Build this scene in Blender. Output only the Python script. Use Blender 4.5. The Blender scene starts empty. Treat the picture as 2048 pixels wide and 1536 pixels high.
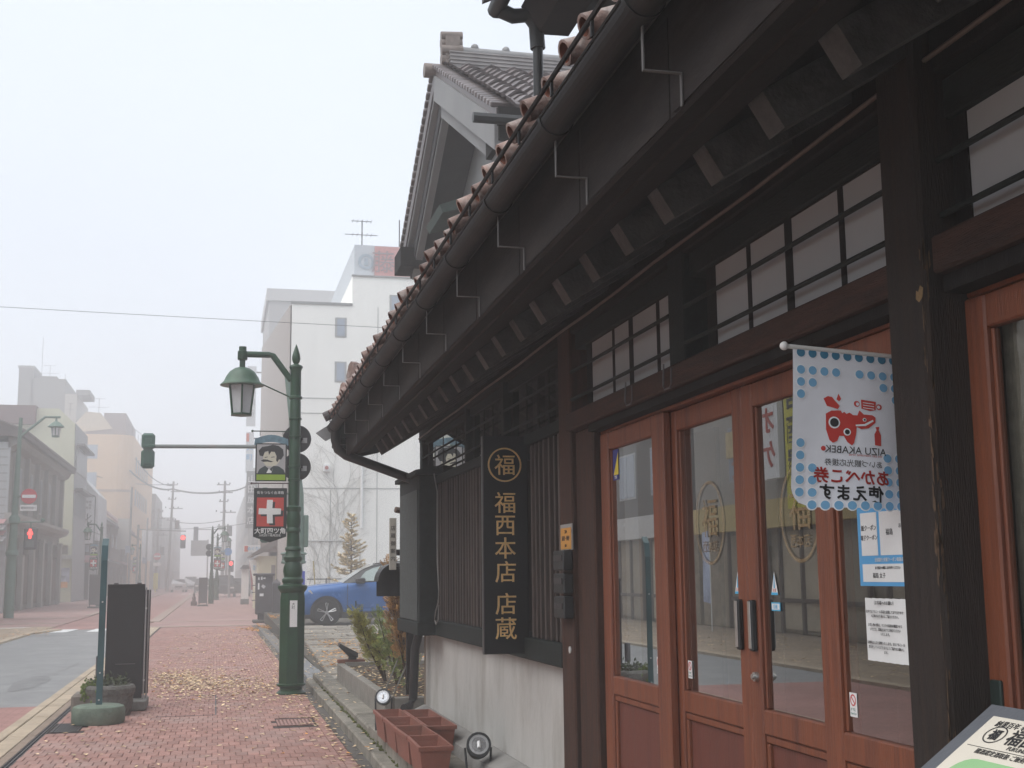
import bpy, bmesh, math, random
from mathutils import Vector, Matrix

random.seed(7)
sc = bpy.context.scene
COL = sc.collection

# ------------------------------------------------------------------ camera
cam_d = bpy.data.cameras.new('camera')
cam = bpy.data.objects.new('camera', cam_d)
COL.objects.link(cam)
cam.location = (0, 0, 1.5)
cam.rotation_euler = (1.7222865, 0.0105771, -0.2304379)
cam_d.sensor_width = 36.0
cam_d.lens = 43.945
cam_d.clip_start = 0.05
cam_d.clip_end = 2000.0
sc.camera = cam

# ------------------------------------------------------------------ sky and sun
SUN_EL, SUN_AZ = math.radians(58), math.radians(250)
world = bpy.data.worlds.new('World')
sc.world = world
world.use_nodes = True
wn, wl = world.node_tree.nodes, world.node_tree.links
wn.clear()
w_out = wn.new('ShaderNodeOutputWorld')
w_bg = wn.new('ShaderNodeBackground')
w_sky = wn.new('ShaderNodeTexSky')
w_sky.sky_type = 'NISHITA'
w_sky.sun_disc = False
w_sky.sun_elevation = SUN_EL
w_sky.sun_rotation = SUN_AZ
w_sky.air_density = 1.0
w_sky.dust_density = 4.0
w_mix = wn.new('ShaderNodeMix')
w_mix.data_type = 'RGBA'
w_mix.inputs[0].default_value = 0.9          # a closed fog deck over the blue
w_mix.inputs[7].default_value = (9.5, 10.3, 11.5, 1)
wl.new(w_sky.outputs[0], w_mix.inputs[6])
w_noise = wn.new('ShaderNodeTexNoise')           # faint unevenness of the fog deck
w_noise.inputs['Scale'].default_value = 1.6
w_noise.inputs['Detail'].default_value = 5.0
w_tc = wn.new('ShaderNodeTexCoord')
wl.new(w_tc.outputs['Generated'], w_noise.inputs['Vector'])
w_mr = wn.new('ShaderNodeMapRange')
w_mr.inputs['From Min'].default_value = 0.3
w_mr.inputs['From Max'].default_value = 0.7
w_mr.inputs['To Min'].default_value = 0.95
w_mr.inputs['To Max'].default_value = 1.05
wl.new(w_noise.outputs[0], w_mr.inputs['Value'])
w_sc = wn.new('ShaderNodeVectorMath')
w_sc.operation = 'SCALE'
wl.new(w_mix.outputs[2], w_sc.inputs[0])
wl.new(w_mr.outputs[0], w_sc.inputs['Scale'])
wl.new(w_sc.outputs[0], w_bg.inputs[0])
w_bg.inputs[1].default_value = 0.0505
wl.new(w_bg.outputs[0], w_out.inputs[0])

sun_d = bpy.data.lights.new('sun', 'SUN')
sun_d.energy = 1.5
sun_d.angle = math.radians(70)
sun_d.color = (1.0, 0.97, 0.93)
sun = bpy.data.objects.new('sun', sun_d)
COL.objects.link(sun)
sun.rotation_euler = (math.pi / 2 - SUN_EL, 0, math.pi - SUN_AZ)

sc.view_settings.view_transform = 'Standard'
sc.view_settings.look = 'None'
sc.view_settings.exposure = 1.0
sc.view_settings.gamma = 1.0
sc.view_settings.use_curve_mapping = False
sc.render.engine = 'CYCLES'
sc.cycles.use_denoising = True
sc.cycles.max_bounces = 8
sc.cycles.diffuse_bounces = 3
sc.cycles.glossy_bounces = 4
sc.cycles.transmission_bounces = 6
sc.cycles.transparent_max_bounces = 12
sc.cycles.volume_bounces = 5
sc.cycles.caustics_reflective = False
sc.cycles.caustics_refractive = False
sc.cycles.sample_clamp_indirect = 8.0

# ------------------------------------------------------------------ materials
MATS = {}

def mat(name, col, rough=0.8, var=0.18, scale=6.0, bump=0.15, bscale=60.0, metal=0.0, spec=0.4,
        stretch=None, dirt=None, dirt_scale=1.2, dirt_amt=0.5, tint=False, rnd=0.0, emit=None):
    """procedural material: base colour broken up by noise at two sizes, optional dirt, optional grain."""
    if name in MATS:
        return MATS[name]
    m = bpy.data.materials.new(name)
    m.use_nodes = True
    N, L = m.node_tree.nodes, m.node_tree.links
    b = N['Principled BSDF']
    b.inputs['Roughness'].default_value = rough
    b.inputs['Metallic'].default_value = metal
    b.inputs['Specular IOR Level'].default_value = spec
    geo = N.new('ShaderNodeNewGeometry')
    mp = N.new('ShaderNodeMapping')
    if stretch:
        mp.inputs['Scale'].default_value = stretch
    L.new(geo.outputs['Position'], mp.inputs['Vector'])
    n1 = N.new('ShaderNodeTexNoise')
    n1.inputs['Scale'].default_value = scale
    n1.inputs['Detail'].default_value = 6.0
    n1.inputs['Roughness'].default_value = 0.62
    L.new(mp.outputs[0], n1.inputs['Vector'])
    mr = N.new('ShaderNodeMapRange')
    mr.inputs['From Min'].default_value = 0.3
    mr.inputs['From Max'].default_value = 0.7
    mr.inputs['To Min'].default_value = 1.0 - var
    mr.inputs['To Max'].default_value = 1.0 + var
    L.new(n1.outputs[0], mr.inputs['Value'])
    val = mr.outputs[0]
    if tint:
        at = N.new('ShaderNodeAttribute')
        at.attribute_name = 'tint'
        mu = N.new('ShaderNodeMath'); mu.operation = 'MULTIPLY'
        L.new(val, mu.inputs[0]); L.new(at.outputs['Fac'], mu.inputs[1])
        val = mu.outputs[0]
    if rnd:
        oi = N.new('ShaderNodeObjectInfo')
        m2 = N.new('ShaderNodeMapRange')
        m2.inputs['To Min'].default_value = 1 - rnd
        m2.inputs['To Max'].default_value = 1 + rnd
        L.new(oi.outputs['Random'], m2.inputs['Value'])
        mu = N.new('ShaderNodeMath'); mu.operation = 'MULTIPLY'
        L.new(val, mu.inputs[0]); L.new(m2.outputs[0], mu.inputs[1])
        val = mu.outputs[0]
    vm = N.new('ShaderNodeVectorMath'); vm.operation = 'SCALE'
    vm.inputs[0].default_value = col[:3]
    L.new(val, vm.inputs['Scale'])
    cout = vm.outputs[0]
    if dirt:
        n3 = N.new('ShaderNodeTexNoise')
        n3.inputs['Scale'].default_value = dirt_scale
        n3.inputs['Detail'].default_value = 8.0
        n3.inputs['Roughness'].default_value = 0.7
        L.new(mp.outputs[0], n3.inputs['Vector'])
        r3 = N.new('ShaderNodeMapRange')
        r3.inputs['From Min'].default_value = 0.48
        r3.inputs['From Max'].default_value = 0.72
        r3.inputs['To Min'].default_value = 0.0
        r3.inputs['To Max'].default_value = dirt_amt
        L.new(n3.outputs[0], r3.inputs['Value'])
        mx = N.new('ShaderNodeMix'); mx.data_type = 'RGBA'
        mx.inputs[7].default_value = (*dirt[:3], 1)
        L.new(r3.outputs[0], mx.inputs[0]); L.new(cout, mx.inputs[6])
        cout = mx.outputs[2]
    L.new(cout, b.inputs['Base Color'])
    rr = N.new('ShaderNodeMapRange')
    rr.inputs['To Min'].default_value = max(0.03, rough - 0.12)
    rr.inputs['To Max'].default_value = min(1.0, rough + 0.12)
    L.new(n1.outputs[0], rr.inputs['Value']); L.new(rr.outputs[0], b.inputs['Roughness'])
    if bump:
        n2 = N.new('ShaderNodeTexNoise')
        n2.inputs['Scale'].default_value = bscale
        n2.inputs['Detail'].default_value = 4.0
        L.new(mp.outputs[0], n2.inputs['Vector'])
        bp = N.new('ShaderNodeBump')
        bp.inputs['Strength'].default_value = bump
        bp.inputs['Distance'].default_value = 0.01
        L.new(n2.outputs[0], bp.inputs['Height']); L.new(bp.outputs[0], b.inputs['Normal'])
    if emit:
        b.inputs['Emission Color'].default_value = (*emit[:3], 1)
        b.inputs['Emission Strength'].default_value = emit[3]
    MATS[name] = m
    return m

def decal(name, col, cover):
    """thin print on glass that lets part of the glass show"""
    m = bpy.data.materials.new(name); m.use_nodes = True
    N, L = m.node_tree.nodes, m.node_tree.links
    b = N['Principled BSDF']; b.inputs['Base Color'].default_value = (*col, 1); b.inputs['Roughness'].default_value = .6
    n = N.new('ShaderNodeTexNoise'); n.inputs['Scale'].default_value = 40
    mr = N.new('ShaderNodeMapRange'); mr.inputs['To Min'].default_value = cover-.15; mr.inputs['To Max'].default_value = cover+.15
    geo = N.new('ShaderNodeNewGeometry'); L.new(geo.outputs['Position'], n.inputs['Vector']); L.new(n.outputs[0], mr.inputs['Value'])
    tr = N.new('ShaderNodeBsdfTransparent'); mx = N.new('ShaderNodeMixShader')
    L.new(mr.outputs[0], mx.inputs[0]); L.new(tr.outputs[0], mx.inputs[1]); L.new(b.outputs[0], mx.inputs[2])
    L.new(mx.outputs[0], N['Material Output'].inputs['Surface'])
    MATS[name] = m
    return m

def glass(name, tint=(0.86, 0.9, 0.88), ior=1.52, boost=1.0, rough=0.0):
    """a single pane: fresnel mirror over a tinted clear sheet."""
    m = bpy.data.materials.new(name)
    m.use_nodes = True
    N, L = m.node_tree.nodes, m.node_tree.links
    N.remove(N['Principled BSDF'])
    out = N['Material Output']
    tr = N.new('ShaderNodeBsdfTransparent'); tr.inputs[0].default_value = (*tint, 1)
    gl = N.new('ShaderNodeBsdfGlossy'); gl.inputs['Roughness'].default_value = rough
    gl.inputs[0].default_value = (0.95, 0.97, 0.97, 1)
    fr = N.new('ShaderNodeFresnel')
    gn = N.new('ShaderNodeNewGeometry')              # a thin sheet mirrors alike from both faces
    mi = N.new('ShaderNodeMapRange')
    mi.inputs['To Min'].default_value = ior; mi.inputs['To Max'].default_value = 1/ior
    L.new(gn.outputs['Backfacing'], mi.inputs['Value']); L.new(mi.outputs[0], fr.inputs[0])
    mu = N.new('ShaderNodeMath'); mu.operation = 'MULTIPLY'; mu.use_clamp = True
    mu.inputs[1].default_value = boost
    L.new(fr.outputs[0], mu.inputs[0])
    mx = N.new('ShaderNodeMixShader')
    L.new(mu.outputs[0], mx.inputs[0]); L.new(tr.outputs[0], mx.inputs[1]); L.new(gl.outputs[0], mx.inputs[2])
    L.new(mx.outputs[0], out.inputs['Surface'])
    MATS[name] = m
    return m

# ------------------------------------------------------------------ mesh builder
class MB:
    def __init__(s):
        s.v, s.f, s.mi, s.t = [], [], [], []
        s.cur, s.tint = 0, 1.0
    def add(s, vs, fs):
        o = len(s.v)
        s.v += [tuple(p) for p in vs]
        for f in fs:
            s.f.append([i + o for i in f]); s.mi.append(s.cur); s.t.append(s.tint)
        return s
    def box(s, x0, x1, y0, y1, z0, z1):
        if x0 > x1: x0, x1 = x1, x0
        if y0 > y1: y0, y1 = y1, y0
        if z0 > z1: z0, z1 = z1, z0
        return s.add([(x0,y0,z0),(x1,y0,z0),(x1,y1,z0),(x0,y1,z0),(x0,y0,z1),(x1,y0,z1),(x1,y1,z1),(x0,y1,z1)],
              [(0,3,2,1),(4,5,6,7),(0,1,5,4),(1,2,6,5),(2,3,7,6),(3,0,4,7)])
    def bbox(s, x0, x1, y0, y1, z0, z1, b=0.006):
        """box with bevelled edges (chamfer b)"""
        if x0 > x1: x0, x1 = x1, x0
        if y0 > y1: y0, y1 = y1, y0
        if z0 > z1: z0, z1 = z1, z0
        b = min(b, (x1-x0)*.3, (y1-y0)*.3, (z1-z0)*.3)
        bm = bmesh.new()
        bmesh.ops.create_cube(bm, size=1.0)
        for v in bm.verts:
            v.co = ((x0+x1)/2 + v.co.x*(x1-x0), (y0+y1)/2 + v.co.y*(y1-y0), (z0+z1)/2 + v.co.z*(z1-z0))
        bmesh.ops.bevel(bm, geom=bm.edges[:], offset=b, segments=1, affect='EDGES')
        return s.addbm(bm)
    def addbm(s, bm, M=None):
        bm.verts.index_update()
        vs = [(M @ v.co if M else v.co) for v in bm.verts]
        s.add(vs, [[v.index for v in f.verts] for f in bm.faces])
        bm.free()
        return s
    def prism(s, poly, axis, a, b):
        """extrude a 2D outline along an axis; the outline lists the two other axes in xyz order"""
        n = len(poly)
        def P(u, w, t):
            return (t,u,w) if axis == 'x' else ((u,t,w) if axis == 'y' else (u,w,t))
        vs = [P(u,w,a) for u,w in poly] + [P(u,w,b) for u,w in poly]
        fs = [list(range(n)), list(range(2*n-1, n-1, -1))]
        for i in range(n):
            j = (i+1) % n
            fs.append([i, i+n, j+n, j])
        return s.add(vs, fs)
    def ring(s, c, r, ax, ay, n):
        return [Vector(c) + ax*(r*math.cos(2*math.pi*i/n)) + ay*(r*math.sin(2*math.pi*i/n)) for i in range(n)]
    def tube(s, pts, r, n=8, cap=True):
        """tube along a polyline; r number or list"""
        pts = [Vector(p) for p in pts]
        k = len(pts)
        rs = r if isinstance(r, (list, tuple)) else [r]*k
        vs = []
        for i, p in enumerate(pts):
            d = (pts[min(i+1,k-1)] - pts[max(i-1,0)])
            d = d.normalized() if d.length > 1e-9 else Vector((0,0,1))
            up = Vector((0,0,1)) if abs(d.z) < .9 else Vector((1,0,0))
            ax = d.cross(up).normalized(); ay = d.cross(ax).normalized()
            vs += s.ring(p, rs[i], ax, ay, n)
        fs = []
        for i in range(k-1):
            for j in range(n):
                a, b = i*n+j, i*n+(j+1)%n
                fs.append([a, b, b+n, a+n])
        if cap:
            fs.append(list(range(n-1,-1,-1))); fs.append(list(range((k-1)*n, k*n)))
        return s.add(vs, fs)
    def lathe(s, prof, c, n=16, cap=True, rot=0.0):
        """prof = [(r, z)...] about a vertical axis through c"""
        vs, fs = [], []
        for r, z in prof:
            for i in range(n):
                a = 2*math.pi*i/n + rot
                vs.append((c[0]+r*math.cos(a), c[1]+r*math.sin(a), c[2]+z))
        for k in range(len(prof)-1):
            for i in range(n):
                a, b = k*n+i, k*n+(i+1)%n
                fs.append([a, b, b+n, a+n])
        if cap:
            fs.append(list(range(n-1,-1,-1))); fs.append(list(range((len(prof)-1)*n, len(prof)*n)))
        return s.add(vs, fs)
    def sphere(s, c, r, n=12, m=8, sz=1.0):
        return s.lathe([(max(1e-4, r*math.sin(math.pi*i/m)), -r*sz*math.cos(math.pi*i/m)) for i in range(m+1)], c, n)
    def quad(s, a, b, c, d):
        return s.add([a,b,c,d], [(0,1,2,3)])
    def disc(s, O, u, v, r, n=24, r0=0.0):
        O, u, v = Vector(O), Vector(u), Vector(v)
        vs = [O + u*(r*math.cos(2*math.pi*i/n)) + v*(r*math.sin(2*math.pi*i/n)) for i in range(n)]
        if r0 <= 0:
            return s.add(vs, [list(range(n))])
        vs += [O + u*(r0*math.cos(2*math.pi*i/n)) + v*(r0*math.sin(2*math.pi*i/n)) for i in range(n)]
        return s.add(vs, [[i,(i+1)%n,n+(i+1)%n,n+i] for i in range(n)])
    def poly3(s, O, u, v, pts, th=0.0):
        """flat outline pts (a,b) on the plane O + a u + b v, with thickness th behind it"""
        O, u, v = Vector(O), Vector(u), Vector(v)
        n = u.cross(v).normalized()
        A = [O + u*a + v*b for a, b in pts]
        if not th:
            return s.add(A, [list(range(len(A)))])
        B = [p - n*th for p in A]
        k = len(A)
        fs = [list(range(k)), list(range(2*k-1, k-1, -1))] + [[i, i+k, (i+1)%k+k, (i+1)%k] for i in range(k)]
        return s.add(A+B, fs)
    def mesh(s, name, mats, off=(0,0,0), smooth=False, tinted=False):
        me = bpy.data.meshes.new(name)
        me.from_pydata([(x-off[0], y-off[1], z-off[2]) for x, y, z in s.v], [], s.f)
        for m in (mats if isinstance(mats, (list, tuple)) else [mats]):
            me.materials.append(m)
        if any(s.mi):
            me.polygons.foreach_set('material_index', s.mi)
        if tinted:
            a = me.attributes.new('tint', 'FLOAT', 'FACE')
            a.data.foreach_set('value', s.t)
        bm = bmesh.new(); bm.from_mesh(me)
        bmesh.ops.recalc_face_normals(bm, faces=bm.faces[:])
        bm.to_mesh(me); bm.free()
        if smooth:
            me.polygons.foreach_set('use_smooth', [True]*len(me.polygons))
            try: me.set_sharp_from_angle(angle=math.radians(38))
            except Exception: pass
        me.update()
        return me

def origin(o):
    p = Vector((0,0,0))
    while o:
        p += o.location; o = o.parent
    return p

def build(name, mb, mats, parent=None, smooth=False, label=None, tinted=False):
    off = origin(parent) if parent else (0,0,0)
    me = mb.mesh(name, mats, off, smooth, tinted)
    o = bpy.data.objects.new(name, me)
    COL.objects.link(o)
    if parent: o.parent = parent
    if label: o['label'] = label
    return o

def piece(name, me, loc, parent, rot=None):
    """one more of a run of alike pieces; shares its mesh"""
    o = bpy.data.objects.new(name, me)
    COL.objects.link(o)
    o.location = Vector(loc) - (origin(parent) if parent else Vector((0,0,0)))
    if rot: o.rotation_euler = rot
    if parent: o.parent = parent
    return o

def thing(name, label, cat, loc, group=None):
    o = bpy.data.objects.new(name, None)
    o.empty_display_size = 0.2
    COL.objects.link(o)
    o.location = loc
    o['label'] = label; o['category'] = cat
    if group: o['group'] = group
    return o

def tag(o, label, cat, group=None):
    o['label'] = label; o['category'] = cat
    if group: o['group'] = group
    return o

def struct(name, mb, mats, parent=None, smooth=False, tinted=False):
    o = build(name, mb, mats, parent, smooth, tinted=tinted)
    if not parent: o['kind'] = 'structure'
    return o

def stuff(o):
    o['kind'] = 'stuff'
    return o

def dup(root, loc, label=None, group=None, scale=None, rotz=None):
    r = root.copy(); COL.objects.link(r); r.location = loc
    if label: r['label'] = label
    if group: r['group'] = group
    if scale: r.scale = (scale,)*3
    if rotz is not None: r.rotation_euler = (0,0,rotz)
    for ch in list(root.children):
        c = ch.copy(); COL.objects.link(c); c.parent = r
        for g in ch.children:
            d = g.copy(); COL.objects.link(d); d.parent = c
    return r

def lettering(name, s, size, O, u, v, m, parent, th=0.002, bold=0.0, vertical=False, pitch=1.0, label=None):
    """words set in flat raised letters on the plane O, u (reading direction), v (up); O is the centre"""
    O, u, v = Vector(O), Vector(u).normalized(), Vector(v).normalized()
    n = Vector(u).cross(v).normalized()
    mb = MB()
    rows = list(s) if vertical else [s]
    for i, row in enumerate(rows):
        cu = bpy.data.curves.new('letters', 'FONT')
        cu.body = row; cu.size = size; cu.align_x = 'CENTER'; cu.align_y = 'CENTER'
        cu.extrude = th/2; cu.offset = bold; cu.resolution_u = 3
        ob = bpy.data.objects.new('letters', cu); COL.objects.link(ob)
        dg = bpy.context.evaluated_depsgraph_get()
        me = bpy.data.meshes.new_from_object(ob.evaluated_get(dg))
        xs = [p.co.x for p in me.vertices] or [0]; ys = [p.co.y for p in me.vertices] or [0]
        mx, my = (min(xs)+max(xs))/2, (min(ys)+max(ys))/2
        dy = ((len(rows)-1)/2 - i)*size*pitch if vertical else 0
        mb.add([O + u*(p.co.x-mx) + v*(p.co.y-my+dy) + n*(p.co.z+th/2) for p in me.vertices], [list(f.vertices) for f in me.polygons])
        bpy.data.objects.remove(ob); bpy.data.meshes.remove(me); bpy.data.curves.remove(cu)
    return build(name, mb, m, parent, label=label)
# ================================================================== GROUND
M_ASPH = mat('asphalt', (0.25, 0.248, 0.246), 0.85, 0.12, 3.0, 0.35, 220, dirt=(0.33,0.325,0.315), dirt_scale=.9, dirt_amt=.7)
M_BRICK = mat('paving_brick', (0.33, 0.178, 0.148), 0.8, 0.16, 9.0, 0.25, 140, tint=True, dirt=(0.40,0.315,0.285), dirt_scale=1.1, dirt_amt=.55)
M_JOINT = mat('joint_sand', (0.050, 0.036, 0.032), 0.95, 0.3, 20, 0.2)
M_KERB = mat('kerb_stone', (0.46, 0.37, 0.27), 0.85, 0.12, 5.0, 0.2, 120, dirt=(0.25,0.19,0.14), dirt_amt=.5, rnd=.09)
M_KERB2 = mat('gutter_paver', (0.26, 0.195, 0.15), 0.85, 0.15, 8.0, 0.2, 120, rnd=.08)
M_IRON = mat('drain_iron', (0.085, 0.078, 0.078), 0.6, 0.3, 30, 0.1, metal=.4)
M_SLOT = mat('drain_slot', (0.008, 0.008, 0.008), 0.9, 0.1, bump=0)
M_PAINT = mat('road_paint', (0.78, 0.78, 0.76), 0.7, 0.08, 12, 0.1, dirt=(.4,.39,.38), dirt_scale=5, dirt_amt=.5)
M_STEP = mat('step_stone', (0.215, 0.197, 0.165), 0.9, 0.25, 7.0, 0.5, 90, dirt=(0.075,0.070,0.055), dirt_scale=2.2, dirt_amt=.8, rnd=.12)
M_MOSS = mat('moss', (0.075, 0.085, 0.02), 0.95, 0.4, 25, 0.6, 120)
M_PAVE = mat('paving_stone', (0.255, 0.228, 0.192), 0.9, 0.3, 5.0, 0.6, 70, dirt=(0.15,0.128,0.095), dirt_scale=1.4, dirt_amt=.7, rnd=.2)
M_BLUESTONE = mat('blue_stone', (0.20, 0.205, 0.21), 0.85, 0.15, 6, 0.3, 90, rnd=.1)
M_SOIL = mat('soil', (0.075, 0.058, 0.038), 0.95, 0.4, 14, 0.8, 60)

def wavy_mat(name, c1, c2, sx, sy, mort):
    """brick pattern for paving too far off to part into bricks"""
    m = bpy.data.materials.new(name); m.use_nodes = True
    N, L = m.node_tree.nodes, m.node_tree.links
    b = N['Principled BSDF']; b.inputs['Roughness'].default_value = .82
    geo = N.new('ShaderNodeNewGeometry')
    bt = N.new('ShaderNodeTexBrick')
    bt.inputs['Scale'].default_value = 1.0
    bt.inputs['Brick Width'].default_value = sx; bt.inputs['Row Height'].default_value = sy
    bt.inputs['Mortar Size'].default_value = .004
    bt.inputs['Color1'].default_value = (*c1,1); bt.inputs['Color2'].default_value = (*c2,1); bt.inputs['Mortar'].default_value = (*mort,1)
    L.new(geo.outputs['Position'], bt.inputs['Vector'])
    n = N.new('ShaderNodeTexNoise'); n.inputs['Scale'].default_value = .8; n.inputs['Detail'].default_value = 7
    L.new(geo.outputs['Position'], n.inputs['Vector'])
    mr = N.new('ShaderNodeMapRange'); mr.inputs['From Min'].default_value=.3; mr.inputs['From Max'].default_value=.7
    mr.inputs['To Min'].default_value=.84; mr.inputs['To Max'].default_value=1.16
    L.new(n.outputs[0], mr.inputs['Value'])
    vm = N.new('ShaderNodeVectorMath'); vm.operation='SCALE'
    L.new(bt.outputs[0], vm.inputs[0]); L.new(mr.outputs[0], vm.inputs['Scale']); L.new(vm.outputs[0], b.inputs['Base Color'])
    return m
M_ROADBRICK = wavy_mat('road_brick', (.38,.20,.175), (.33,.17,.145), .2, .1, (.16,.095,.08))
M_FARBRICK = wavy_mat('far_brick', (.38,.235,.21), (.34,.205,.18), .2, .1, (.18,.12,.11))
M_BAND = mat('pale_band', (0.36, 0.27, 0.225), 0.85, 0.1, 4, 0.15, 90)

struct('ground', MB().box(-300, 300, -40, 700, -0.5, -0.075), mat('far_ground', (.2,.19,.18), .9, .15, .3, .1))
struct('road', MB().box(-5.05, -2.05, 16.75, 41.6, -0.4, -0.045), M_ASPH)
mb = MB().box(-5.05, -2.05, -12, 16.745, -0.4, -0.042).box(-5.05, -2.05, 41.61, 420, -0.4, -0.042)
struct('brick_road', mb, M_ROADBRICK)
struct('far_pavement', MB().box(-10.0, -5.06, 44, 420, -0.4, -0.02).box(-1.86, 3.2, 46.4, 420, -.4, -.01), M_FARBRICK)
struct('opposite_pavement', MB().box(-10.0, -5.06, -12, 43.99, -.4, -.018), mat('tan_paving', (.37,.285,.205), .85, .28, 2.5, .2, 60, dirt=(.22,.165,.115), dirt_scale=1.5, dirt_amt=.6))
# ---- worn places in the asphalt
rp = MB(); rr_ = random.Random(4)
for cx_, cy_, a, b_ in ((-4.4,37.6,.75,.28),(-2.7,20.6,.22,1.6)):
    n_ = 18
    rp.add([(cx_+a*math.cos(6.283*i/n_)*rr_.uniform(.8,1.15), cy_+b_*math.sin(6.283*i/n_)*rr_.uniform(.8,1.15), -.041) for i in range(n_)], [list(range(n_))])
for k in range(5):
    x, y = rr_.uniform(-4.6,-2.5), rr_.uniform(17.5,34)
    for i in range(9):
        x2, y2 = x+rr_.gauss(0,.10), y+rr_.uniform(.15,.4)
        rp.add([(x,y,-.040),(x+.012,y,-.040),(x2+.012,y2,-.040),(x2,y2,-.040)], [(0,1,2,3)]); x, y = x2, y2
struct('road_patch', rp, mat('asphalt_patch', (.212,.21,.207), .85, .2, 4, .3, 200))
# ---- the crossing: red paving with pale bands
mb = MB()
mb.box(-2.04, 3.0, 41.3, 41.9, -.3, .001).box(-2.04, 3.0, 46.0, 46.39, -.3, .001)
mb.box(-2.25, -1.87, 46.4, 150, -.3, .012)
mb.box(-5.30, -5.06, 56, 200, -.3, .002)
mb.box(-8.5, -5.06, 47.0, 47.5, -.3, -.012).box(-8.5,-5.06, 53.0, 53.5, -.3, -.012)
struct('pale_paving_band', mb, M_BAND)
struct('crossing_paving', MB().box(-2.04, 3.0, 41.91, 45.99, -.4, -.006), M_FARBRICK)
# ---- white bars of the zebra crossing
zeb = MB()
for x in (-4.62, -3.62, -2.7):
    zeb.add([(x-.1,39.7,-.040),(x+.36,39.7,-.040),(x+.5,42.0,-.040),(x+.02,42.0,-.040)], [(0,1,2,3)])
for x in (-9.5,-8.2,-6.9): zeb.add([(x,43.2,-.016),(x+.9,43.2,-.016),(x+1.2,43.6,-.016),(x+.3,43.6,-.016)], [(0,1,2,3)])
for x in (-3.2,-2.6): zeb.add([(x,128,-.038),(x+.45,128,-.038),(x+.45,131,-.038),(x,131,-.038)], [(0,1,2,3)])
struct('crossing_marking', zeb, M_PAINT)
# ---- far kerb with its rounded pale corner
mb = MB()
mb.prism([(-5.25,-12),(-5.05,-12),(-5.05,38.6),(-4.55,41.2),(-4.9,41.4),(-5.25,39.0)], 'z', -.3, .004)
struct('far_kerb', mb, M_KERB)

# ---- sidewalk: a bed with every brick laid on it
side = struct('sidewalk', MB().box(-1.66, 1.17, 4.0, 41.29, -0.4, -0.009), M_JOINT)
BW, BL = 0.1, 0.236
def brick_mesh(t, gap=.0035, gy=.0150):
    mb = MB(); mb.tint = t
    x0, x1, y0, y1 = -BW/2+gap/2, BW/2-gap/2, -BL/2+gy/2, BL/2-gy/2
    c = .004
    mb.add([(x0,y0,-.03),(x1,y0,-.03),(x1,y1,-.03),(x0,y1,-.03),(x0,y0,-c),(x1,y0,-c),(x1,y1,-c),(x0,y1,-c),
            (x0+c,y0+c,0),(x1-c,y0+c,0),(x1-c,y1-c,0),(x0+c,y1-c,0)],
           [(0,1,5,4),(1,2,6,5),(2,3,7,6),(3,0,4,7),(4,5,9,8),(5,6,10,9),(6,7,11,10),(7,4,8,11),(8,9,10,11)])
    return mb
bms = [brick_mesh(t).mesh('brick', M_BRICK, tinted=True) for t in (.84,.90,.95,.98,1.02,1.05,1.10,1.16)]
rest = MB()
cells = []
rows = int((41.2-4.2)/BL)
skip = [(.665,1.02,13.36,13.95), (-1.56,-1.30,13.5,14.3)]
for r in range(rows):
    y = 4.3 + r*BL
    sh = (r % 2)*.05
    for k in range(26):
        x = -1.56 + k*BW + sh + .02
        if any(a-.05 < x < b+.05 and c-.1 < y < d+.1 for a,b,c,d in skip): continue
        if x > 1.03: continue
        cells.append((x, y))
near = sorted([c for c in cells if c[1] > 10.25 and -0.5*c[1]/10 - 0.62 < c[0]], key=lambda c: c[1])[:290]
ns = set(near)
for x, y in cells:
    z = random.gauss(0, .0009); t = max(.78, min(1.22, random.gauss(1.0, .075)))
    if random.random() < .012: t *= .8
    if (x, y) in ns:
        o = piece('brick', random.choice(bms), (x, y, z), side)
        o.rotation_euler = (random.gauss(0,.003), random.gauss(0,.004), random.gauss(0,.004))
    else:
        q = brick_mesh(t)
        a, b2 = random.gauss(0,.006), random.gauss(0,.004)
        rest.tint = t
        rest.add([(x+p[0], y+p[1], z+p[2]+p[0]*a+p[1]*b2) for p in q.v], q.f)
for r in range(rows):                       # half bricks close the staggered rows
    y = 4.3 + r*BL
    x = -1.567 if r % 2 else 1.034
    if any(a-.05 < x < b+.05 and c-.1 < y < d+.1 for a,b,c,d in skip): continue
    rest.tint = max(.8, random.gauss(.99,.07))
    rest.box(x-.022, x+.022, y-BL/2+.0075, y+BL/2-.0075, -.03, random.gauss(-.001,.0008))
# soldier course along the right edge
y = 4.2
while y < 41.2:
    rest.tint = max(.8, random.gauss(.99,.07))
    rest.box(1.062, 1.158, y+.002, y+.103, -.03, random.gauss(0,.0012)); y += .105
stuff(build('brick_field', rest, M_BRICK, side, tinted=True))
# ---- kerb: two runs of pale slabs and a paver strip, drain along it
kerb = struct('kerb', MB().box(-2.05, -1.662, 4, 41.2, -.4, -.012), M_JOINT)
k1 = MB().bbox(-.056,.056,-.297,.297,-.1,0,.008).mesh('kerb_slab', M_KERB)
k2 = MB().bbox(-.087,.087,-.147,.147,-.1,0,.006).mesh('kerb_slab', M_KERB)
k3 = MB().bbox(-.042,.042,-.147,.147,-.1,0,.005).mesh('kerb_slab', M_KERB2)
for i in range(62): piece('kerb_slab', k1, (-1.99, 4.3+i*.6, .006+random.gauss(0,.0015)), kerb)
for i in range(70): piece('kerb_slab', k2, (-1.84, 10.15+i*.3, random.gauss(0,.0015)), kerb)
for i in range(40): piece('kerb_slab', k3, (-1.704, 10.15+i*.3, random.gauss(-.002,.0015)), kerb)
mb = MB().box(-1.93,-1.753,4,10,-.1,.0).box(-1.746,-1.664,4,10,-.1,-.002)
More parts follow.
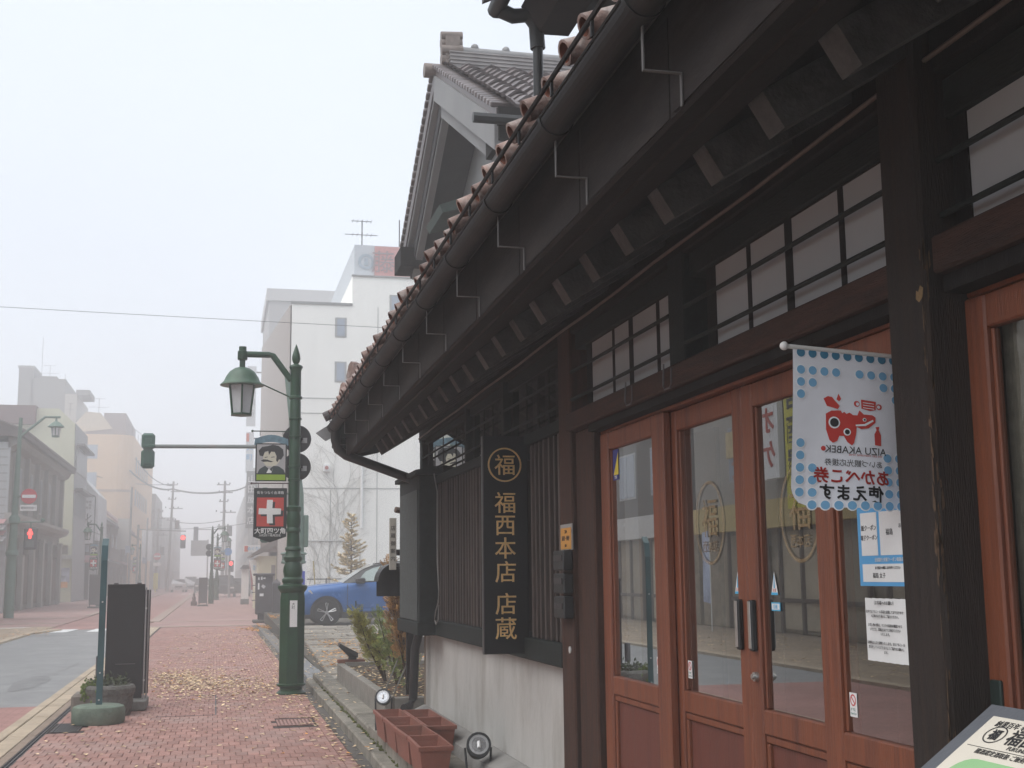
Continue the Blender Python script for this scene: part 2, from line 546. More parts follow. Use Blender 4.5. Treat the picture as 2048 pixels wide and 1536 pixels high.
mb.box(-1.93,-1.753,31.3,41.2,-.1,.0).box(-1.746,-1.664,22.2,41.2,-.1,-.002)
build('kerb_run', mb, M_KERB, kerb)
dr = struct('drain_channel', MB().box(-1.659,-1.585,5,24,-.05,-.0085), M_SLOT)
bar = MB().box(-.034,.034,-.006,.006,-.03,0).box(-.034,-.026,-.25,.25,-.03,0).box(.026,.034,-.25,.25,-.03,0).box(-.006,.006,-.25,.25,-.03,0).mesh('drain_slot_bar', M_IRON)
for i in range(27): piece('drain_slot_bar', bar, (-1.622, 10.2+i*.5, -.001), dr)
def grate(name, label, x0, x1, y0, y1, nb, m, pit=None):
    t = thing(name, label, 'drain grate', ((x0+x1)/2, (y0+y1)/2, 0))
    build('pit', MB().box(x0,x1,y0,y1,-.05,-.007), pit or M_SLOT, t)
    build('frame', MB().box(x0,x1,y0,y0+.022,-.02,.001).box(x0,x1,y1-.022,y1,-.02,.001).box(x0,x0+.018,y0+.022,y1-.022,-.02,.001).box(x1-.018,x1,y0+.022,y1-.022,-.02,.001), m, t)
    w = (x1-x0-.036)/(nb*2+1)
    me = MB().box(-w*.55,w*.55,-(y1-y0)/2+.022,(y1-y0)/2-.022,-.02,0).mesh('bar', m)
    for i in range(nb): piece('bar', me, (x0+.018+w*(1.5+2*i), (y0+y1)/2, 0), t)
    return t
grate('drain_grate', 'grey iron drain grate beside the slotted kerb drain', -1.56, -1.30, 13.52, 14.28, 8, M_IRON)
grate('drain_grate', 'rusty drain grate set in the red bricks beside the stone steps', .665, 1.03, 13.38, 13.93, 8, mat('rust_iron', (.33,.19,.165), .7, .3, 30, .2), mat('rust_pit', (.19,.11,.095), .9, .3, 20, .2))
mb = MB().box(-.62,.05,14.62,14.64,-.02,.0025).box(.035,.05,14.64,17.05,-.02,.0025).box(-.62,.05,17.05,17.07,-.02,.0025)
tag(build('cover_frame', mb, M_IRON), 'thin metal frame of a paved cover in the sidewalk beside the black board', 'cover frame')

# ---- stone steps up to the shop
steps = struct('stone_steps', MB().box(1.16,1.30,4,41.5,-.4,-.012), mat('gutter_ground', (.105,.095,.085), .9, .3, 5, .4, 80, dirt=(.05,.045,.04), dirt_amt=.7))
def run(x0, x1, z0, z1, y0, y1, L0, m, name='stone_block', b=.014, jit=.004):
    y = y0
    while y < y1-.05:
        l = min(L0*random.uniform(.8,1.25), y1-y)
        if y1-y-l < .25: l = y1-y
        build(name, MB().bbox(x0+random.uniform(-jit,jit), x1, y+.004, y+l-.004, z0, z1+random.uniform(-jit,jit), b), m, steps)
        y += l
run(1.268, 1.385, -.2, .085, 4.0, 18.2, 1.5, M_STEP)
run(1.372, 1.94, -.2, .20, 5.0, 11.55, .62, M_STEP, b=.018)
run(1.372, 1.60, -.2, .165, 11.55, 18.2, 1.3, M_STEP, b=.02)
mo = MB()
for i in range(420):
    yy = random.triangular(8.6, 17.8, 13.5); w = random.uniform(.006,.022)
    mo.sphere((1.378+random.gauss(0,.012), yy, .088+abs(random.gauss(0,.012))), w, 5, 4, .5)
stuff(tag(build('moss', mo, M_MOSS), 'yellow green moss growing in the step joint', 'moss'))
# ---- garden bed with its stone edge, beyond the shop corner
bed = struct('garden_bed', MB().box(1.66, 3.2, 12.1, 16.7, -.2, .345), M_SOIL)
run_y = [12.0, 13.5, 15.0, 16.75]
for a, b2 in zip(run_y, run_y[1:]):
    build('edging_stone', MB().bbox(1.575, 1.665, a+.003, b2-.003, -.1, .385, .008), mat('edging_stone', (.23,.215,.19), .9, .2, 6, .4, 90, dirt=(.1,.09,.075), dirt_amt=.6), bed)
build('edging_stone', MB().bbox(1.67, 3.2, 12.0, 12.09, -.1, .37, .008), MATS['edging_stone'], bed)
build('edging_stone', MB().bbox(1.67, 3.2, 16.66, 16.75, -.1, .40, .008), MATS['edging_stone'], bed)
# ---- stone-flagged yard rising to the parked car
def zy(y): return .03 + max(0, (y-17))*.0137
yard = struct('stone_yard', MB().prism([(16.76,-.3),(46,-.3),(46,.39),(33,.215),(16.76,.0)], 'x', 1.62, 14.0), mat('yard_bed', (.075,.065,.05), .95, .3, 8, .5))
y = 18.3
n = 0
while y < 32.5:
    d = random.uniform(.42,.62)
    x = 1.62 + (y-17)*.022
    while x < 6.2 and n < 285:
        w = random.uniform(.55,1.15)
        q = .012
        P = [(x+q+random.uniform(0,.02), y+q+random.uniform(-.02,.02)), (x+w-q, y+q+random.uniform(-.03,.03)), (x+w-q+random.uniform(-.02,.02), y+d-q), (x+q, y+d-q+random.uniform(-.02,.02))]
        zz = zy(y)+random.uniform(.0,.022)
        mbb = MB()
        top = [(px*.97+(x+w/2)*.03, py*.97+(y+d/2)*.03) for px,py in P]
        mbb.add([(px,py,zz-.06) for px,py in P]+[(px,py,zz+random.uniform(0,.006)+(py-y)*.0137) for px,py in P]+[(px,py,zz+.014+(py-y)*.0137+random.uniform(0,.006)) for px,py in top],
                [(0,1,5,4),(1,2,6,5),(2,3,7,6),(3,0,4,7),(4,5,9,8),(5,6,10,9),(6,7,11,10),(7,4,8,11),(8,9,10,11)])
        build('paving_stone', mbb, M_PAVE, yard); n += 1
        x += w
    y += d
y = 18.2
while y < 36.5:
    x = 1.33 + (y-18.2)*.0215
    build('edging_slab', MB().add([(x,y+.006,-.1),(x+.26,y+.006,-.1),(x+.285,y+1.5,-.1),(x+.03,y+1.5,-.1),(x,y+.006,.04),(x+.26,y+.006,.05),(x+.285,y+1.5,.05),(x+.03,y+1.5,.04)],
        [(0,3,2,1),(4,5,6,7),(0,1,5,4),(1,2,6,5),(2,3,7,6),(3,0,4,7)]), M_BLUESTONE, yard)
    y += 1.506
build('yard_kerb', MB().bbox(2.75, 6.5, 22.4, 22.75, 0, .42, .02), mat('dark_block', (.06,.05,.045), .9, .3, 10, .4), yard)
# ================================================================== THE SHOP
M_PLASTER = mat('plaster', (0.44, 0.43, 0.405), 0.9, 0.09, 2.2, 0.35, 45, stretch=(1,1,.35), dirt=(.26,.24,.21), dirt_scale=2.6, dirt_amt=.75)
M_LEDGE = mat('ledge_cement', (0.26, 0.25, 0.235), 0.9, 0.18, 5, 0.4, 60, dirt=(.14,.13,.12), dirt_amt=.6)
M_GREENWOOD = mat('dark_green_wood', (0.017, 0.021, 0.020), 0.75, 0.35, 6, 0.4, 50, spec=.2, stretch=(3,.6,3))
M_DARKWOOD = mat('dark_wood', (0.016, 0.0135, 0.013), 0.78, 0.35, 7, 0.35, 60, spec=.15, stretch=(4,4,.5))
M_BROWNWOOD = mat('brown_wood', (0.062, 0.031, 0.022), 0.7, 0.4, 8, 0.6, 60, spec=.2, stretch=(5,5,.5), dirt=(.03,.024,.022), dirt_scale=2.5, dirt_amt=.8)
M_BEAMWOOD = mat('beam_wood', (0.056, 0.029, 0.022), 0.7, 0.4, 8, 0.6, 60, spec=.2, stretch=(5,.5,5), dirt=(.03,.022,.02), dirt_scale=2.5, dirt_amt=.8)
M_PILLAR = mat('pillar_wood', (0.030, 0.0225, 0.0195), 0.7, 0.35, 8, 0.6, 60, spec=.2, stretch=(6,6,.4), dirt=(.045,.027,.018), dirt_scale=3.5, dirt_amt=.7)
M_RED = mat('red_door_paint', (0.195, 0.058, 0.026), 0.48, 0.17, 7, 0.3, 40, stretch=(6,6,.35), spec=.5, dirt=(.085,.026,.018), dirt_scale=2.2, dirt_amt=.9)
M_REDPANEL = mat('red_door_panel', (0.140, 0.043, 0.030), 0.5, 0.12, 5, 0.25, 60, stretch=(5,5,.4), dirt=(.085,.028,.02), dirt_scale=2.2, dirt_amt=.8)
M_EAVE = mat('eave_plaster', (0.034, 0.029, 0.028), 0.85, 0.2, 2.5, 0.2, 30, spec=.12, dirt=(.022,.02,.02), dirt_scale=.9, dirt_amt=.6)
M_FASCIA = mat('fascia_board', (0.021, 0.0175, 0.0165), .8, .32, 3.5, .2, 40, stretch=(3,.6,3), rnd=.18, spec=.12, dirt=(.045,.039,.036), dirt_scale=3.5, dirt_amt=.6)
M_GUTTER = mat('gutter_metal', (0.015, 0.0145, 0.015), 0.6, 0.35, 5, 0.15, 14, spec=.22, dirt=(.035,.032,.03), dirt_scale=3, dirt_amt=.7)
M_BLACKMETAL = mat('black_metal', (0.018, 0.019, 0.020), 0.45, 0.2, 10, 0.05, spec=.5)
M_STRAP = mat('strap_metal', (0.13, 0.12, 0.12), 0.5, 0.2, 10, 0.05, metal=.6)
M_TILE = mat('terracotta_tile', (0.21, 0.135, 0.112), 0.6, 0.4, 22, 0.5, 60, dirt=(.44,.40,.375), dirt_scale=13, dirt_amt=.95, rnd=.35)
M_TILEIN = mat('tile_inside', (0.16, 0.055, 0.032), 0.7, 0.3, 14, 0.3, 60)
M_ROOFTILE = mat('dark_roof_tile', (0.060, 0.050, 0.048), 0.5, 0.25, 6, 0.2, 40, rnd=.2)
M_GLASS = glass('shop_glass', (.80,.79,.75), 1.52, 3.3)
M_GLASS2 = glass('transom_glass', (.82,.82,.80), 1.52, 1.9)
M_MILK = mat('milky_pane', (.46,.485,.50), .12, .06, 1.5, 0, spec=.9)
M_ROOM = mat('dark_room', (0.17, 0.13, 0.095), 0.8, 0.25, 3, 0.1)
M_GOLD = mat('gold_leaf', (0.80, 0.54, 0.25), 0.34, 0.2, 14, 0.15, 80, metal=.45)
M_WHITE = mat('white_paper', (0.74, 0.74, 0.73), 0.75, 0.05, 6, 0.05)
M_INK = mat('black_ink', (0.03, 0.03, 0.032), 0.7, 0.1, bump=0)
M_COPPER = mat('verdigris_copper', (0.04, 0.062, 0.054), 0.7, 0.3, 8, 0.2)

YT = lambda y: -0.0098*(y-2.5)                 # the eave sinks a little toward its far end
def sag(mb):
    mb.v = [(x, y, z+YT(y)) for x, y, z in mb.v]; return mb

shop = thing('shop_building', 'dark timber storehouse shop with red glazed doors and a deep tiled eave', 'building', (2.5, 5.0, 0.2))
# ---- plaster dado and its foot
build('plaster_wall', MB().box(1.9, 2.2, 6.70, 11.60, .33, .998), M_PLASTER, shop)
build('wall_foot', MB().prism([(1.735,.2),(1.755,.275),(1.885,.335),(2.15,.335),(2.15,.2)], 'y', 6.66, 11.64), M_LEDGE, shop)
build('corner_post', MB().bbox(1.90,2.05,11.602,11.70,.33,.99,.008), mat('old_post',(.15,.115,.085),.85,.3,8,.3), shop)
build('sill_beam', MB().bbox(1.825,1.95,6.64,10.82,1.0,1.128,.006), M_GREENWOOD, shop)
build('lattice_rail', MB().bbox(1.835,1.93,6.64,10.82,2.285,2.352,.005), M_GREENWOOD, shop)
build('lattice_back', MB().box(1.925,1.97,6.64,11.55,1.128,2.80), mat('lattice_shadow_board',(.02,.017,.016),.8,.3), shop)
sl = MB().bbox(-.016,.016,-.0135,.0135,0,1.155,.003).mesh('slat', mat('slat_wood',(.060,.044,.038),.6,.4,9,.3,60,stretch=(5,5,.6),rnd=.35))
for i in range(37):
    y = 6.74 + i*.109
    piece('slat', sl, (1.872+random.gauss(0,.002), y, 1.129), shop)
build('lattice_tie', MB().box(1.895,1.915,6.66,10.8,1.66,1.70), M_DARKWOOD, shop)
# ---- posts
build('door_post', MB().bbox(1.83,1.96,6.395,6.635,.2,2.82,.008), M_BROWNWOOD, shop)
build('door_post', MB().bbox(1.855,2.02,6.075,6.392,.2,2.25,.008), M_BROWNWOOD, shop)
build('pillar', MB().bbox(1.775,1.93,2.845,3.035,.2,2.98,.012), M_PILLAR, shop)
we = MB(); rw = random.Random(8)
for i in range(70):
    z = rw.uniform(.3,2.35) if rw.random() < .8 else rw.gauss(1.55,.1)
    l, w_ = rw.uniform(.02,.10), rw.uniform(.002,.008)
    yy = 2.846+abs(rw.gauss(0,.006))
    if rw.random() < .6: we.add([(1.7745,yy,z),(1.7745,yy+w_,z+l*.2),(1.7745,yy+w_*.7,z+l),(1.7745,yy,z+l*.8)], [(0,1,2,3)])
    else:
        xx = 1.776+abs(rw.gauss(0,.006)); we.add([(xx,2.8445,z),(xx+w_,2.8445,z+l*.2),(xx+w_*.7,2.8445,z+l),(xx,2.8445,z+l*.8)], [(0,1,2,3)])
stuff(build('worn_edge', we, mat('bare_wood',(.095,.058,.034),.8,.35,30,.2), shop))
stuff(build('chipped_spot', MB().poly3((1.7744,2.865,2.215), (0,-1,0), (0,0,1), [(-.02,-.01),(-.005,-.022),(.012,-.012),(.018,.012),(.004,.022),(-.006,.006),(-.016,.012)]), mat('raw_wood',(.20,.13,.06),.8,.3,60,.2), shop))
build('jamb_board', MB().bbox(1.862,2.0,2.905,3.034,.2,2.24,.004), M_GREENWOOD, shop)
for y0, y1 in ((4.705,4.885),(8.02,8.11),(9.30,9.38),(11.42,11.55)):
    build('transom_post', MB().bbox(1.835,1.955,y0,y1,2.353,2.82,.006), M_GREENWOOD, shop)
build('corner_pillar', MB().bbox(1.85,2.0,11.552,11.60,.998,2.82,.004), M_DARKWOOD, shop)
# ---- lintels and head beam
build('lintel', MB().bbox(1.80,1.96,3.036,6.394,2.252,2.345,.008), M_BEAMWOOD, shop)
build('lintel', MB().bbox(1.80,1.96,-3.0,2.843,2.262,2.365,.008), M_BEAMWOOD, shop)
build('lintel_soffit', MB().box(1.83,2.1,3.04,6.07,2.215,2.25), M_DARKWOOD, shop)
build('lintel_soffit', MB().box(1.83,2.1,-3.0,2.84,2.215,2.26), M_DARKWOOD, shop)
build('head_beam', sag(MB().bbox(1.835,1.99,-3.0,11.60,2.822,2.97,.008)), M_DARKWOOD, shop)
build('upper_rail', MB().bbox(1.865,1.94,3.036,11.55,2.70,2.80,.004).bbox(1.865,1.94,-3,2.843,2.69,2.80,.004), M_GREENWOOD, shop)
build('eave_cable', sag(MB().tube([(1.818, -3+i*.5, 2.853+.004*math.sin(i*1.7)) for i in range(30)], .0075, 6)), mat('old_cable',(.16,.125,.105),.7,.2), shop)
# ---- bars before the transoms
rod = lambda y0,y1,z: MB().tube([(1.84,y0,z),(1.84,y1,z)], .009, 8)
for y0,y1 in ((4.88,6.40),(3.03,4.71),(-3,2.86),(6.63,8.02),(8.11,9.30),(9.38,11.42)):
    build('bar', rod(y0,y1,2.575), M_GREENWOOD, shop)
    build('bar', rod(y0,y1,2.425), M_GREENWOOD, shop)
# ---- transom windows
def transom(y0, y1, splits, z0=2.372, z1=2.695):
    f = MB()
    f.box(1.885,1.935,y0-.09,y0,z0-.03,2.80).box(1.885,1.935,y1,y1+.09,z0-.03,2.80)
    f.box(1.886,1.934,y0,y1,z0-.03,z0).box(1.886,1.934,y0,y1,z1,z1+.02)
    for s, w in splits: f.box(1.887,1.933,s-w/2,s+w/2,z0,z1)
    fo = build('transom_frame', f, M_DARKWOOD, shop)
    ys = [y0]+[s for s,_ in splits]+[y1]
    for a, b in zip(ys, ys[1:]):
        t = random.uniform(-.0006,.0006)
        build('pane', MB().add([(1.889+t,a,z0),(1.889-t,b,z0),(1.889-t,b,z1),(1.889+t,a,z1)], [(0,1,2,3)]), M_MILK if y1 < 6.3 else M_GLASS2, fo)
build('transom_lining', MB().box(1.95,1.96,3.04,6.39,2.36,2.72).box(1.95,1.96,-2.9,2.84,2.36,2.72), mat('transom_paper',(.74,.72,.68),.8,.08,2,.05), shop)
transom(4.90,6.165,[(5.80,.035),(5.53,.06),(5.155,.04)])
transom(3.12,4.485,[(4.17,.035),(3.84,.055),(3.465,.035)])
transom(1.05,2.775,[(2.3,.05),(1.9,.075),(1.5,.05)])
transom(6.72,7.95,[(7.05,.03),(7.3,.04),(7.6,.03)])
transom(8.2,9.22,[(8.6,.03),(8.9,.03)])
transom(9.48,11.3,[(10.0,.03),(10.6,.03)])
# ---- doors
M_STICK_W = mat('sticker_white', (.78,.77,.76), .5, .03, bump=0)
M_STICK_R = mat('sticker_red', (.55,.06,.06), .5, .03, bump=0)
M_STICK_B = mat('sticker_blue', (.07,.42,.68), .5, .03, bump=0)
M_STICK_G = mat('sticker_green', (.05,.20,.16), .5, .03, bump=0)
M_DECAL = decal('gold_decal', (.36,.25,.13), .45)
U_, V_ = (0,-1,0), (0,0,1)                      # reading direction on the street front
def door(y0, y1, xf, sw0, sw1, zt=2.20):
    """one leaf, far edge y1, near edge y0, stiles sw"""
    fr = MB()
    d = .04
    fr.bbox(xf,xf+d,y0,y0+sw0,.22,zt,.006).bbox(xf,xf+d,y1-sw1,y1,.22,zt,.006)
    a, b = y0+sw0+.001, y1-sw1-.001
    fr.bbox(xf+.002,xf+d-.002,a,b,2.11,zt-.002,.005).bbox(xf+.002,xf+d-.002,a,b,.925,1.012,.005).bbox(xf+.002,xf+d-.002,a,b,.222,.30,.005)
    fr.bbox(xf+.010,xf+d-.004,a,b,.895,.922,.004).bbox(xf+.010,xf+d-.004,a,a+.022,.302,.893,.004).bbox(xf+.010,xf+d-.004,b-.022,b,.302,.893,.004)
    fr.bbox(xf+.014,xf+d-.004,a,a+.012,1.014,2.108,.003).bbox(xf+.014,xf+d-.004,b-.012,b,1.014,2.108,.003)
    o = build('door', fr, M_RED, shop)
    build('lower_panel', MB().bbox(xf+.024,xf+.034,a+.023,b-.023,.302,.893,.003), M_REDPANEL, o)
    t = random.uniform(-.002,.002)
    build('pane', MB().add([(xf+.022+t,a+.013,1.013),(xf+.022-t,b-.013,1.013),(xf+.022-t,b-.013,2.109),(xf+.022+t,a+.013,2.109)], [(0,1,2,3)]), M_GLASS, o)
    return o
d1 = door(5.13,6.05,1.885,.150,.125)
d2 = door(4.385,5.20,1.927,.09,.115)
d3 = door(3.64,4.381,1.927,.12,.09)
d4 = door(2.98,3.735,1.885,.11,.115)
d5 = door(2.05,2.90,1.892,.12,.135)
d6 = door(1.20,2.04,1.892,.12,.12)
build('door_head', MB().bbox(1.895,1.99,3.037,6.07,2.203,2.249,.004), M_RED, shop)
build('door_head', MB().bbox(1.90,1.99,-3,2.90,2.203,2.259,.004), M_RED, shop)
build('threshold', MB().bbox(1.80,2.1,-3,6.07,.0,.215,.01), M_STEP, shop)
# handles, lock, pull
M_STEEL = mat('brushed_steel', (.55,.54,.52), .35, .1, 30, .05, metal=.9)
for y, dd, xf in ((4.445,d2,1.927),(4.325,d3,1.927)):
    h = build('handle', MB().bbox(xf-.022,xf+.001,y-.016,y+.016,1.215,1.40,.005), M_BLACKMETAL, dd)
    build('handle_face', MB().bbox(xf-.026,xf-.0225,y-.011,y+.011,1.225,1.395,.001), M_STEEL, dd)
lk = MB(); lk.tube([(1.927,4.325,1.125),(1.912,4.325,1.125)], .017, 12); lk.tube([(1.911,4.325,1.125),(1.904,4.325,1.125)], .010, 10)
build('lock', lk, M_STEEL, d3, smooth=True)
pl = MB().bbox(1.882,1.893,2.79,2.835,1.12,1.23,.004)
build('pull_plate', pl, mat('green_bronze',(.035,.05,.045),.5,.2,metal=.5), d5)
# stickers printed flat on the panes
def sticker(parent, x, yc, zc, w, h, m, name='sticker', th=.0012):
    return build(name, MB().box(x-th, x, yc-w/2, yc+w/2, zc-h/2, zc+h/2), m, parent)
def nosmoke(parent, x, yc, zc):
    sticker(parent, x, yc, zc, .044, .072, M_STICK_W)
    mb = MB().disc((x-.002,yc,zc+.014), U_, V_, .0175, 20, .0135)
    mb.poly3((x-.0022,yc,zc+.014), U_, V_, [(-.011,.008),(-.008,.011),(.011,-.008),(.008,-.011)])
    build('no_smoking_mark', mb, M_STICK_R, parent)
    lettering('sticker_text', 'ドアに', .011, (x-.0016,yc,zc-.014), U_, V_, M_STICK_G, parent, .0005)
    lettering('sticker_text', 'ちゅうい', .009, (x-.0016,yc,zc-.026), U_, V_, M_STICK_G, parent, .0005)
nosmoke(d1, 1.905, 5.315, 1.10); nosmoke(d2, 1.947, 5.045, 1.10); nosmoke(d4, 1.905, 3.575, 1.097)
for dd, y in ((d2,4.515),(d3,4.19)):
    x = 1.9465
    build('sticker', MB().poly3((x-.001,y,1.455), U_, V_, [(-.028,-.036),(.028,-.036),(.0,.045)], .001), M_STICK_W, dd)
    build('sticker_mark', MB().poly3((x-.002,y,1.455), U_, V_, [(-.005,-.012),(.005,-.012),(.0015,.034),(-.0015,.034)]), M_STICK_B, dd)
    build('sticker_mark', MB().poly3((x-.002,y,1.455), U_, V_, [(-.028,-.036),(.028,-.036),(.0255,-.027),(-.0255,-.027)]), M_STICK_B, dd)
    lettering('sticker_text', '注 意', .012, (x-.002,y,1.436), U_, V_, M_STICK_R, dd, .0005)
    sticker(dd, x, y-.005, 1.378, .072, .030, M_STICK_B)
    sticker(dd, x-.001, y-.005, 1.378, .062, .021, M_STICK_W)
    lettering('sticker_text', '自動', .017, (x-.0025,y-.005,1.378), U_, V_, M_STICK_B, dd, .0005)
sticker(d1, 1.9055, 5.86, 2.03, .085, .15, mat('sticker_navy',(.035,.04,.22),.5,.03,bump=0))
build('sticker_mark', MB().poly3((1.904,5.86,2.03), U_, V_, [(-.035,-.05),(.0425,-.05),(.0425,.06)]), mat('sticker_yellow',(.72,.58,.06),.5,.03,bump=0), d1)
lettering('sticker_text', '警備', .018, (1.9035,5.86,1.969), U_, V_, M_STICK_W, d1, .0005)
# gold oval crests inside the glass
for dd, y, xx in ((d2,4.775,1.944),(d3,3.965,1.944)):
    mb = MB()
    n = 36
    O = Vector((xx, y, 1.70))
    for i in range(n):
        a0, a1 = 2*math.pi*i/n, 2*math.pi*(i+1)/n
        pts = [(.150*math.cos(a),.170*math.sin(a)) for a in (a0,a1)]
        pin = [(.138*math.cos(a),.157*math.sin(a)) for a in (a1,a0)]
        mb.poly3(O, U_, V_, pts+pin)
    build('gold_oval', mb, M_DECAL, dd)
    lettering('gold_crest', '福', .17, (xx,y,1.72), U_, V_, M_DECAL, dd, .0005)
    lettering('gold_crest', '西本店', .052, (xx,y,1.605), U_, V_, M_DECAL, dd, .0005)
# ---- inside: a dim room
rm = MB()
rm.quad((5.6,-3,.2),(5.6,11.5,.2),(5.6,11.5,3.0),(5.6,-3,3.0)).quad((2.05,-3,.2),(5.6,-3,.2),(5.6,11.5,.2),(2.05,11.5,.2)).quad((2.05,-3,2.85),(5.6,-3,2.85),(5.6,11.5,2.85),(2.05,11.5,2.85))
rm.quad((2.2,-3,.2),(5.6,-3,.2),(5.6,-3,3),(2.2,-3,3)).quad((2.2,6.4,.2),(5.6,6.4,.2),(5.6,6.4,3),(2.2,6.4,3))
build('interior', rm, M_ROOM, shop)
it = MB().bbox(3.2,3.8,3.2,5.6,.2,.95,.02).bbox(4.9,5.4,1.0,6.2,.2,1.9,.02).bbox(2.5,2.62,5.55,5.67,.2,2.8,.01)
build('interior_counter', it, mat('counter_wood',(.12,.085,.06),.6,.2), shop)
build('interior_screen', MB().box(2.18,2.2,5.25,6.0,.25,2.15), mat('screen_dark',(.02,.018,.017),.8,.2), shop)
# curtain behind the right-hand door
cu = MB(); n = 60
for i in range(n):
    y0, y1 = 2.04+.85*i/n, 2.04+.85*(i+1)/n
    x0, x1 = 1.955+.006*math.sin(i*1.9), 1.955+.006*math.sin((i+1)*1.9)
    cu.quad((x0,y0,1.0),(x1,y1,1.0),(x1,y1,2.12),(x0,y0,2.12))
build('curtain', cu, mat('curtain_cloth',(.30,.29,.26),.9,.2,20), shop)

# ---- eave: stepped plaster cornice, rafters, boards
pr = [(1.117,3.0),(1.117,2.662),(1.128,2.655),(1.215,2.690),(1.222,2.682),(1.335,2.722),(1.338,2.80),(1.2,3.0)]
build('eave_cornice', sag(MB().prism(pr, 'y', -3, 11.30)), M_EAVE, shop)
# lapped fascia boards, each a little warped at its lower edge
for k in range(18):
    y0 = -2.9+k*.83; r_ = random.Random(k)
    d0, d1 = 0, r_.uniform(.0,.003)
    fb = MB().add([(1.1165-.003,y0,2.664),(1.1165-.003-d1,y0+.80,2.668),(1.1165-.002,y0+.80,2.94),(1.1165-.002,y0,2.94),(1.116,y0,2.664),(1.116,y0+.80,2.672),(1.116,y0+.80,2.94),(1.116,y0,2.94)],
        [(0,1,2,3),(0,4,5,1),(1,5,6,2),(2,6,7,3),(3,7,4,0)])
    if y0+.8 < 11.3: build('fascia_board', sag(fb), M_FASCIA, shop)
build('eave_boarding', sag(MB().prism([(1.30,2.835),(1.30,2.80),(2.0,3.16),(2.0,3.20)], 'y', -3, 11.28)), M_DARKWOOD, shop)
ra = MB()
A, B = Vector((1.352,2.742)), Vector((1.412,2.645)); D = Vector((.85,.526))*.72
ra.prism([tuple(A),tuple(B),tuple(B+D),tuple(A+D)], 'y', -.047, .047)
ra.v = [(x-1.4, y, z-2.7) for x,y,z in ra.v]
ram = ra.mesh('rafter', mat('rafter_wood',(.074,.072,.071),.8,.35,9,.4,60,rnd=.25,dirt=(.03,.028,.027),dirt_scale=5,dirt_amt=.8))
for k in range(-11, 22):
    y = 2.505 + k*.4045
    piece('rafter', ram, (1.4, y, 2.7+YT(y)), shop)
hb = MB().prism([(1.0,2.99),(1.0,2.74),(1.16,2.64),(1.42,2.70),(2.4,3.28),(2.4,3.62)], 'y', 11.30, 11.36)
build('verge_board', sag(hb), M_GREENWOOD, shop)
# gutter straps
sp = MB()
w = .012
for (a, b) in (((1.009,2.86),(1.009,2.744)),((1.009,2.744),(1.1085,2.744)),((1.1085,2.744),(1.1085,2.660))):
    x0,x1 = min(a[0],b[0])-.003, max(a[0],b[0])+.0005
    z0,z1 = min(a[1],b[1])-.003, max(a[1],b[1])+.0005
    sp.box(x0-1.0,x1-1.0,-w/2,w/2,z0-2.7,z1-2.7)
spm = sp.mesh('gutter_strap', mat('pale_strap',(.12,.115,.112),.6,.2,10,.05,spec=.3))
for k in range(-4, 11):
    y = 2.806 + k*.83
    if y < 11.2: piece('gutter_strap', spm, (1.0,y,2.7+YT(y)), shop)
# gutter: half round trough
g = MB(); n = 12
oc, rc = (.996, 2.908), .051
for i in range(n):
    a0, a1 = math.pi+math.pi*i/n, math.pi+math.pi*(i+1)/n
    p = [(oc[0]+r*math.cos(a), oc[1]+r*math.sin(a)) for r, a in ((rc,a0),(rc,a1),(rc-.005,a1),(rc-.005,a0))]
    g.prism(p, 'y', -3, 11.22)
g.tube([(oc[0]-rc,-3,oc[1]+.002),(oc[0]-rc,11.22,oc[1]+.002)], .006, 6)
gut = build('gutter', sag(g), M_GUTTER, shop, smooth=True)
gc = MB()
for i in range(n):
    a0, a1 = math.pi+math.pi*i/n, math.pi+math.pi*(i+1)/n
    p = [(r*math.cos(a), r*math.sin(a)) for r, a in ((rc+.005,a0),(rc+.005,a1),(rc+.001,a1),(rc+.001,a0))]
    gc.prism(p, 'y', -.012, .012)
gcm = gc.mesh('gutter_joint', M_GUTTER)
for k in range(-4, 11):
    y = 2.806 + k*.83 - .05
    if y < 11.1: piece('gutter_joint', gcm, (oc[0],y,oc[1]+YT(y)), gut)
# snow rail above the gutter lip
build('snow_rail', sag(MB().tube([(.938,-3,2.968),(.938,11.2,2.968)], .0085, 6)), M_GUTTER, shop)
rb = MB().box(-.004,.004,-.006,.006,-.05,.0).mesh('rail_bracket', M_GUTTER)
for k in range(34):
    y = -2.8+k*.415
    piece('rail_bracket', rb, (.9405,y,2.966+YT(y)), shop)
# rows of round tiles, each column's end standing over the gutter
dx, dz = .90, .436
def pipe_tile(L=.30, ro=.044, ri=.034):
    mb = MB(); n = 14
    ax = Vector((dx,0,dz)); ay = Vector((0,1,0)); az = Vector((-dz,0,dx))
    vs = []
    for k,(t,r) in enumerate(((0,ri),(0,ro),(L*.3,ro*.97),(L,ro*.93),(.10,ri*.9))):
        for i in range(n):
            a = 2*math.pi*i/n
            vs.append(ax*t + ay*(r*math.cos(a)) + az*(r*math.sin(a)))
    fs = []; mi = []
    for k0,k1,m in ((0,1,0),(1,2,0),(2,3,0),(0,4,1)):
        for i in range(n):
            j = (i+1)%n
            mb.cur = m; fs = [[k0*n+i,k0*n+j,k1*n+j,k1*n+i]]
            mb.f += fs; mb.mi.append(m); mb.t.append(1)
    mb.f.append([4*n+i for i in range(n)]); mb.mi.append(1); mb.t.append(1)
    mb.v = [tuple(p) for p in vs]
    return mb.mesh('roof_tile', [M_TILE, M_TILEIN], smooth=True)
ptm = [pipe_tile(.30,.039,.030), pipe_tile(.31,.042,.033), pipe_tile(.29,.037,.027)]
y = -2.9
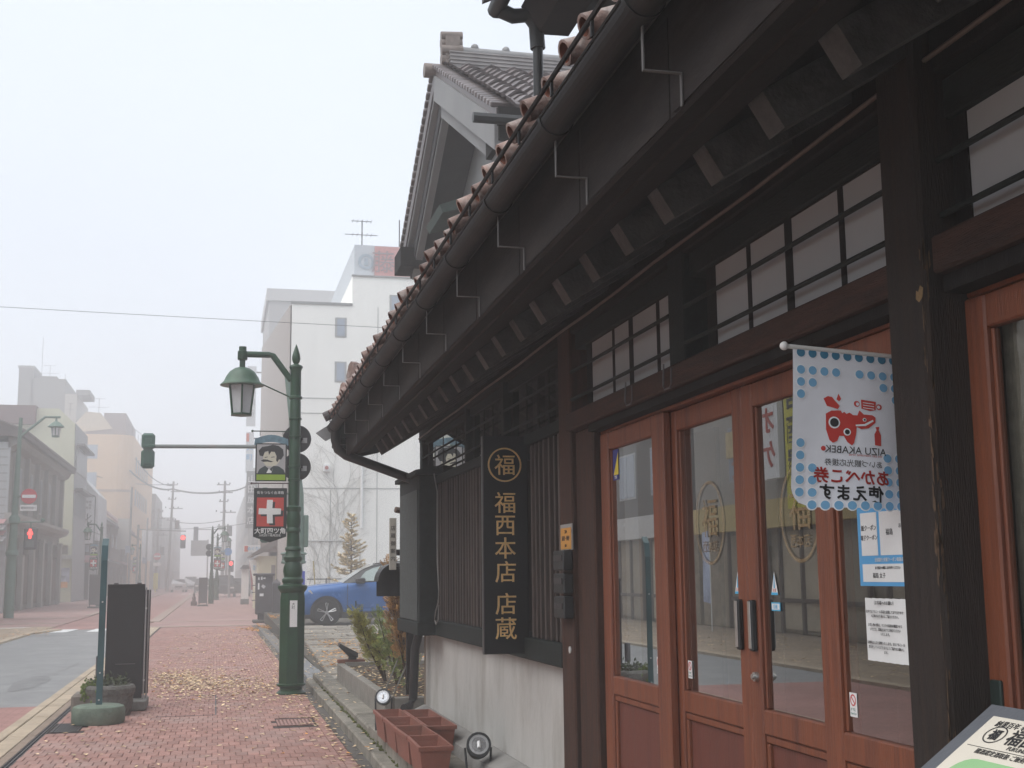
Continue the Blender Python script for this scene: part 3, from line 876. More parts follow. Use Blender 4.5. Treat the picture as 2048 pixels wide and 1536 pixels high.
while y < 11.2:
    piece('roof_tile', random.choice(ptm), (.947+random.gauss(0,.010), y+random.gauss(0,.009), 2.998+YT(y)+random.gauss(0,.006)), shop,
          rot=(0, random.gauss(0,.05), random.gauss(0,.05)))
    y += .2145
# roof plane above, with the columns running on as ribs
rf = MB().prism([(1.02,2.965),(1.02,2.93),(3.4,4.08),(3.4,4.12)], 'y', -3, 11.36)
y = -2.9
while y < 11.2:
    rf.tube([(1.2,y,3.12),(3.4,y,4.185)], .042, 8); y += .2145
build('roof', sag(rf), M_ROOFTILE, shop)
# upturned tile ends at the far corner of the eave
for (yy, zz, s) in ((9.75,3.03,1.0),(10.45,3.02,.8)):
    mb = MB().poly3((1.0,yy,zz), (.25,-.97,0), (0,0,1), [(-.09*s,0),(.09*s,0),(.10*s,.12*s),(.05*s,.20*s),(0,.22*s),(-.05*s,.2*s),(-.1*s,.12*s)], .05)
    build('end_tile', sag(mb), M_TILE, shop)
build('verge_tile', sag(MB().tube([(.93,11.36,3.02),(1.5,11.36,3.29),(3.3,11.36,4.15)], .045, 10)), M_ROOFTILE, shop)
build('corner_tile', sag(MB().poly3((.93,11.42,2.86), (1,0,.1), (0,0,1), [(-.07,.03),(.02,-.05),(.09,-.02),(.09,.12)], .03)), mat('pale_end_tile',(.22,.22,.22),.6,.2), shop)
# downpipe from the gutter end to the shutter box, and on to the ground
build('downpipe', MB().tube([(1.005,11.1,2.80),(1.01,11.12,2.70),(1.035,11.14,2.62),(1.11,11.17,2.57),(1.70,11.2,2.365)], .043, 10), M_BLACKMETAL, shop, smooth=True)
build('pipe_bracket', MB().tube([(1.03,11.13,2.70),(1.14,11.2,2.73)], .006, 6).tube([(1.14,11.2,2.76),(1.16,11.2,2.62),(1.19,11.2,2.60)], .006, 6), M_BLACKMETAL, shop)
build('downpipe', MB().tube([(1.80,11.35,1.0),(1.77,11.4,.85),(1.76,11.45,.40),(1.72,11.4,.35),(1.66,11.3,.34)], .04, 10), M_BLACKMETAL, shop, smooth=True)
# ---- shutter box at the corner
sb = build('shutter_box', MB().bbox(1.69,1.93,10.66,11.84,1.008,2.36,.006), M_GREENWOOD, shop)
build('box_panel', MB().bbox(1.683,1.6895,10.74,11.78,1.12,2.24,.003), mat('rough_green_board',(.055,.064,.062),.75,.35,16,.9,38), sb)
build('box_cap', MB().prism([(1.65,2.362),(1.65,2.40),(1.93,2.455),(1.93,2.362)], 'y', 10.62, 11.90), M_GREENWOOD, sb)
build('box_foot', MB().bbox(1.672,1.93,10.64,11.86,1.0,1.11,.006), M_GREENWOOD, sb)
build('cord', MB().tube([(1.80,10.55,2.36),(1.81,10.45,2.2),(1.80,10.40,1.9),(1.795,10.36,1.6),(1.80,10.32,1.38),(1.80,10.36,1.28),(1.80,10.48,1.20),(1.80,10.52,1.13),(1.80,10.46,1.10),(1.80,10.36,1.14),(1.80,10.33,1.26)], .006, 6), mat('grey_cord',(.22,.21,.2),.7,.1), shop, smooth=True)
build('button', MB().tube([(1.83,6.47,1.106),(1.824,6.47,1.106)], .018, 12), mat('pale_plastic',(.5,.5,.48),.5,.05), shop)
for y in (5.35,4.85):
    build('hook', MB().tube([(1.795,y,2.36),(1.79,y,2.27),(1.79,y-.02,2.25),(1.79,y-.08,2.25),(1.79,y-.10,2.27),(1.79,y-.10,2.33)], .004, 5), M_STRAP, shop)

# ---- upper storey near the camera: only the end of its eave is seen
up = MB().box(3.2, 6.5, -3, 7.0, 3.6, 6.5)
build('upper_wall', up, M_GREENWOOD, shop)
e2 = MB().prism([(1.86,5.18),(1.97,5.0),(2.18,5.005),(2.2,5.10),(3.3,5.62),(3.3,5.85)], 'y', -3, 7.5)
build('upper_eave', e2, M_EAVE, shop)
build('upper_gutter', MB().tube([(1.70,-3,5.16),(1.70,7.55,5.16)], .055, 10).tube([(1.72,7.48,5.13),(1.80,7.48,5.10),(1.9,7.49,5.12),(1.96,7.5,5.06),(1.97,7.5,4.9)], .05, 10), M_BLACKMETAL, shop, smooth=True)
build('upper_downpipe', MB().tube([(1.97,7.5,5.0),(1.97,7.5,4.45),(2.0,7.5,4.36),(2.15,7.5,4.30)], .033, 10), M_BLACKMETAL, shop, smooth=True)
build('upper_roof', MB().prism([(1.62,5.26),(1.62,5.22),(3.6,6.2),(3.6,6.3)], 'y', -3, 7.6), M_ROOFTILE, shop)

# ---- the far wing: white gabled storehouse
kura = thing('gabled_storehouse', 'white plastered storehouse gable with dark tiled roof rising behind the shop eave', 'building', (5.5, 15.0, 0.2))
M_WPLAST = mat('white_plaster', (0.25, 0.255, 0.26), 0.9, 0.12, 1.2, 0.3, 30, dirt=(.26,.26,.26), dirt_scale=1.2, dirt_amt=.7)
M_KTILE = mat('grey_roof_tile', (0.14, 0.118, 0.115), 0.45, 0.25, 5, 0.25, 40, rnd=.25)
AP, RB, LB = (15.25,8.02), (11.65,6.12), (18.1,6.34)
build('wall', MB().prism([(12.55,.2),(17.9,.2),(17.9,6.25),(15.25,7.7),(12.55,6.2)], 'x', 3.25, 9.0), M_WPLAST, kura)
# roof: boards under, then tiles laid course by course
rs = MB()
rs.prism([(RB[0],RB[1]-.10),(RB[0],RB[1]),AP,(AP[0],AP[1]-.14)], 'x', 2.62, 9.3)
rs.prism([AP,LB,(LB[0],LB[1]-.10),(AP[0],AP[1]-.14)], 'x', 2.62, 9.3)
build('roof', rs, M_KTILE, kura)
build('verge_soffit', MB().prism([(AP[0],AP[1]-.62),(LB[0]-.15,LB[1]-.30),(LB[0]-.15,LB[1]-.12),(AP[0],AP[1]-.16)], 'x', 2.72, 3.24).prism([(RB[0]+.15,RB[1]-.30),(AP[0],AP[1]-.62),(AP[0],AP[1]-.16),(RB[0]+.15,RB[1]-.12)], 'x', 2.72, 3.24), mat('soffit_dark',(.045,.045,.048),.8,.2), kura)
def slopeband(t0, t1, x0, x1, ext=0.0):
    mb = MB()
    mb.prism([(AP[0],AP[1]-t0),(RB[0]-ext,RB[1]-t0-ext*.53),(RB[0]-ext,RB[1]-t1-ext*.53),(AP[0],AP[1]-t1)], 'x', x0, x1)
    return mb
def slopeband2(t0, t1, x0, x1, ext=0.0):
    return MB().prism([(AP[0],AP[1]-t1),(LB[0]+ext,LB[1]-t1-ext*.53),(LB[0]+ext,LB[1]-t0-ext*.53),(AP[0],AP[1]-t0)], 'x', x0, x1)
build('bargeboard', slopeband2(.10,.30,2.60,2.70), M_KTILE, kura)
build('bargeboard', slopeband2(.305,.36,2.62,2.72), M_WPLAST, kura)
build('bargeboard', slopeband2(.365,.60,2.70,2.80,-.2), MATS['soffit_dark'], kura)  # far slope's plaster coloured dark: its shade is put into this band
build('bargeboard', slopeband2(.605,.65,2.72,2.82,-.25), M_WPLAST, kura)
build('bargeboard', slopeband(.10,.44,2.60,2.70), M_WPLAST, kura)
build('bargeboard', slopeband(.445,.66,2.70,2.80,-.25), M_WPLAST, kura)
build('verge_moulding', slopeband(.665,.74,2.80,2.95,-.45), mat('grey_moulding',(.17,.17,.175),.8,.2), kura)
# verge tiles edge on
vt = MB().bbox(-.03,.30,-.055,.055,-.02,.035,.010).mesh('verge_tile', M_KTILE)
sr = math.atan2(AP[1]-RB[1], AP[0]-RB[0]); sL = math.atan2(LB[1]-AP[1], LB[0]-AP[0])
for i in range(24):
    f = (i+.5)/24
    piece('verge_tile', vt, (2.60, RB[0]+(AP[0]-RB[0])*f, RB[1]+(AP[1]-RB[1])*f+.02), kura, rot=(sr,0,0))
    piece('verge_tile', vt, (2.60, AP[0]+(LB[0]-AP[0])*f, AP[1]+(LB[1]-AP[1])*f+.02), kura, rot=(sL,0,0))
# field tiles on the slope toward us: a wave in section
tw = MB(); n = 8; W, Lt = .30, .29
for i in range(n):
    def zz(u): return .045*math.cos(u*2*math.pi)*.9 + .02
    u0, u1 = i/n, (i+1)/n
    x0, x1 = (u0-.5)*W, (u1-.5)*W
    z0, z1 = zz(u0), zz(u1)
    tw.add([(x0,-Lt/2,z0+.03),(x1,-Lt/2,z1+.03),(x1,Lt/2,z1-.01),(x0,Lt/2,z0-.01),(x0,-Lt/2,z0-.005),(x1,-Lt/2,z1-.005)], [(0,1,2,3),(4,5,1,0)])
twm = tw.mesh('roof_tile', M_KTILE, smooth=True)
SL = math.hypot(AP[0]-RB[0], AP[1]-RB[1]); nc = 15
for c in range(nc):
    f = (c+.5)/nc
    for k in range(15):
        piece('roof_tile', twm, (2.86+k*.30, RB[0]+(AP[0]-RB[0])*f-.02, RB[1]+(AP[1]-RB[1])*f+.03+random.gauss(0,.004)), kura, rot=(sr,random.gauss(0,.02),0))
# ridge and its end ornament
rg = MB().box(2.80,9.2,AP[0]-.14,AP[0]+.14,AP[1]-.05,AP[1]+.20)
for z in (.03,.08,.13,.18): rg.box(2.79,9.2,AP[0]-.155,AP[0]+.155,AP[1]+z,AP[1]+z+.018)
rgo = build('ridge', rg, mat('ridge_plaster',(.30,.28,.275),.8,.15,6,.2), kura)
build('ridge_cap', MB().tube([(2.9,AP[0],AP[1]+.255),(9.2,AP[0],AP[1]+.255)], .065, 10), mat('ridge_cap',(.26,.255,.255),.6,.15), rgo, smooth=True)
nb = MB().sphere((0,0,0), .055, 8, 6).mesh('ridge_knob', MATS['ridge_cap'])
for i in range(8): piece('ridge_knob', nb, (3.15+i*.42, AP[0], AP[1]+.325), rgo)
oni = MB()
for y, z, r in ((0,.12,.075),(-.02,.24,.075),(.02,.35,.07),(0,.45,.06)):
    oni.tube([(2.70,AP[0]+y,AP[1]+z),(2.98,AP[0]+y,AP[1]+z+.02)], r, 12)
oni.box(2.75,2.94,AP[0]-.07,AP[0]+.07,AP[1],AP[1]+.44)
build('ridge_end', oni, mat('ridge_end_tile',(.20,.165,.145),.6,.25,10,.3), kura, smooth=True)
build('ridge_roundel', MB().tube([(2.48,AP[0]+.02,AP[1]-.03),(2.9,AP[0]+.02,AP[1]-.03)], .095, 12), MATS['ridge_end_tile'], kura, smooth=True)
# eave ends, hood over the gable window, gable panel
build('eave_board', MB().box(2.64,9,RB[0]-.05,RB[0]+.6,RB[1]-.34,RB[1]-.12).box(2.62,9,RB[0]-.10,RB[0]-.03,RB[1]-.20,RB[1]-.02), M_DARKWOOD, kura)
for pts, rr_ in (([(2.35,RB[0]-.16,RB[1]-.18),(9,RB[0]-.16,RB[1]-.18)],.055),([(2.52,LB[0]+.10,LB[1]-.20),(9,LB[0]+.14,LB[1]-.22)],.055),([(2.52,LB[0]+.0,LB[1]-.36),(9,LB[0]+.02,LB[1]-.45)],.05)):
    build('eave_gutter', MB().tube(pts, rr_, 8), M_BLACKMETAL, kura, smooth=True)
build('eave_board', MB().box(2.5,9,LB[0]-.6,LB[0]+.05,LB[1]-.40,LB[1]-.12), M_DARKWOOD, kura)
gh = MB().prism([(2.66,6.16),(3.24,6.38),(3.24,6.22),(2.70,6.06)], 'y', 15.15, 16.2)
build('window_hood', gh, M_COPPER, kura)
build('gable_window', MB().box(3.20,3.26,15.2,17.2,4.6,6.1), M_DARKWOOD, kura)
# ================================================================== THINGS BY THE SHOP
# ---- hanging name board
sg = thing('shop_signboard', 'tall black signboard with raised gold lettering beside the lattice window', 'signboard', (1.71, 7.47, 1.03))
M_LACQ = mat('black_lacquer', (0.013,0.013,0.014), .35, .2, 3, .05, spec=.5)
build('board', MB().bbox(1.573,1.858,7.47,7.51,1.03,2.345,.004), M_LACQ, sg)
build('edge_strip', MB().bbox(1.571,1.579,7.463,7.4695,1.03,2.345,.001), M_STRAP, sg)
X_, Z_ = (1,0,0), (0,0,1)
cx = 1.712
mb = MB()
for i in range(40):
    a0, a1 = 2*math.pi*i/40, 2*math.pi*(i+1)/40
    mb.poly3((cx,7.460,2.168), X_, Z_, [(.105*math.cos(a0),.105*math.sin(a0)),(.105*math.cos(a1),.105*math.sin(a1)),(.096*math.cos(a1),.096*math.sin(a1)),(.096*math.cos(a0),.096*math.sin(a0))], .01)
build('gold_ring', mb, M_GOLD, sg)
def char(ch, x, z, s, m=M_GOLD): lettering('gold_character', ch, s, (x,7.4695,z), X_, Z_, m, sg, .009, bold=.0004)
char('福', cx, 2.168, .135)
for ch, z in zip('福西本店店蔵', (1.937,1.798,1.662,1.519,1.328,1.182)): char(ch, cx, z, .138)
build('bracket', MB().box(1.859,1.90,7.475,7.505,2.20,2.24).box(1.859,1.90,7.475,7.505,1.12,1.16), M_BLACKMETAL, sg)
# ---- letter boxes with an orange notice
bx = thing('letter_box_stack', 'stack of small black letter boxes on the brown door post', 'letter box', (1.80, 6.48, 1.24))
for z0, z1 in ((1.52,1.625),(1.40,1.505),(1.27,1.385)):
    b_ = build('letter_box', MB().bbox(1.775,1.829,6.39,6.59,z0,z1,.006), M_BLACKMETAL, bx)
    build('flap', MB().bbox(1.770,1.7745,6.41,6.57,z0+.05,z0+.08,.001), mat('box_flap',(.035,.03,.032),.4,.2), b_)
nt = thing('orange_notice', 'small orange notice in a clear sleeve above the black letter boxes', 'notice', (1.82, 6.48, 1.63))
build('sleeve', MB().box(1.8225,1.8285,6.375,6.605,1.628,1.765), mat('clear_sleeve',(.30,.29,.28),.3,.1), nt)
build('paper', MB().box(1.8195,1.8222,6.39,6.59,1.632,1.745), mat('orange_paper',(.56,.27,.06),.7,.06), nt)
lettering('notice_text', '新聞・郵便', .030, (1.819,6.49,1.69), U_, V_, M_INK, nt, .0006)
lettering('notice_text', 'ご案内', .020, (1.819,6.49,1.725), U_, V_, M_INK, nt, .0006)
lettering('notice_text', '福西', .018, (1.819,6.49,1.652), U_, V_, M_INK, nt, .0006)
# ---- posters on the glass
po = thing('coupon_poster', 'blue coupon poster with white panels taped on the door glass', 'poster', (1.8965, 3.33, 1.57))
XP = 1.896
build('sheet', MB().box(XP-.002,XP,3.10,3.475,1.456,1.705), mat('poster_blue',(.10,.36,.66),.5,.06,bump=0), po)
for y0,y1,z0,z1 in ((3.36,3.455,1.545,1.672),(3.15,3.345,1.545,1.672),(3.15,3.455,1.468,1.52)):
    build('white_panel', MB().box(XP-.003,XP-.0021,y0,y1,z0,z1), M_WHITE, po)
for s, y, z, h in (('紙クーポン',3.407,1.627,.018),('電子クーポン',3.407,1.598,.0165),('福島',3.29,1.612,.020),('お一人',3.215,1.628,.015),('全国旅行支援クーポン取扱店',3.30,1.5325,.0125),('お手続きの際にお声がけください',3.31,1.509,.0095),('福島 太子',3.36,1.487,.017)):
    lettering('poster_text', s, h, (XP-.0034,y,z), U_, V_, M_INK if 'クーポン取扱' not in s else M_WHITE, po, .0006)
pn = thing('printed_notice', 'white printed notice to customers taped under the blue poster', 'notice', (1.897, 3.33, 1.33))
n=6; mb=MB()
for i in range(n):
    a, b = 3.20+.25*i/n, 3.20+.25*(i+1)/n
    xa, xb = XP-.006-.003*math.sin(i*.9), XP-.006-.003*math.sin((i+1)*.9)
    mb.quad((xa,a,1.238),(xb,b,1.2395),(xb,b,1.4215),(xa,a,1.42))
build('sheet', mb, M_WHITE, pn)
for k, s in enumerate(('（お客様へのお願い）','','店内ではアルコール消毒を設置しておりますので','入店時のお手洗いにご協力ください。','','お買い物の際は、マスクの着用を確認させて','いただき、間隔をあけてお並びください','いたします。','','混雑時は入店を制限いたします。またアルコール','消毒をしていただきますようご協力をお願いし','ます。')):
    if s: lettering('notice_text', s, .0095 if k else .0125, (XP-.0108,3.33,1.408-k*.0128), U_, V_, M_INK, pn, .0005)
# ---- flag held out from the pillar
fl = thing('shop_flag', 'small blue dotted flag with a red ox, seen from behind, on a white rod', 'flag', (1.70, 3.2, 1.66))
M_ROD = mat('white_plastic', (.72,.71,.69), .35, .04, bump=0, spec=.5)
rodp = lambda t: Vector((1.549+.33*t, 3.2, 2.130-.0205*t))
build('rod', MB().tube([rodp(0),rodp(1.0)], .0065, 10), M_ROD, fl, smooth=True)
build('ball', MB().sphere(tuple(rodp(-.01)), .0125, 14, 10), M_ROD, fl, smooth=True)
M_CLOTH = mat('flag_cloth', (.84,.86,.92), .85, .03, 20, .1, 400)
M_DOT = mat('flag_dot', (.20,.45,.70), .85, .05, 20, 0)
M_DOTD = mat('flag_dot_dark', (.05,.20,.33), .85, .05, 20, 0)
M_RING = mat('flag_dot_ring', (.90,.92,.95), .85, .02, bump=0)
M_FRED = mat('flag_red', (.58,.055,.045), .85, .05, bump=0)
Wf, Hf = .318, .445
def fsurf(a, b):
    """a across from the free edge (0) to the pillar (1), b down (0..1)"""
    x = 1.572 + Wf*a + (-.016*b)*(1-a)
    z = 2.1245 - .0205*a*.95 - Hf*b + .012*a*b
    y = 3.2 + .010*math.sin(a*5.2+b*1.2)*b + .018*b*b*(1-a)
    return Vector((x, y, z))
def inflag(a, b):
    r = .14
    for ca, sgn in ((r*1.25,-1),):
        if a < ca and b > 1-r and ((ca-a)/ca)**2 + ((b-(1-r))/r)**2 > 1: return False
    return 0 <= a <= 1.02 and 0 <= b <= 1
cl = MB(); na, nb_ = 28, 36
edge = []
def ca(i): return i/na
gridp = {}
for j in range(nb_+1):
    b = j/nb_
    r = .14; a0 = 0.0
    if b > 1-r: a0 = .175*(1-math.sqrt(max(0,1-((b-(1-r))/r)**2)))
    for i in range(na+1):
        gridp[i,j] = len(cl.v); cl.v.append(tuple(fsurf(a0+(1.0-a0)*i/na, b)))
for j in range(nb_):
    for i in range(na):
        cl.f.append([gridp[i,j],gridp[i+1,j],gridp[i+1,j+1],gridp[i,j+1]]); cl.mi.append(0); cl.t.append(1)
build('cloth', cl, M_CLOTH, fl, smooth=True)
LIFT = Vector((0,-.0012,0))
def onflag(pts, m, name, lift=1.0):
    for p in pts:
        vs = [fsurf(a,b)+LIFT*lift for a,b in p]
        build(name, MB().add(vs, [list(range(len(vs)))]), m, fl)
asp = Wf/Hf
def circ2(a, b, r, n=14): return circ(a, .315+.84*(b-.355), r*.92, n)
def circ(a, b, r, n=14, cut=None):
    out = []
    for i in range(n):
        t = 2*math.pi*i/n
        q = (a+r*math.cos(t), b+r*asp*math.sin(t))
        out.append(q)
    return out
WHITE_SHAPE = [(.52,.07),(1.04,.37),(1.04,.57),(.85,.68),(.85,.955),(.23,.955),(.23,.72),(.03,.53),(.03,.37)]
def blank(a, b):
    c = False; n = len(WHITE_SHAPE)
    for i in range(n):
        (x1,y1),(x2,y2) = WHITE_SHAPE[i], WHITE_SHAPE[(i+1)%n]
        if (y1 > b) != (y2 > b) and a < (x2-x1)*(b-y1)/(y2-y1)+x1: c = not c
    return c
dots, rings, dark = [], [], []
for r in range(13):
    for c in range(9):
        a, b = .075+c*.1125, .055+r*.0775
        if r == 0: continue
        # the pale diamond in the middle stays free of dots
        if blank(a, b): continue
        if not inflag(a-.02,b) or not inflag(a,b+.012): continue
        dots.append(circ(a,b,.039)); rings.append(circ(a,b,.050))
for c in range(9): dark.append(circ(.075+c*.1125, .022, .040))
for q in rings: onflag([q], M_RING, 'dot_ring', 1.0)
for q in dots: onflag([q], M_DOT, 'dot', 1.6)
for q in dark: onflag([q], M_DOTD, 'dot', 1.6)
def P(px, py):   # sketch units on a 100 x 100 card
    return (px/100, .315+.84*(py/100-.355))
ox = [[P(*q) for q in ((31,46),(36,43.5),(42,43),(45,43),(46,45),(48,43.8),(50,45.4),(53,44.2),(56,46),(60,46),(62,42),(66,45),(74,45.2),(77,47),(76.5,51),(70,55.5),(63,56.5),(59,55),(58,61),(56,67.5),(54,69.5),(50,67),(47,62.5),(43,62.5),(41,66.5),(37,68),(34,66),(31,58))]]
onflag(ox, M_FRED, 'red_ox', 1.6)
onflag([circ2(.385,.525,.058,18), circ2(.50,.593,.037,16), circ2(.663,.492,.019,12)], M_RING, 'ox_spot_ring', 2.4)
onflag([circ2(.385,.525,.043,18), circ2(.50,.593,.024,16), circ2(.663,.492,.011,12)], M_INK, 'ox_spot', 3.2)
onflag([[P(58,53.3),P(66,52.5),P(74,48.8),P(74.8,50),P(67,54),P(58,54.6)]], M_RING, 'ox_mouth', 2.4)
onflag([[P(29,34.5),P(33,32.5),P(37,33),P(40,36),P(44,39.5),P(42,42),P(37,41),P(32,40)],[P(43,30),P(45.5,34),P(43.5,36),P(41,34.5)],[P(64,33.5),P(78,34.5),P(77.5,41),P(72,42),P(64,40.5)],
        [P(75,60),P(77,57),P(79.5,57),P(81,60.5),P(80.8,69),P(75,68.5)],[P(76.4,54.3),P(80,54),P(79,57),P(77.2,57)]], M_FRED, 'red_mark', 1.6)
onflag([circ2(.60,.37,.030,12), circ2(.808,.385,.030,12)], M_FRED, 'red_mark', 1.2)
onflag([circ2(.605,.372,.017,10), circ2(.803,.385,.017,10)], M_CLOTH, 'red_mark_hole', 1.9)
onflag([[P(65.5,35.5+k*2),P(76,36.2+k*2),P(76,36.7+k*2),P(65.5,36+k*2)] for k in range(3)], M_RING, 'mask_fold', 2.4)
onflag([circ2(.285,.725,.024,14)], M_FRED, 'red_mark', 1.6)
ang = -.062
def backtext(s, size, a, b, m, bold=0.0, name='flag_text', lift=1.8):
    p = fsurf(a,b)+LIFT*lift
    u = Vector((-math.cos(ang),0,-math.sin(ang)*1.0)); v = Vector((math.sin(ang)*1.0,0,math.cos(ang)))
    v = Vector((u.z,0,-u.x)).normalized()
    if v.z < 0: v = -v
    o = lettering(name, s, size, p, u, v, m, fl, .0006, bold=bold)
    off = origin(fl)
    for vt in o.data.vertices:          # lay the print on the cloth's folds
        x, z = vt.co.x+off.x, vt.co.z+off.z
        bb = (2.1245-z)/Hf
        for _ in range(3):
            aa = (x-1.572+.016*bb)/(Wf+.016*bb); bb = (2.1245-.0205*.95*aa+.012*aa*bb-z)/Hf
        vt.co.y = fsurf(aa,bb).y-off.y-.0012*lift
    return o
backtext('AIZU AKABEK', .029, .575, .632, M_INK)
backtext('we can overcome virus', .0105, .66, .662, M_FRED)
backtext('あいづ観光応援券', .0215, .55, .715, M_INK)
M_HALO = M_RING
backtext('あかべこ券', .045, .53, .80, M_FRED, .0012)
backtext('使えます', .047, .53, .905, M_INK, .0012)
# ---- tilted menu stand at the right edge
st = thing('menu_stand', 'grey framed menu board tilted on a stand before the dark pillar', 'menu board', (1.40, 2.2, .2))
T0, T1 = Vector((1.505,2.262,1.236)), Vector((1.505,1.50,1.236))
dn = Vector((-.162,0,-.113)).normalized()       # down the tilted face, out to the street
un = Vector((0,-1,0))
face = lambda a, b, h=0.0: T0 + un*a + dn*b + un.cross(-dn).normalized()*h
def slab(a0,a1,b0,b1,h0,h1):
    mb = MB()
    q = [face(a,b,h) for h in (h0,h1) for a,b in ((a0,b0),(a1,b0),(a1,b1),(a0,b1))]
    return mb.add(q, [(0,1,2,3),(4,7,6,5),(0,4,5,1),(1,5,6,2),(2,6,7,3),(3,7,4,0)])
build('frame', slab(0,.70,0,.62,-.02,.0), mat('grey_frame',(.17,.18,.20),.4,.08,metal=.3), st)
build('menu_sheet', slab(.045,.655,.032,.60,.001,.002), mat('cream_paper',(.72,.67,.57),.6,.04,bump=0), st)
vv = -dn
lettering('menu_text', '創業百年 老舗の味', .018, face(.15,.050,.0025), un, vv, M_INK, st, .0006)
mb = MB(); O = face(.105,.080,.003)
for i in range(28):
    a0, a1 = 2*math.pi*i/28, 2*math.pi*(i+1)/28
    mb.poly3(O, un, vv, [(.030*math.cos(a0),.024*math.sin(a0)),(.030*math.cos(a1),.024*math.sin(a1)),(.027*math.cos(a1),.0213*math.sin(a1)),(.027*math.cos(a0),.0213*math.sin(a0))])
build('crest_ring', mb, M_INK, st)
lettering('menu_text', '福', .030, face(.105,.080,.003), un, vv, M_INK, st, .0006, bold=.0006)
lettering('menu_text', '福西本店', .045, face(.235,.079,.003), un, vv, M_INK, st, .0006, bold=.0004)
lettering('menu_text', 'FUKUNISHI HONTEN', .014, face(.24,.107,.003), un, vv, M_INK, st, .0006)
lettering('menu_text', '國酒認定酒取扱 ご飯処・酒器 甘味・道具', .0145, face(.235,.128,.003), un, vv, M_INK, st, .0006)
build('rule', slab(.06,.64,.117,.118,.0025,.003), M_INK, st)
rr = []
for cxx, cyy, a0 in ((.58,.198,0),(.13,.198,90),(.13,.50,180),(.58,.50,270)):
    for k in range(6):
        t = math.radians(a0+90*k/5); rr.append((cxx+.05*math.cos(t), -(cyy)+.05*math.sin(t)))
build('green_panel', MB().poly3(face(0,0,.003), un, vv, rr, .0005), mat('menu_green',(.30,.53,.26),.6,.05,bump=0), st)
build('stand_leg', MB().bbox(1.47,1.53,1.62,1.68,.0,1.1,.004).bbox(1.47,1.53,2.06,2.12,0,1.1,.004).bbox(1.2,1.8,1.62,1.68,0,.04,.004).bbox(1.2,1.8,2.06,2.12,0,.04,.004), M_BLACKMETAL, st)
# ---- spotlights on the steps
M_LENS = mat('lamp_reflector', (.78,.78,.78), .18, .05, metal=.8)
def spot(name, label, c, d, r, L, loc):
    t = thing(name, label, 'spotlight', loc, 'black spotlights lighting the shop front')
    c, d = Vector(c), Vector(d).normalized()
    sd = Vector((d.y,-d.x,0)).normalized()
    h = MB().tube([c-d*L, c-d*L*.8, c-d*L*.3, c+d*.02], [r*.55,r*.8,r*.95,r], 18)
    h.tube([c+d*.0205,c+d*.026,c+d*.0262], [r*1.0,r*1.0,r*.8], 18, cap=False)
    build('housing', h, M_BLACKMETAL, t, smooth=True)
    u = sd; v = u.cross(d).normalized()
    build('lens', MB().disc(c+d*.0225, u, v, r*.78, 20), M_LENS, t)
    build('lens_ring', MB().disc(c+d*.0235, u, v, r*.80, 20, r*.60), mat('lens_ring',(.55,.55,.55),.3,.05,metal=.6), t)
    build('bulb', MB().tube([c+d*.022+v*r*.25, c+d*.03-v*r*.25], r*.13, 8), mat('bulb_glass',(.75,.75,.75),.15,.02), t)
    build('yoke', MB().tube([c-d*L*.4+sd*r*1.05, Vector((c.x,c.y,loc[2]))+sd*r*.9], .008, 6).tube([c-d*L*.4-sd*r*1.05, Vector((c.x,c.y,loc[2]))-sd*r*.9], .008, 6).box(loc[0]-.05,loc[0]+.05,loc[1]-.05,loc[1]+.05,loc[2],loc[2]+.018), M_BLACKMETAL, t)
    return t
spot('spotlight', 'round black spotlight behind the flower boxes facing the street', (1.425,10.95,.475), (-.25,-1,.35), .068, .10, (1.43,11.0,.20))
spot('spotlight', 'round black spotlight by the plaster wall close to the door post', (1.71,8.3,.395), (-.12,-1,.42), .082, .13, (1.71,8.38,.20))
t = thing('floodlight', 'flat black floodlight standing on a brick at the garden edge', 'spotlight', (1.70,16.75,.385))
build('brick_base', MB().bbox(1.58,1.93,16.68,16.82,.386,.432,.006), mat('loose_brick',(.20,.085,.06),.85,.2,14,.4), t)
build('housing', MB().add([(1.60,16.6,.64),(1.60,16.85,.64),(1.83,16.6,.52),(1.83,16.85,.52),(1.585,16.6,.605),(1.585,16.85,.605),(1.72,16.62,.47),(1.72,16.83,.47),(1.83,16.6,.46),(1.83,16.85,.46)],
      [(0,1,3,2),(0,2,8,6,4),(1,5,7,9,3),(4,5,1,0),(2,3,9,8),(4,6,7,5),(6,8,9,7)]).box(1.72,1.82,16.68,16.77,.43,.475), M_BLACKMETAL, t)
build('glass', MB().add([(1.62,16.62,.636),(1.62,16.83,.636),(1.80,16.83,.543),(1.80,16.62,.543)], [(0,1,2,3)]), mat('flood_glass',(.62,.63,.65),.12,.05,spec=.8), t)
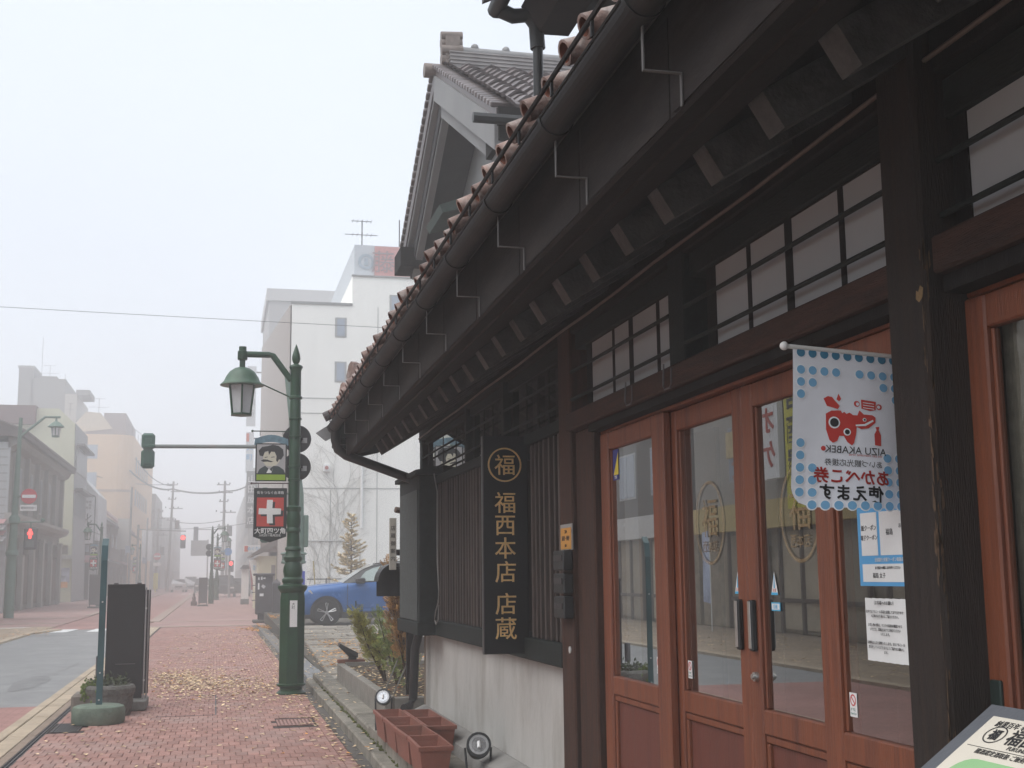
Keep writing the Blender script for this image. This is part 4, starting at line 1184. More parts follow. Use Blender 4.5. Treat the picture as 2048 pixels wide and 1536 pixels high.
# ---- terracotta flower boxes
M_TERRA = mat('terracotta_plastic', (.24,.092,.066), .6, .12, 6, .15, 80, spec=.35, dirt=(.15,.075,.055), dirt_scale=4, dirt_amt=.75)
def flower_box(x, y, z, label, a=0.0):
    t = thing('flower_box', label, 'planter', (x,y,z), 'terracotta flower boxes on the step')
    L, W, H = .585, .215, .20
    def ringp(l, w, h): return [(x+sx*w/2, y+sy*l/2, z+h) for sx,sy in ((-1,-1),(1,-1),(1,1),(-1,1))]
    R = [ringp(L-.09,W-.05,0), ringp(L-.02,W-.012,H-.03), ringp(L,W+.012,H-.03), ringp(L+.006,W+.016,H-.004), ringp(L-.004,W+.008,H), ringp(L-.03,W-.018,H), ringp(L-.036,W-.024,H-.035), ringp(L-.07,W-.045,H-.11)]
    vs = [p for r in R for p in r]; fs = [(3,2,1,0)]
    for k in range(len(R)-1):
        for i in range(4): fs.append((k*4+i, k*4+(i+1)%4, (k+1)*4+(i+1)%4, (k+1)*4+i))
    build('tub', MB().add(vs, fs), M_TERRA, t)
    s = MB(); q = ringp(L-.075,W-.05,H-.10); n = 5
    for i in range(n):
        for j in range(n):
            def g(ii,jj): return (x+(ii/n-.5)*(W-.05), y+(jj/n-.5)*(L-.075), z+H-.095+random.Random(ii*7+jj).uniform(-.006,.012))
            s.quad(g(i,j),g(i+1,j),g(i+1,j+1),g(i,j+1))
    build('potting_soil', s, M_SOIL, t)
    if a: t.rotation_euler = (0,0,a)
    return t
flower_box(1.418,10.37,.205,'terracotta flower box, street-side row, next to the round spotlight')
flower_box(1.422,9.765,.205,'second terracotta flower box from the far end, street-side row')
flower_box(1.425,9.16,.205,'third terracotta flower box from the far end, street-side row', .02)
flower_box(1.428,8.56,.205,'terracotta flower box at the door end of the street-side row', -.02)
flower_box(1.652,10.27,.205,'far terracotta flower box of the two against the plaster wall')
flower_box(1.655,9.67,.205,'near terracotta flower box of the two against the plaster wall')
build('brick_chip', MB().bbox(1.385,1.43,8.95,9.05,.203,.235,.004), MATS['loose_brick']); tag(bpy.data.objects['brick_chip'],'small broken brick lying beside the terracotta boxes on the step','brick')

# ================================================================== THE STREET LAMP AND ITS COMPANIONS
M_LGREEN = mat('lamp_green', (.009,.045,.018), .42, .25, 5, .1, 40, spec=.45, dirt=(.016,.075,.032), dirt_scale=3, dirt_amt=.5)
M_FROST = mat('frosted_glass', (.52,.53,.54), .3, .08, 4, 0, spec=.5)
def street_lamp(label, group=None, name='street_lamp'):
    t = thing(name, label, 'street lamp', (0,0,0), group)
    oct_ = math.pi/8
    s8 = 1/math.cos(math.pi/8)
    build('plinth', MB().lathe([(.19,0),(.19,.02),(.165,.04),(.145,.06),(.145,.09),(.175,.105),(.19,.115),(.19,.13),(.165,.14)], (0,0,0), 24), M_LGREEN, t, smooth=True)
    build('shaft', MB().lathe([(.157*s8,.135),(.157*s8,1.22),(.15*s8,1.30)], (0,0,0), 8, rot=oct_), M_LGREEN, t)
    build('collar', MB().lathe([(.15,1.295),(.185,1.34),(.195,1.365),(.190,1.39),(.13,1.405),(.125,1.42),(.14,1.44),(.14,1.475),(.115,1.50),(.12,1.53),(.128,1.58),(.122,1.63),(.105,1.68),(.10,1.70),(.12,1.725),(.125,1.76),(.105,1.79),(.095,1.84),(.11,1.86),(.105,1.885),(.09,1.90)], (0,0,0), 24), M_LGREEN, t, smooth=True)
    build('upper_post', MB().lathe([(.09,1.895),(.082,2.08),(.098,2.10),(.098,2.13),(.085,2.15),(.098,2.22),(.098,2.30),(.085,2.36),(.098,2.38),(.096,2.42),(.075,2.44),(.073,3.83),(.068,3.86),(.09,3.875),(.09,3.90),(.072,3.915),(.070,4.26),(.085,4.29),(.092,4.305),(.085,4.325),(.05,4.34)], (0,0,0), 20), M_LGREEN, t, smooth=True)
    build('finial', MB().lathe([(.05,4.338),(.03,4.355),(.045,4.375),(.058,4.42),(.052,4.47),(.032,4.54),(.004,4.62)], (0,0,0), 16), M_LGREEN, t, smooth=True)
    build('arm', MB().tube([(-.06,0,4.12),(-.31,0,4.455),(-.36,0,4.465),(-.75,0,4.465)], .042, 10), M_LGREEN, t, smooth=True)
    build('arm_fitting', MB().lathe([(.06,4.385),(.066,4.40),(.066,4.50),(.05,4.51),(.05,4.565),(.02,4.57)], (-.71,0,0), 14).lathe([(.038,4.25),(.038,4.39)], (-.71,0,0), 12), M_LGREEN, t, smooth=True)
    build('stay', MB().tube([(-.06,0,3.89),(-.46,0,4.07)], .010, 6), M_LGREEN, t)
    ln = build('lamp_hood', MB().lathe([(.05,4.285),(.10,4.27),(.17,4.22),(.215,4.15),(.235,4.10),(.255,4.075),(.285,4.05),(.288,4.038),(.20,4.035)], (-.71,0,0), 24), mat('hood_green',(.040,.095,.055),.45,.25,5,.1,40,spec=.5), t, smooth=True)
    for i in range(6):
        a0, a1 = math.pi/6+i*math.pi/3, math.pi/6+(i+1)*math.pi/3
        p = lambda a, r, z: (-.71+r*math.cos(a), r*math.sin(a), z)
        build('pane', MB().add([p(a0,.176,4.034),p(a1,.176,4.034),p(a1,.132,3.66),p(a0,.132,3.66)], [(0,1,2,3)]), M_FROST, ln)
        build('lantern_bar', MB().tube([p(a0,.183,4.034),p(a0,.136,3.65)], .014, 6), M_LGREEN, ln)
    build('lantern_base', MB().lathe([(.12,3.63),(.155,3.635),(.155,3.66),(.12,3.665)], (-.71,0,0), 6, rot=math.pi/6), M_LGREEN, ln)
    build('banner_rod', MB().tube([(-.055,0,3.43),(-.55,0,3.43)], .008, 6).sphere((-.56,0,3.43), .017, 8, 6), M_LGREEN, t)
    build('banner_rod', MB().tube([(-.055,0,2.735),(-.55,0,2.735)], .008, 6).sphere((-.56,0,2.735), .014, 8, 6), mat('rod_maroon',(.07,.03,.035),.5,.1), t)
    for z in (2.78,2.96,3.36,3.60): build('clamp', MB().lathe([(.08,z-.015),(.086,z-.012),(.086,z+.012),(.08,z+.015)], (0,0,0), 16), M_LGREEN, t, smooth=True)
    return t
lamp = street_lamp('dark green street lamp with lantern and shop-street banners by the stone steps', 'green lantern street lamps')
lamp.location = (.995,16.9,0)
M_BLACK = mat('banner_black', (.020,.024,.024), .7, .1, 8, .05)
M_BRED = mat('banner_red', (.50,.065,.050), .7, .12, 5, .05)
M_BWHITE = mat('banner_white', (.72,.72,.70), .7, .05, 5, .05)
def portrait_banner(label, loc):
    t = thing('portrait_banner', label, 'banner', (0,0,0), 'portrait banners on the lamps')
    W2 = .205
    arch = [(-W2-.02,.46),(-W2-.01,.55)]+[(-W2*math.cos(math.pi*k/8)*1.02, .55+.07*math.sin(math.pi*k/8)) for k in range(1,8)]+[(W2+.01,.55),(W2+.02,.46)]
    build('arch', MB().poly3((0,0,0), X_, Z_, [(-.225,.475),(-.215,.565)]+[(.2*(-1+2*k/8),.565+.05*math.sin(math.pi*k/8)) for k in range(0,9)]+[(.215,.565),(.225,.475)]+[(.21*(1-2*k/8),.475+.045*math.sin(math.pi*k/8)) for k in range(0,9)], .012), mat('arch_blue',(.13,.22,.27),.6,.3,14,.05), t)
    build('panel', MB().box(-W2,W2,0,.012,-.005,.50), M_BLACK, t)
    build('picture', MB().poly3((0,-.001,0), X_, Z_, [(-W2+.018,.10),(W2-.018,.10),(W2-.018,.485),(-W2+.018,.485)], .001), mat('portrait_grey',(.40,.39,.39),.7,.05,bump=0), t)
    build('green_strip', MB().poly3((0,-.002,0), X_, Z_, [(-W2+.018,.010),(W2-.018,.010),(W2-.018,.085),(-W2+.018,.085)], .001), mat('strip_green',(.25,.38,.03),.6,.05,bump=0), t)
    # a plain drawn head: suit, face, hair, moustache
    build('drawn_suit', MB().poly3((0,-.0022,0), X_, Z_, [(-.175,.10),(-.15,.155),(-.08,.20),(-.02,.155),(.03,.20),(.10,.195),(.165,.15),(.185,.10)], .001), mat('portrait_dark',(.035,.05,.05),.7,.05,bump=0), t)
    build('drawn_face', MB().poly3((0,-.0030,0), X_, Z_, [(-.10,.24),(-.06,.195),(.01,.19),(.07,.21),(.11,.26),(.125,.32),(.11,.37),(-.02,.40),(-.10,.37),(-.105,.30)], .001), mat('portrait_skin',(.58,.55,.44),.7,.05,bump=0), t)
    build('drawn_collar', MB().poly3((0,-.0030,0), X_, Z_, [(-.06,.105),(-.03,.165),(.01,.125),(.03,.18),(.005,.105)], .001), M_BWHITE, t)
    build('drawn_hair', MB().poly3((0,-.0038,0), X_, Z_, [(-.165,.40),(-.15,.335),(-.105,.325),(-.085,.385),(-.04,.40),(-.03,.345),(0,.39),(.045,.385),(.07,.33),(.065,.27),(.085,.25),(.10,.285),(.13,.285),(.165,.34),(.155,.42),(.10,.465),(.02,.482),(-.05,.462),(-.12,.452)], .001).poly3((0,-.0038,0), X_, Z_, [(-.135,.268),(-.10,.286),(-.05,.282),(.01,.262),(.035,.262),(.0,.248),(-.05,.256),(-.10,.252)], .001).poly3((0,-.0038,0), X_, Z_, [(-.085,.315),(-.045,.322),(-.045,.314),(-.085,.306)], .001).poly3((0,-.0038,0), X_, Z_, [(.0,.318),(.045,.324),(.045,.315),(.0,.309)], .001), M_INK, t)
    build('hanger', MB().tube([(-.15,0,.6),(-.15,0,.66)], .004, 5).tube([(.15,0,.6),(.15,0,.66)], .004, 5), M_BLACKMETAL, t)
    t.location = loc
    return t
def cross_banner(label, loc):
    t = thing('cross_banner', label, 'banner', (0,0,0), 'cross banners on the lamps')
    W2 = .215
    build('panel', MB().poly3((0,0,0), X_, Z_, [(-W2,.02),(0,-.055),(W2,.02),(W2,.66),(-W2,.66)], .008), M_BLACK, t)
    build('red_square', MB().poly3((0,-.001,0), X_, Z_, [(-.175,.155),(.175,.155),(.175,.535),(-.175,.535)], .001), M_BRED, t)
    cr = lambda dx,dy: [(x*.95+dx,y*.95+dy) for x,y in ((-.04,.16),(.04,.16),(.035,.045),(.155,.04),(.15,-.04),(.04,-.045),(.045,-.165),(-.035,-.165),(-.04,-.04),(-.155,-.04),(-.15,.045),(-.045,.04))]
    build('cross_shadow', MB().poly3((0,-.002,0), X_, Z_, cr(.025,.325), .001), M_INK, t)
    build('white_cross', MB().poly3((0,-.003,0), X_, Z_, cr(-.005,.352), .001), M_BWHITE, t)
    lettering('banner_text', '大町四ツ角', .082, (0,-.001,.098), X_, Z_, M_BWHITE, t, .001, bold=.0015)
    lettering('banner_text', '大町四ツ角商店会', .036, (0,-.001,.038), X_, Z_, M_BWHITE, t, .001)
    lettering('banner_text', '街をつなぐ会津路', .044, (0,-.001,.60), X_, Z_, M_BWHITE, t, .001)
    build('hanger', MB().tube([(-.16,0,.655),(-.16,0,.72)], .004, 5).tube([(.16,0,.655),(.16,0,.72)], .004, 5), M_BLACKMETAL, t)
    t.location = loc
    return t
pb = portrait_banner('banner with a drawn moustached man on the near green lamp', (.685,16.87,2.765))
cb = cross_banner('black banner with a white cross on red on the near green lamp', (.685,16.87,2.01))
for z, w in ((3.345,'upper'),(2.967,'lower')):
    t = thing('sign_disc', f'{w} of the two round black sign backs behind the green lamp', 'road sign', (1.03,17.02,z), 'round sign backs on the near lamp')
    build('disc', MB().tube([(1.03,17.02,z),(1.03,17.028,z)], .19, 32), mat('sign_back',(.022,.022,.024),.5,.15,4,.05), t)
    build('label', MB().box(1.09,1.165,17.0165,17.0195,z-.055,z+.015), mat('sign_label',(.42,.42,.42),.5,.05,bump=0), t)
    build('bracket', MB().box(.94,1.11,16.98,17.018,z-.02,z+.02), M_BLACKMETAL, t)
ls = build('lamp_notice', MB().box(.955,1.05,16.7405,16.7425,.86,1.20), M_STICK_W); tag(ls, 'white paper strip stuck on the foot of the green lamp', 'notice')
lettering('notice_text', '大町', .045, (1.0,16.740,1.13), X_, Z_, M_INK, ls, .0006, vertical=True)
# ---- black information board with its stone foot
kb = thing('information_board', 'black back of a street information board beside the stone planter', 'notice board', (-1.0,15.45,0))
M_BOARD = mat('board_black', (.010,.009,.0095), .5, .2, 3, .06, spec=.45)
build('back_panel', MB().bbox(-1.212,-.795,15.40,15.43,.14,1.437,.004), M_BOARD, kb)
build('rim', MB().bbox(-1.212,-.795,15.385,15.3995,1.405,1.44,.003), M_BOARD, kb)
build('label_rail', MB().bbox(-1.10,-.88,15.390,15.3995,.525,.532,.001), M_STRAP, kb)
build('front_panel', MB().bbox(-1.20,-.745,15.75,15.79,.16,1.37,.004), M_BOARD, kb)
build('side_rail', MB().bbox(-.79,-.772,15.41,15.44,.12,1.40,.003).bbox(-.765,-.748,15.6,15.64,.12,1.37,.003), mat('rail_silver',(.36,.34,.34),.35,.15,metal=.7), kb)
for x in (-1.12,-.86): build('hinge', MB().bbox(x-.025,x+.025,15.40,15.44,1.438,1.456,.004), M_STRAP, kb)
for z in (.34,1.16): build('bolt', MB().tube([(-.776,15.405,z),(-.776,15.39,z)], .012, 8), M_STEEL, kb)
build('stone_foot', MB().bbox(-1.24,-.74,15.30,15.95,0,.125,.02), mat('grey_granite',(.20,.195,.18),.9,.2,18,.35,90), kb)
# ---- stone planter and block
M_GRAN = mat('rough_granite', (.135,.13,.118), .92, .35, 30, .8, 55, dirt=(.07,.065,.05), dirt_amt=.6)
pt = thing('stone_planter', 'round mossy stone planter with straggly plants by the black board', 'planter', (-1.12,14.98,0))
build('bowl', MB().lathe([(.23,0),(.25,.08),(.26,.22),(.275,.25),(.28,.30),(.265,.33),(.23,.335),(.21,.30),(.0,.29)], (-1.12,14.98,0), 20, cap=False), M_GRAN, pt)
mo = MB(); rnd = random.Random(3)
for i in range(260):
    a = rnd.gauss(math.pi,.55); r = .235+rnd.gauss(0,.03)
    mo.sphere((-1.12+r*math.cos(a), 14.98-abs(r*math.sin(a))*.9+rnd.gauss(0,.03), .31+rnd.gauss(-.04,.05)), rnd.uniform(.008,.022), 5, 4)
stuff(build('moss', mo, mat('bright_moss',(.10,.14,.03),.95,.4,30,.5), pt))
lf = MB()
def leafcard(mb, c, d, n, L, w):
    d = Vector(d).normalized(); s = d.cross(Vector(n)).normalized(); c = Vector(c)
    up = s.cross(d).normalized()
    mb.add([c, c+d*L*.5+s*w+up*L*.08, c+d*L, c+d*L*.5-s*w+up*L*.08], [(0,1,2),(0,2,3)])
def rdir(r=random): return Vector((r.gauss(0,1),r.gauss(0,1),r.gauss(0,1))).normalized()
for i in range(240):
    a = rnd.uniform(0,6.28); r = .2*math.sqrt(rnd.random())
    c = (-1.12+r*math.cos(a), 14.98+r*math.sin(a), .32+abs(rnd.gauss(0,.05)))
    leafcard(lf, c, rdir(rnd)+Vector((0,0,.6)), rdir(rnd), rnd.uniform(.03,.07), rnd.uniform(.008,.02))
stuff(build('foliage', lf, mat('planter_leaves',(.06,.075,.035),.8,.5,40,0), pt))
cbk = tag(build('concrete_block', MB().bbox(-1.545,-1.27,15.15,15.55,0,.225,.03), mat('old_concrete',(.20,.175,.15),.9,.2,6,.4)), 'squat brownish concrete block behind the round green base', 'block')
bo = tag(build('switch_box', MB().bbox(-1.31,-1.255,15.36,15.44,.40,.63,.006), mat('grey_box',(.10,.10,.11),.6,.2)), 'small grey switch box on the road edge of the black board', 'box')
# ---- blue-green flat post on a round concrete foot
ps = thing('flat_post', 'blue-green flat metal post on a round concrete foot', 'post', (-1.165,14.2,0))
M_TEAL = mat('teal_paint', (.022,.072,.080), .45, .25, 4, .1, 40, spec=.5)
fo = MB(); n = 40
build('foot', MB().lathe([(.255,0),(.27,.02),(.272,.14),(.258,.175),(.22,.19),(.0,.192)], (-1.165,14.2,0), 40, cap=False), mat('green_concrete',(.135,.175,.135),.9,.25,9,.6,45,dirt=(.22,.24,.19),dirt_scale=4,dirt_amt=.6), ps, smooth=True)
build('post', MB().bbox(-1.196,-1.130,14.19,14.205,.185,1.70,.003).add([(-1.196,14.19,1.70),(-1.130,14.19,1.70),(-1.130,14.205,1.70),(-1.196,14.205,1.70),(-1.196,14.22,1.86),(-1.130,14.22,1.86),(-1.130,14.235,1.85),(-1.196,14.235,1.85),(-1.196,14.30,1.935),(-1.13,14.30,1.935),(-1.13,14.30,1.92),(-1.196,14.30,1.92)], [(0,1,5,4),(1,2,6,5),(2,3,7,6),(3,0,4,7),(4,5,9,8),(5,6,10,9),(6,7,11,10),(7,4,8,11),(8,9,10,11)]), M_TEAL, ps)
for z in (.24,.52,1.26): build('bolt', MB().tube([(-1.165,14.19,z),(-1.165,14.18,z)], .009, 8), M_STEEL, ps)
# ---- fallen leaves
def leaf_mesh_at(mb, x, y, z, L, r):
    a = r.uniform(0, 6.283); tilt = r.gauss(0, .35); curl = r.uniform(.1,.55)
    ca, sa = math.cos(a), math.sin(a)
    pts = [(-L*.5,0,0),(-L*.15,L*.26,curl*L*.25),(L*.25,L*.22,curl*L*.3),(L*.5,0,curl*L*.1),(L*.25,-L*.22,curl*L*.25),(-L*.15,-L*.26,curl*L*.3)]
    o = []
    for px,py,pz in pts:
        zz = pz + px*math.sin(tilt)*.5
        o.append((x+px*ca-py*sa, y+px*sa+py*ca, z+max(0,zz)+.002))
    mb.tint = max(.55, min(1.5, r.gauss(1.0,.25)))
    mb.add(o, [(0,1,2),(0,2,3),(0,3,4),(0,4,5)])
M_LEAF = mat('fallen_leaf', (.68,.51,.31), .75, .2, 30, 0, tint=True)
M_LEAFO = mat('orange_leaf', (.60,.28,.06), .75, .25, 30, 0, tint=True)
M_LEAFB = mat('brown_leaf', (.17,.075,.035), .8, .25, 30, 0, tint=True)
R = random.Random(11)
lv, lo, lb_ = MB(), MB(), MB()
def hit(x, y):
    return (x-.995)**2+(y-16.9)**2 < .045 or (-1.25 < x < -.73 and 15.3 < y < 15.95) or (x+1.165)**2+(y-14.2)**2 < .075 or (x+1.12)**2+(y-14.98)**2 < .08
def ground(x, y):
    if x < -2.05: return -.043
    if x > 1.665 and y > 12.1 and y < 16.66: return .347
    if x > 1.575 and y > 12 and y < 16.75: return .387
    if y > 18.2 and x > 1.6: return zy(y)+.03
    if y > 18.2 and x > 1.33: return .05
    if x > 1.372: return .205 if y < 11.55 else .172
    if x > 1.268: return .088
    if x > 1.16: return -.01
    return .002
def scatter(n, fx, fy, size, which=None):
    k = 0
    while k < n:
        x, y = fx(), fy(); k += 1
        if hit(x,y) or x < -2.0: continue
        if 1.15 < x < 1.42 and R.random() < .3: continue
        q = R.random()
        m = which or (lv if q < .86 else (lb_ if q < .95 else lo))
        leaf_mesh_at(m, x, y, ground(x,y)+R.random()*.006, max(.022, R.gauss(size,.012)), R)
scatter(430, lambda: R.uniform(-1.55,1.3), lambda: 10.2+R.random()**1.1*12, .05)
scatter(260, lambda: R.gauss(1.12,.12), lambda: R.uniform(10.2,17), .048)
scatter(1250, lambda: R.gauss(-.2,.42), lambda: R.gauss(18.7,1.1), .052)
scatter(600, lambda: R.gauss(-.55,.25), lambda: R.gauss(20.4,.9), .052)
scatter(750, lambda: R.gauss(.62,.42), lambda: R.gauss(17.6,1.3), .046)
scatter(900, lambda: R.gauss(1.2,.28), lambda: R.uniform(17.5,34), .05)
scatter(900, lambda: R.uniform(-1.0,1.3), lambda: R.uniform(18,36), .055)
scatter(520, lambda: R.gauss(1.35,.35), lambda: R.gauss(38.2,.8), .075, lo)
scatter(700, lambda: R.uniform(1.65,5.2), lambda: R.uniform(18.4,31), .055)
for cx_, cy_ in ((2.5,25.5),(2.3,23.0),(3.6,27.5),(2.1,20.8),(3.1,22.2)):
    scatter(150, lambda: R.gauss(cx_,.25), lambda: R.gauss(cy_,.7), .07, lo)
scatter(700, lambda: R.uniform(1.68,2.8), lambda: R.uniform(12.15,16.6), .045)
scatter(300, lambda: R.uniform(1.68,2.8), lambda: R.uniform(12.15,16.6), .05, lb_)
scatter(40, lambda: R.uniform(1.17,1.9), lambda: R.uniform(8.2,17), .042)
for i in range(900):
    leaf_mesh_at(lv, R.uniform(-9.2,-5.1), R.uniform(14,43), -.014, .08, R)
for i in range(60):
    leaf_mesh_at(lo, -5.15+R.gauss(0,.35), 37.5+R.gauss(0,.9), .01, .08, R)
stuff(tag(build('fallen_leaves', lv, M_LEAF, tinted=True), 'pale yellow fallen leaves scattered over the brick sidewalk', 'leaves'))
stuff(tag(build('orange_leaves', lo, M_LEAFO, tinted=True), 'orange fallen leaves drifted by the stone yard and far kerb', 'leaves'))
stuff(tag(build('brown_leaves', lb_, M_LEAFB, tinted=True), 'brown curled leaves scattered on the sidewalk and garden bed', 'leaves'))
# ---- notice board and black hood by the corner
nbx = thing('garden_notice', 'pale wooden notice board on the dark post behind the shop corner', 'notice board', (1.72,12.4,.35))
build('board', MB().bbox(1.665,1.735,12.38,12.40,1.56,2.07,.004), mat('pale_board',(.40,.38,.33),.8,.12,8,.2), nbx)
for i, ch in enumerate('店蔵御案内'): lettering('board_text', ch, .05, (1.70,12.379,1.97-i*.075), X_, Z_, M_INK, nbx, .001)
build('post', MB().bbox(1.84,1.90,12.38,12.44,.34,2.15,.006).bbox(1.73,1.84,12.385,12.40,1.7,1.76,.002), M_DARKWOOD, nbx)
build('knob', MB().tube([(1.72,12.36,2.15),(1.86,12.40,2.13)], .03, 8), mat('post_knob',(.12,.08,.06),.7,.2), nbx)
hd = MB()
n = 12
for i in range(n):
    a0, a1 = math.pi*i/n, math.pi*(i+1)/n
    p = [(1.74+r*math.cos(a), 1.45+r*math.sin(a)) for r,a in ((.175,a0),(.175,a1),(.15,a1),(.15,a0))]
    hd.prism(p, 'y', 12.46, 12.80)
hh = thing('garden_lamp', 'black arched hood of a low garden lamp behind the dry shrub', 'garden lamp', (1.74,12.63,.35))
build('hood', hd, M_BLACKMETAL, hh)
build('back', MB().poly3((1.74,12.78,1.45), X_, Z_, [(.15*math.cos(math.pi*k/10),.15*math.sin(math.pi*k/10)) for k in range(11)]+[(-.15,-.15),(.15,-.15)], .01), M_BLACKMETAL, hh)
build('stem', MB().tube([(1.95,12.75,.34),(1.95,12.75,1.3),(1.86,12.75,1.42)], .03, 8), M_BLACKMETAL, hh)
# ---- shrubs in the bed
def shrub(name, label, base, stems, col, n, L, seed, stemcol=(.07,.045,.03), spread=.1):
    r = random.Random(seed)
    t = thing(name, label, 'shrub', base)
    st_ = MB(); lf = MB()
    for tip, rad in stems:
        b = Vector(base); tp = Vector(tip)
        mid = b.lerp(tp,.5)+Vector((r.gauss(0,.04),r.gauss(0,.04),.03))
        st_.tube([b,b.lerp(mid,.5),mid,tp], [.016,.013,.010,.004], 6)
        for i in range(n):
            f = r.uniform(.32,1.06)
            c = (b.lerp(mid,f*2) if f < .5 else mid.lerp(tp,(f-.5)*2))
            q = rdir(r); rr = rad*(1.15-.75*abs(f-.62))*math.sqrt(r.random())
            c = c + q*rr
            # a spray: a short axis with leaflets on both sides
            d = (q*1.0 + (tp-b).normalized()*1.1 + rdir(r)*.35).normalized()
            lf.tint = max(.45,min(1.7,r.gauss(1,.28)))
            s = d.cross(rdir(r)).normalized()
            for k in range(4):
                p = c+d*(k*L*.28)
                for sg_ in (-1,1):
                    leafcard(lf, p, d*.7+s*sg_*.8, d.cross(s), L*.55*(1-.12*k), L*.10)
    build('stem', st_, mat('shrub_stem',stemcol,.85,.3), t)
    build('foliage', lf, mat('foliage_'+name+str(seed), col, .75, .3, 20, 0, tint=True), t, tinted=True)
    return t
shrub('golden_shrub', 'low yellow-green conifer shrub leaning out over the garden edge', (1.86,14.1,.35), [((1.52,13.9,1.10),.085),((1.60,14.0,1.02),.08),((1.48,13.9,1.08),.06),((1.70,13.9,.80),.05)], (.34,.33,.10), 110, .066, 5)
shrub('dry_shrub', 'tall browned conifer shrub standing against the dark shutter box', (1.98,13.2,.35), [((1.76,13.05,1.58),.075),((1.83,13.1,1.50),.09),((1.90,13.1,1.3),.11),((1.78,13.05,1.25),.08)], (.40,.24,.10), 190, .066, 6)
shrub('green_shrub', 'feathery green shrub between the golden and the browned ones', (1.93,13.7,.35), [((1.72,13.6,1.06),.10),((1.85,13.5,.95),.13),((1.95,13.5,.8),.14),((2.0,13.2,.62),.12)], (.22,.27,.08), 130, .062, 7)
for i,(a,b) in enumerate((((1.64,12.6,.34),(1.80,12.75,.66)),((1.72,12.5,.34),(1.98,12.75,.80)))):
    tag(build('stake', MB().tube([a,b], .007, 6), mat('stake',(.16,.15,.13),.8,.2)), ('short thin stake leaning in the garden bed' if i==0 else 'longer thin stake leaning in the garden bed'), 'stake')
# ================================================================== ACROSS AND DOWN THE STREET
M_WIN = mat('window_glass', (.085,.095,.105), .35, .15, 1.5, 0, spec=.35)
M_WINL = mat('window_pale', (.30,.34,.40), .2, .12, 1.5, 0, spec=.6)
M_FRAME = mat('window_frame', (.33,.33,.33), .6, .1)
M_DARKSHOP = mat('shopfront_dark', (.045,.042,.042), .7, .3, 2)
M_SHUT = mat('shutter', (.33,.33,.33), .7, .12, 3)
M_RTILE = mat('far_roof_tile', (.085,.066,.064), .6, .3, 2.5, .6, 9)

def win_front(parent, X, y0, y1, z0, z1, m=None, d=.06, split=1, frame=True):
    """window on a street-facing wall at X (left side: wall looks +X if X<0 else -X)"""
    s = 1 if X < 0 else -1
    w = build('window', MB().box(X-s*.04, X+s*.02, y0-.06, y1+.06, z0-.06, z1+.06), M_FRAME, parent)
    a = (y1-y0)/split
    for k in range(split):
        build('pane', MB().box(X+s*.021, X+s*.035, y0+a*k+.02, y0+a*(k+1)-.02, z0, z1), m or M_WIN, w)
    return w
def win_end(parent, Y, x0, x1, z0, z1, m=None, split=1):
    w = build('window', MB().box(x0-.06,x1+.06,Y-.02,Y+.04,z0-.06,z1+.06), M_FRAME, parent)
    a = (x1-x0)/split
    for k in range(split):
        build('pane', MB().box(x0+a*k+.02,x0+a*(k+1)-.02,Y-.035,Y-.021,z0,z1), m or M_WIN, w)
    return w

# ---- white building with ivy, beyond the car
wb = thing('white_office_building', 'tall white windowed building with dead ivy and a brown street side behind the blue car', 'building', (9,60,.3))
M_WWALL = mat('white_wall', (.82,.81,.77), .85, .05, .8, .1, 20, stretch=(1,1,.12), dirt=(.66,.65,.60), dirt_scale=.35, dirt_amt=.4)
M_BROWN = mat('brown_tile_wall', (.35,.315,.29), .85, .08, 1.5, .1, 20)  # wall colour lightened to carry the paleness of the fog
build('wall', MB().box(2.75, 16, 50.0, 79, .0, 12.43), M_WWALL, wb)
build('stair_tower', MB().box(5.17, 16, 50.01, 70, 12.432, 13.66), M_WWALL, wb)
build('roof_box', MB().box(5.27, 16, 50.3, 66, 13.665, 15.05), mat('blue_grey_box',(.50,.53,.56),.7,.05), wb)
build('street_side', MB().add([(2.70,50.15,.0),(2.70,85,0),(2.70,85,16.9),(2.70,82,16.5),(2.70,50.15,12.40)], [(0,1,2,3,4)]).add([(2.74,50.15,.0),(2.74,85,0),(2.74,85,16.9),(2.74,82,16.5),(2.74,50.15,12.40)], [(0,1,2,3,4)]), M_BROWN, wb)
build('coping', MB().box(2.70,5.17,49.95,50.05,12.40,12.50).box(5.13,16,49.95,50.05,13.64,13.70), mat('coping',(.25,.25,.25),.7,.1), wb)
for x0,x1,z0,z1 in ((4.54,4.88,11.14,11.83),(4.54,4.89,9.30,10.02),(6.75,7.6,12.15,12.86),(6.75,7.6,9.3,10.0),(4.54,4.89,7.3,8.0)):
    win_end(wb, 50.0, x0, x1, z0, z1, M_WINL)
sgp = build('roof_sign', MB().box(6.10,8.4,50.20,50.295,13.74,15.0), mat('faded_pink',(.52,.27,.26),.7,.06), wb)
lettering('sign_text', '藤沢', 1.0, (6.95,50.19,14.35), X_, Z_, mat('faded_grey',(.30,.24,.25),.8,.1), sgp, .01)
build('roof_logo', MB().disc((5.75,50.28,14.35), X_, Z_, .33, 24, .22).box(5.68,5.82,50.27,50.285,14.2,14.5), mat('faded_logo',(.36,.42,.47),.7,.1), wb)
build('wall_seam', MB().box(2.75,16,49.985,49.998,8.55,8.59).box(2.75,16,49.985,49.998,7.95,7.98).box(2.75,16,49.985,49.998,4.95,4.99).box(6.2,6.23,49.984,49.997,2,12.4).box(4.35,4.38,49.984,49.997,.4,4.9), mat('seam_grey',(.40,.40,.385),.8,.05), wb)
build('wall_pipe', MB().tube([(3.2,49.95,2.9),(5.45,49.95,2.9),(5.55,49.95,2.8),(5.55,49.95,2.0)], .022, 6), mat('pipe_grey',(.36,.36,.35),.6,.1), wb)
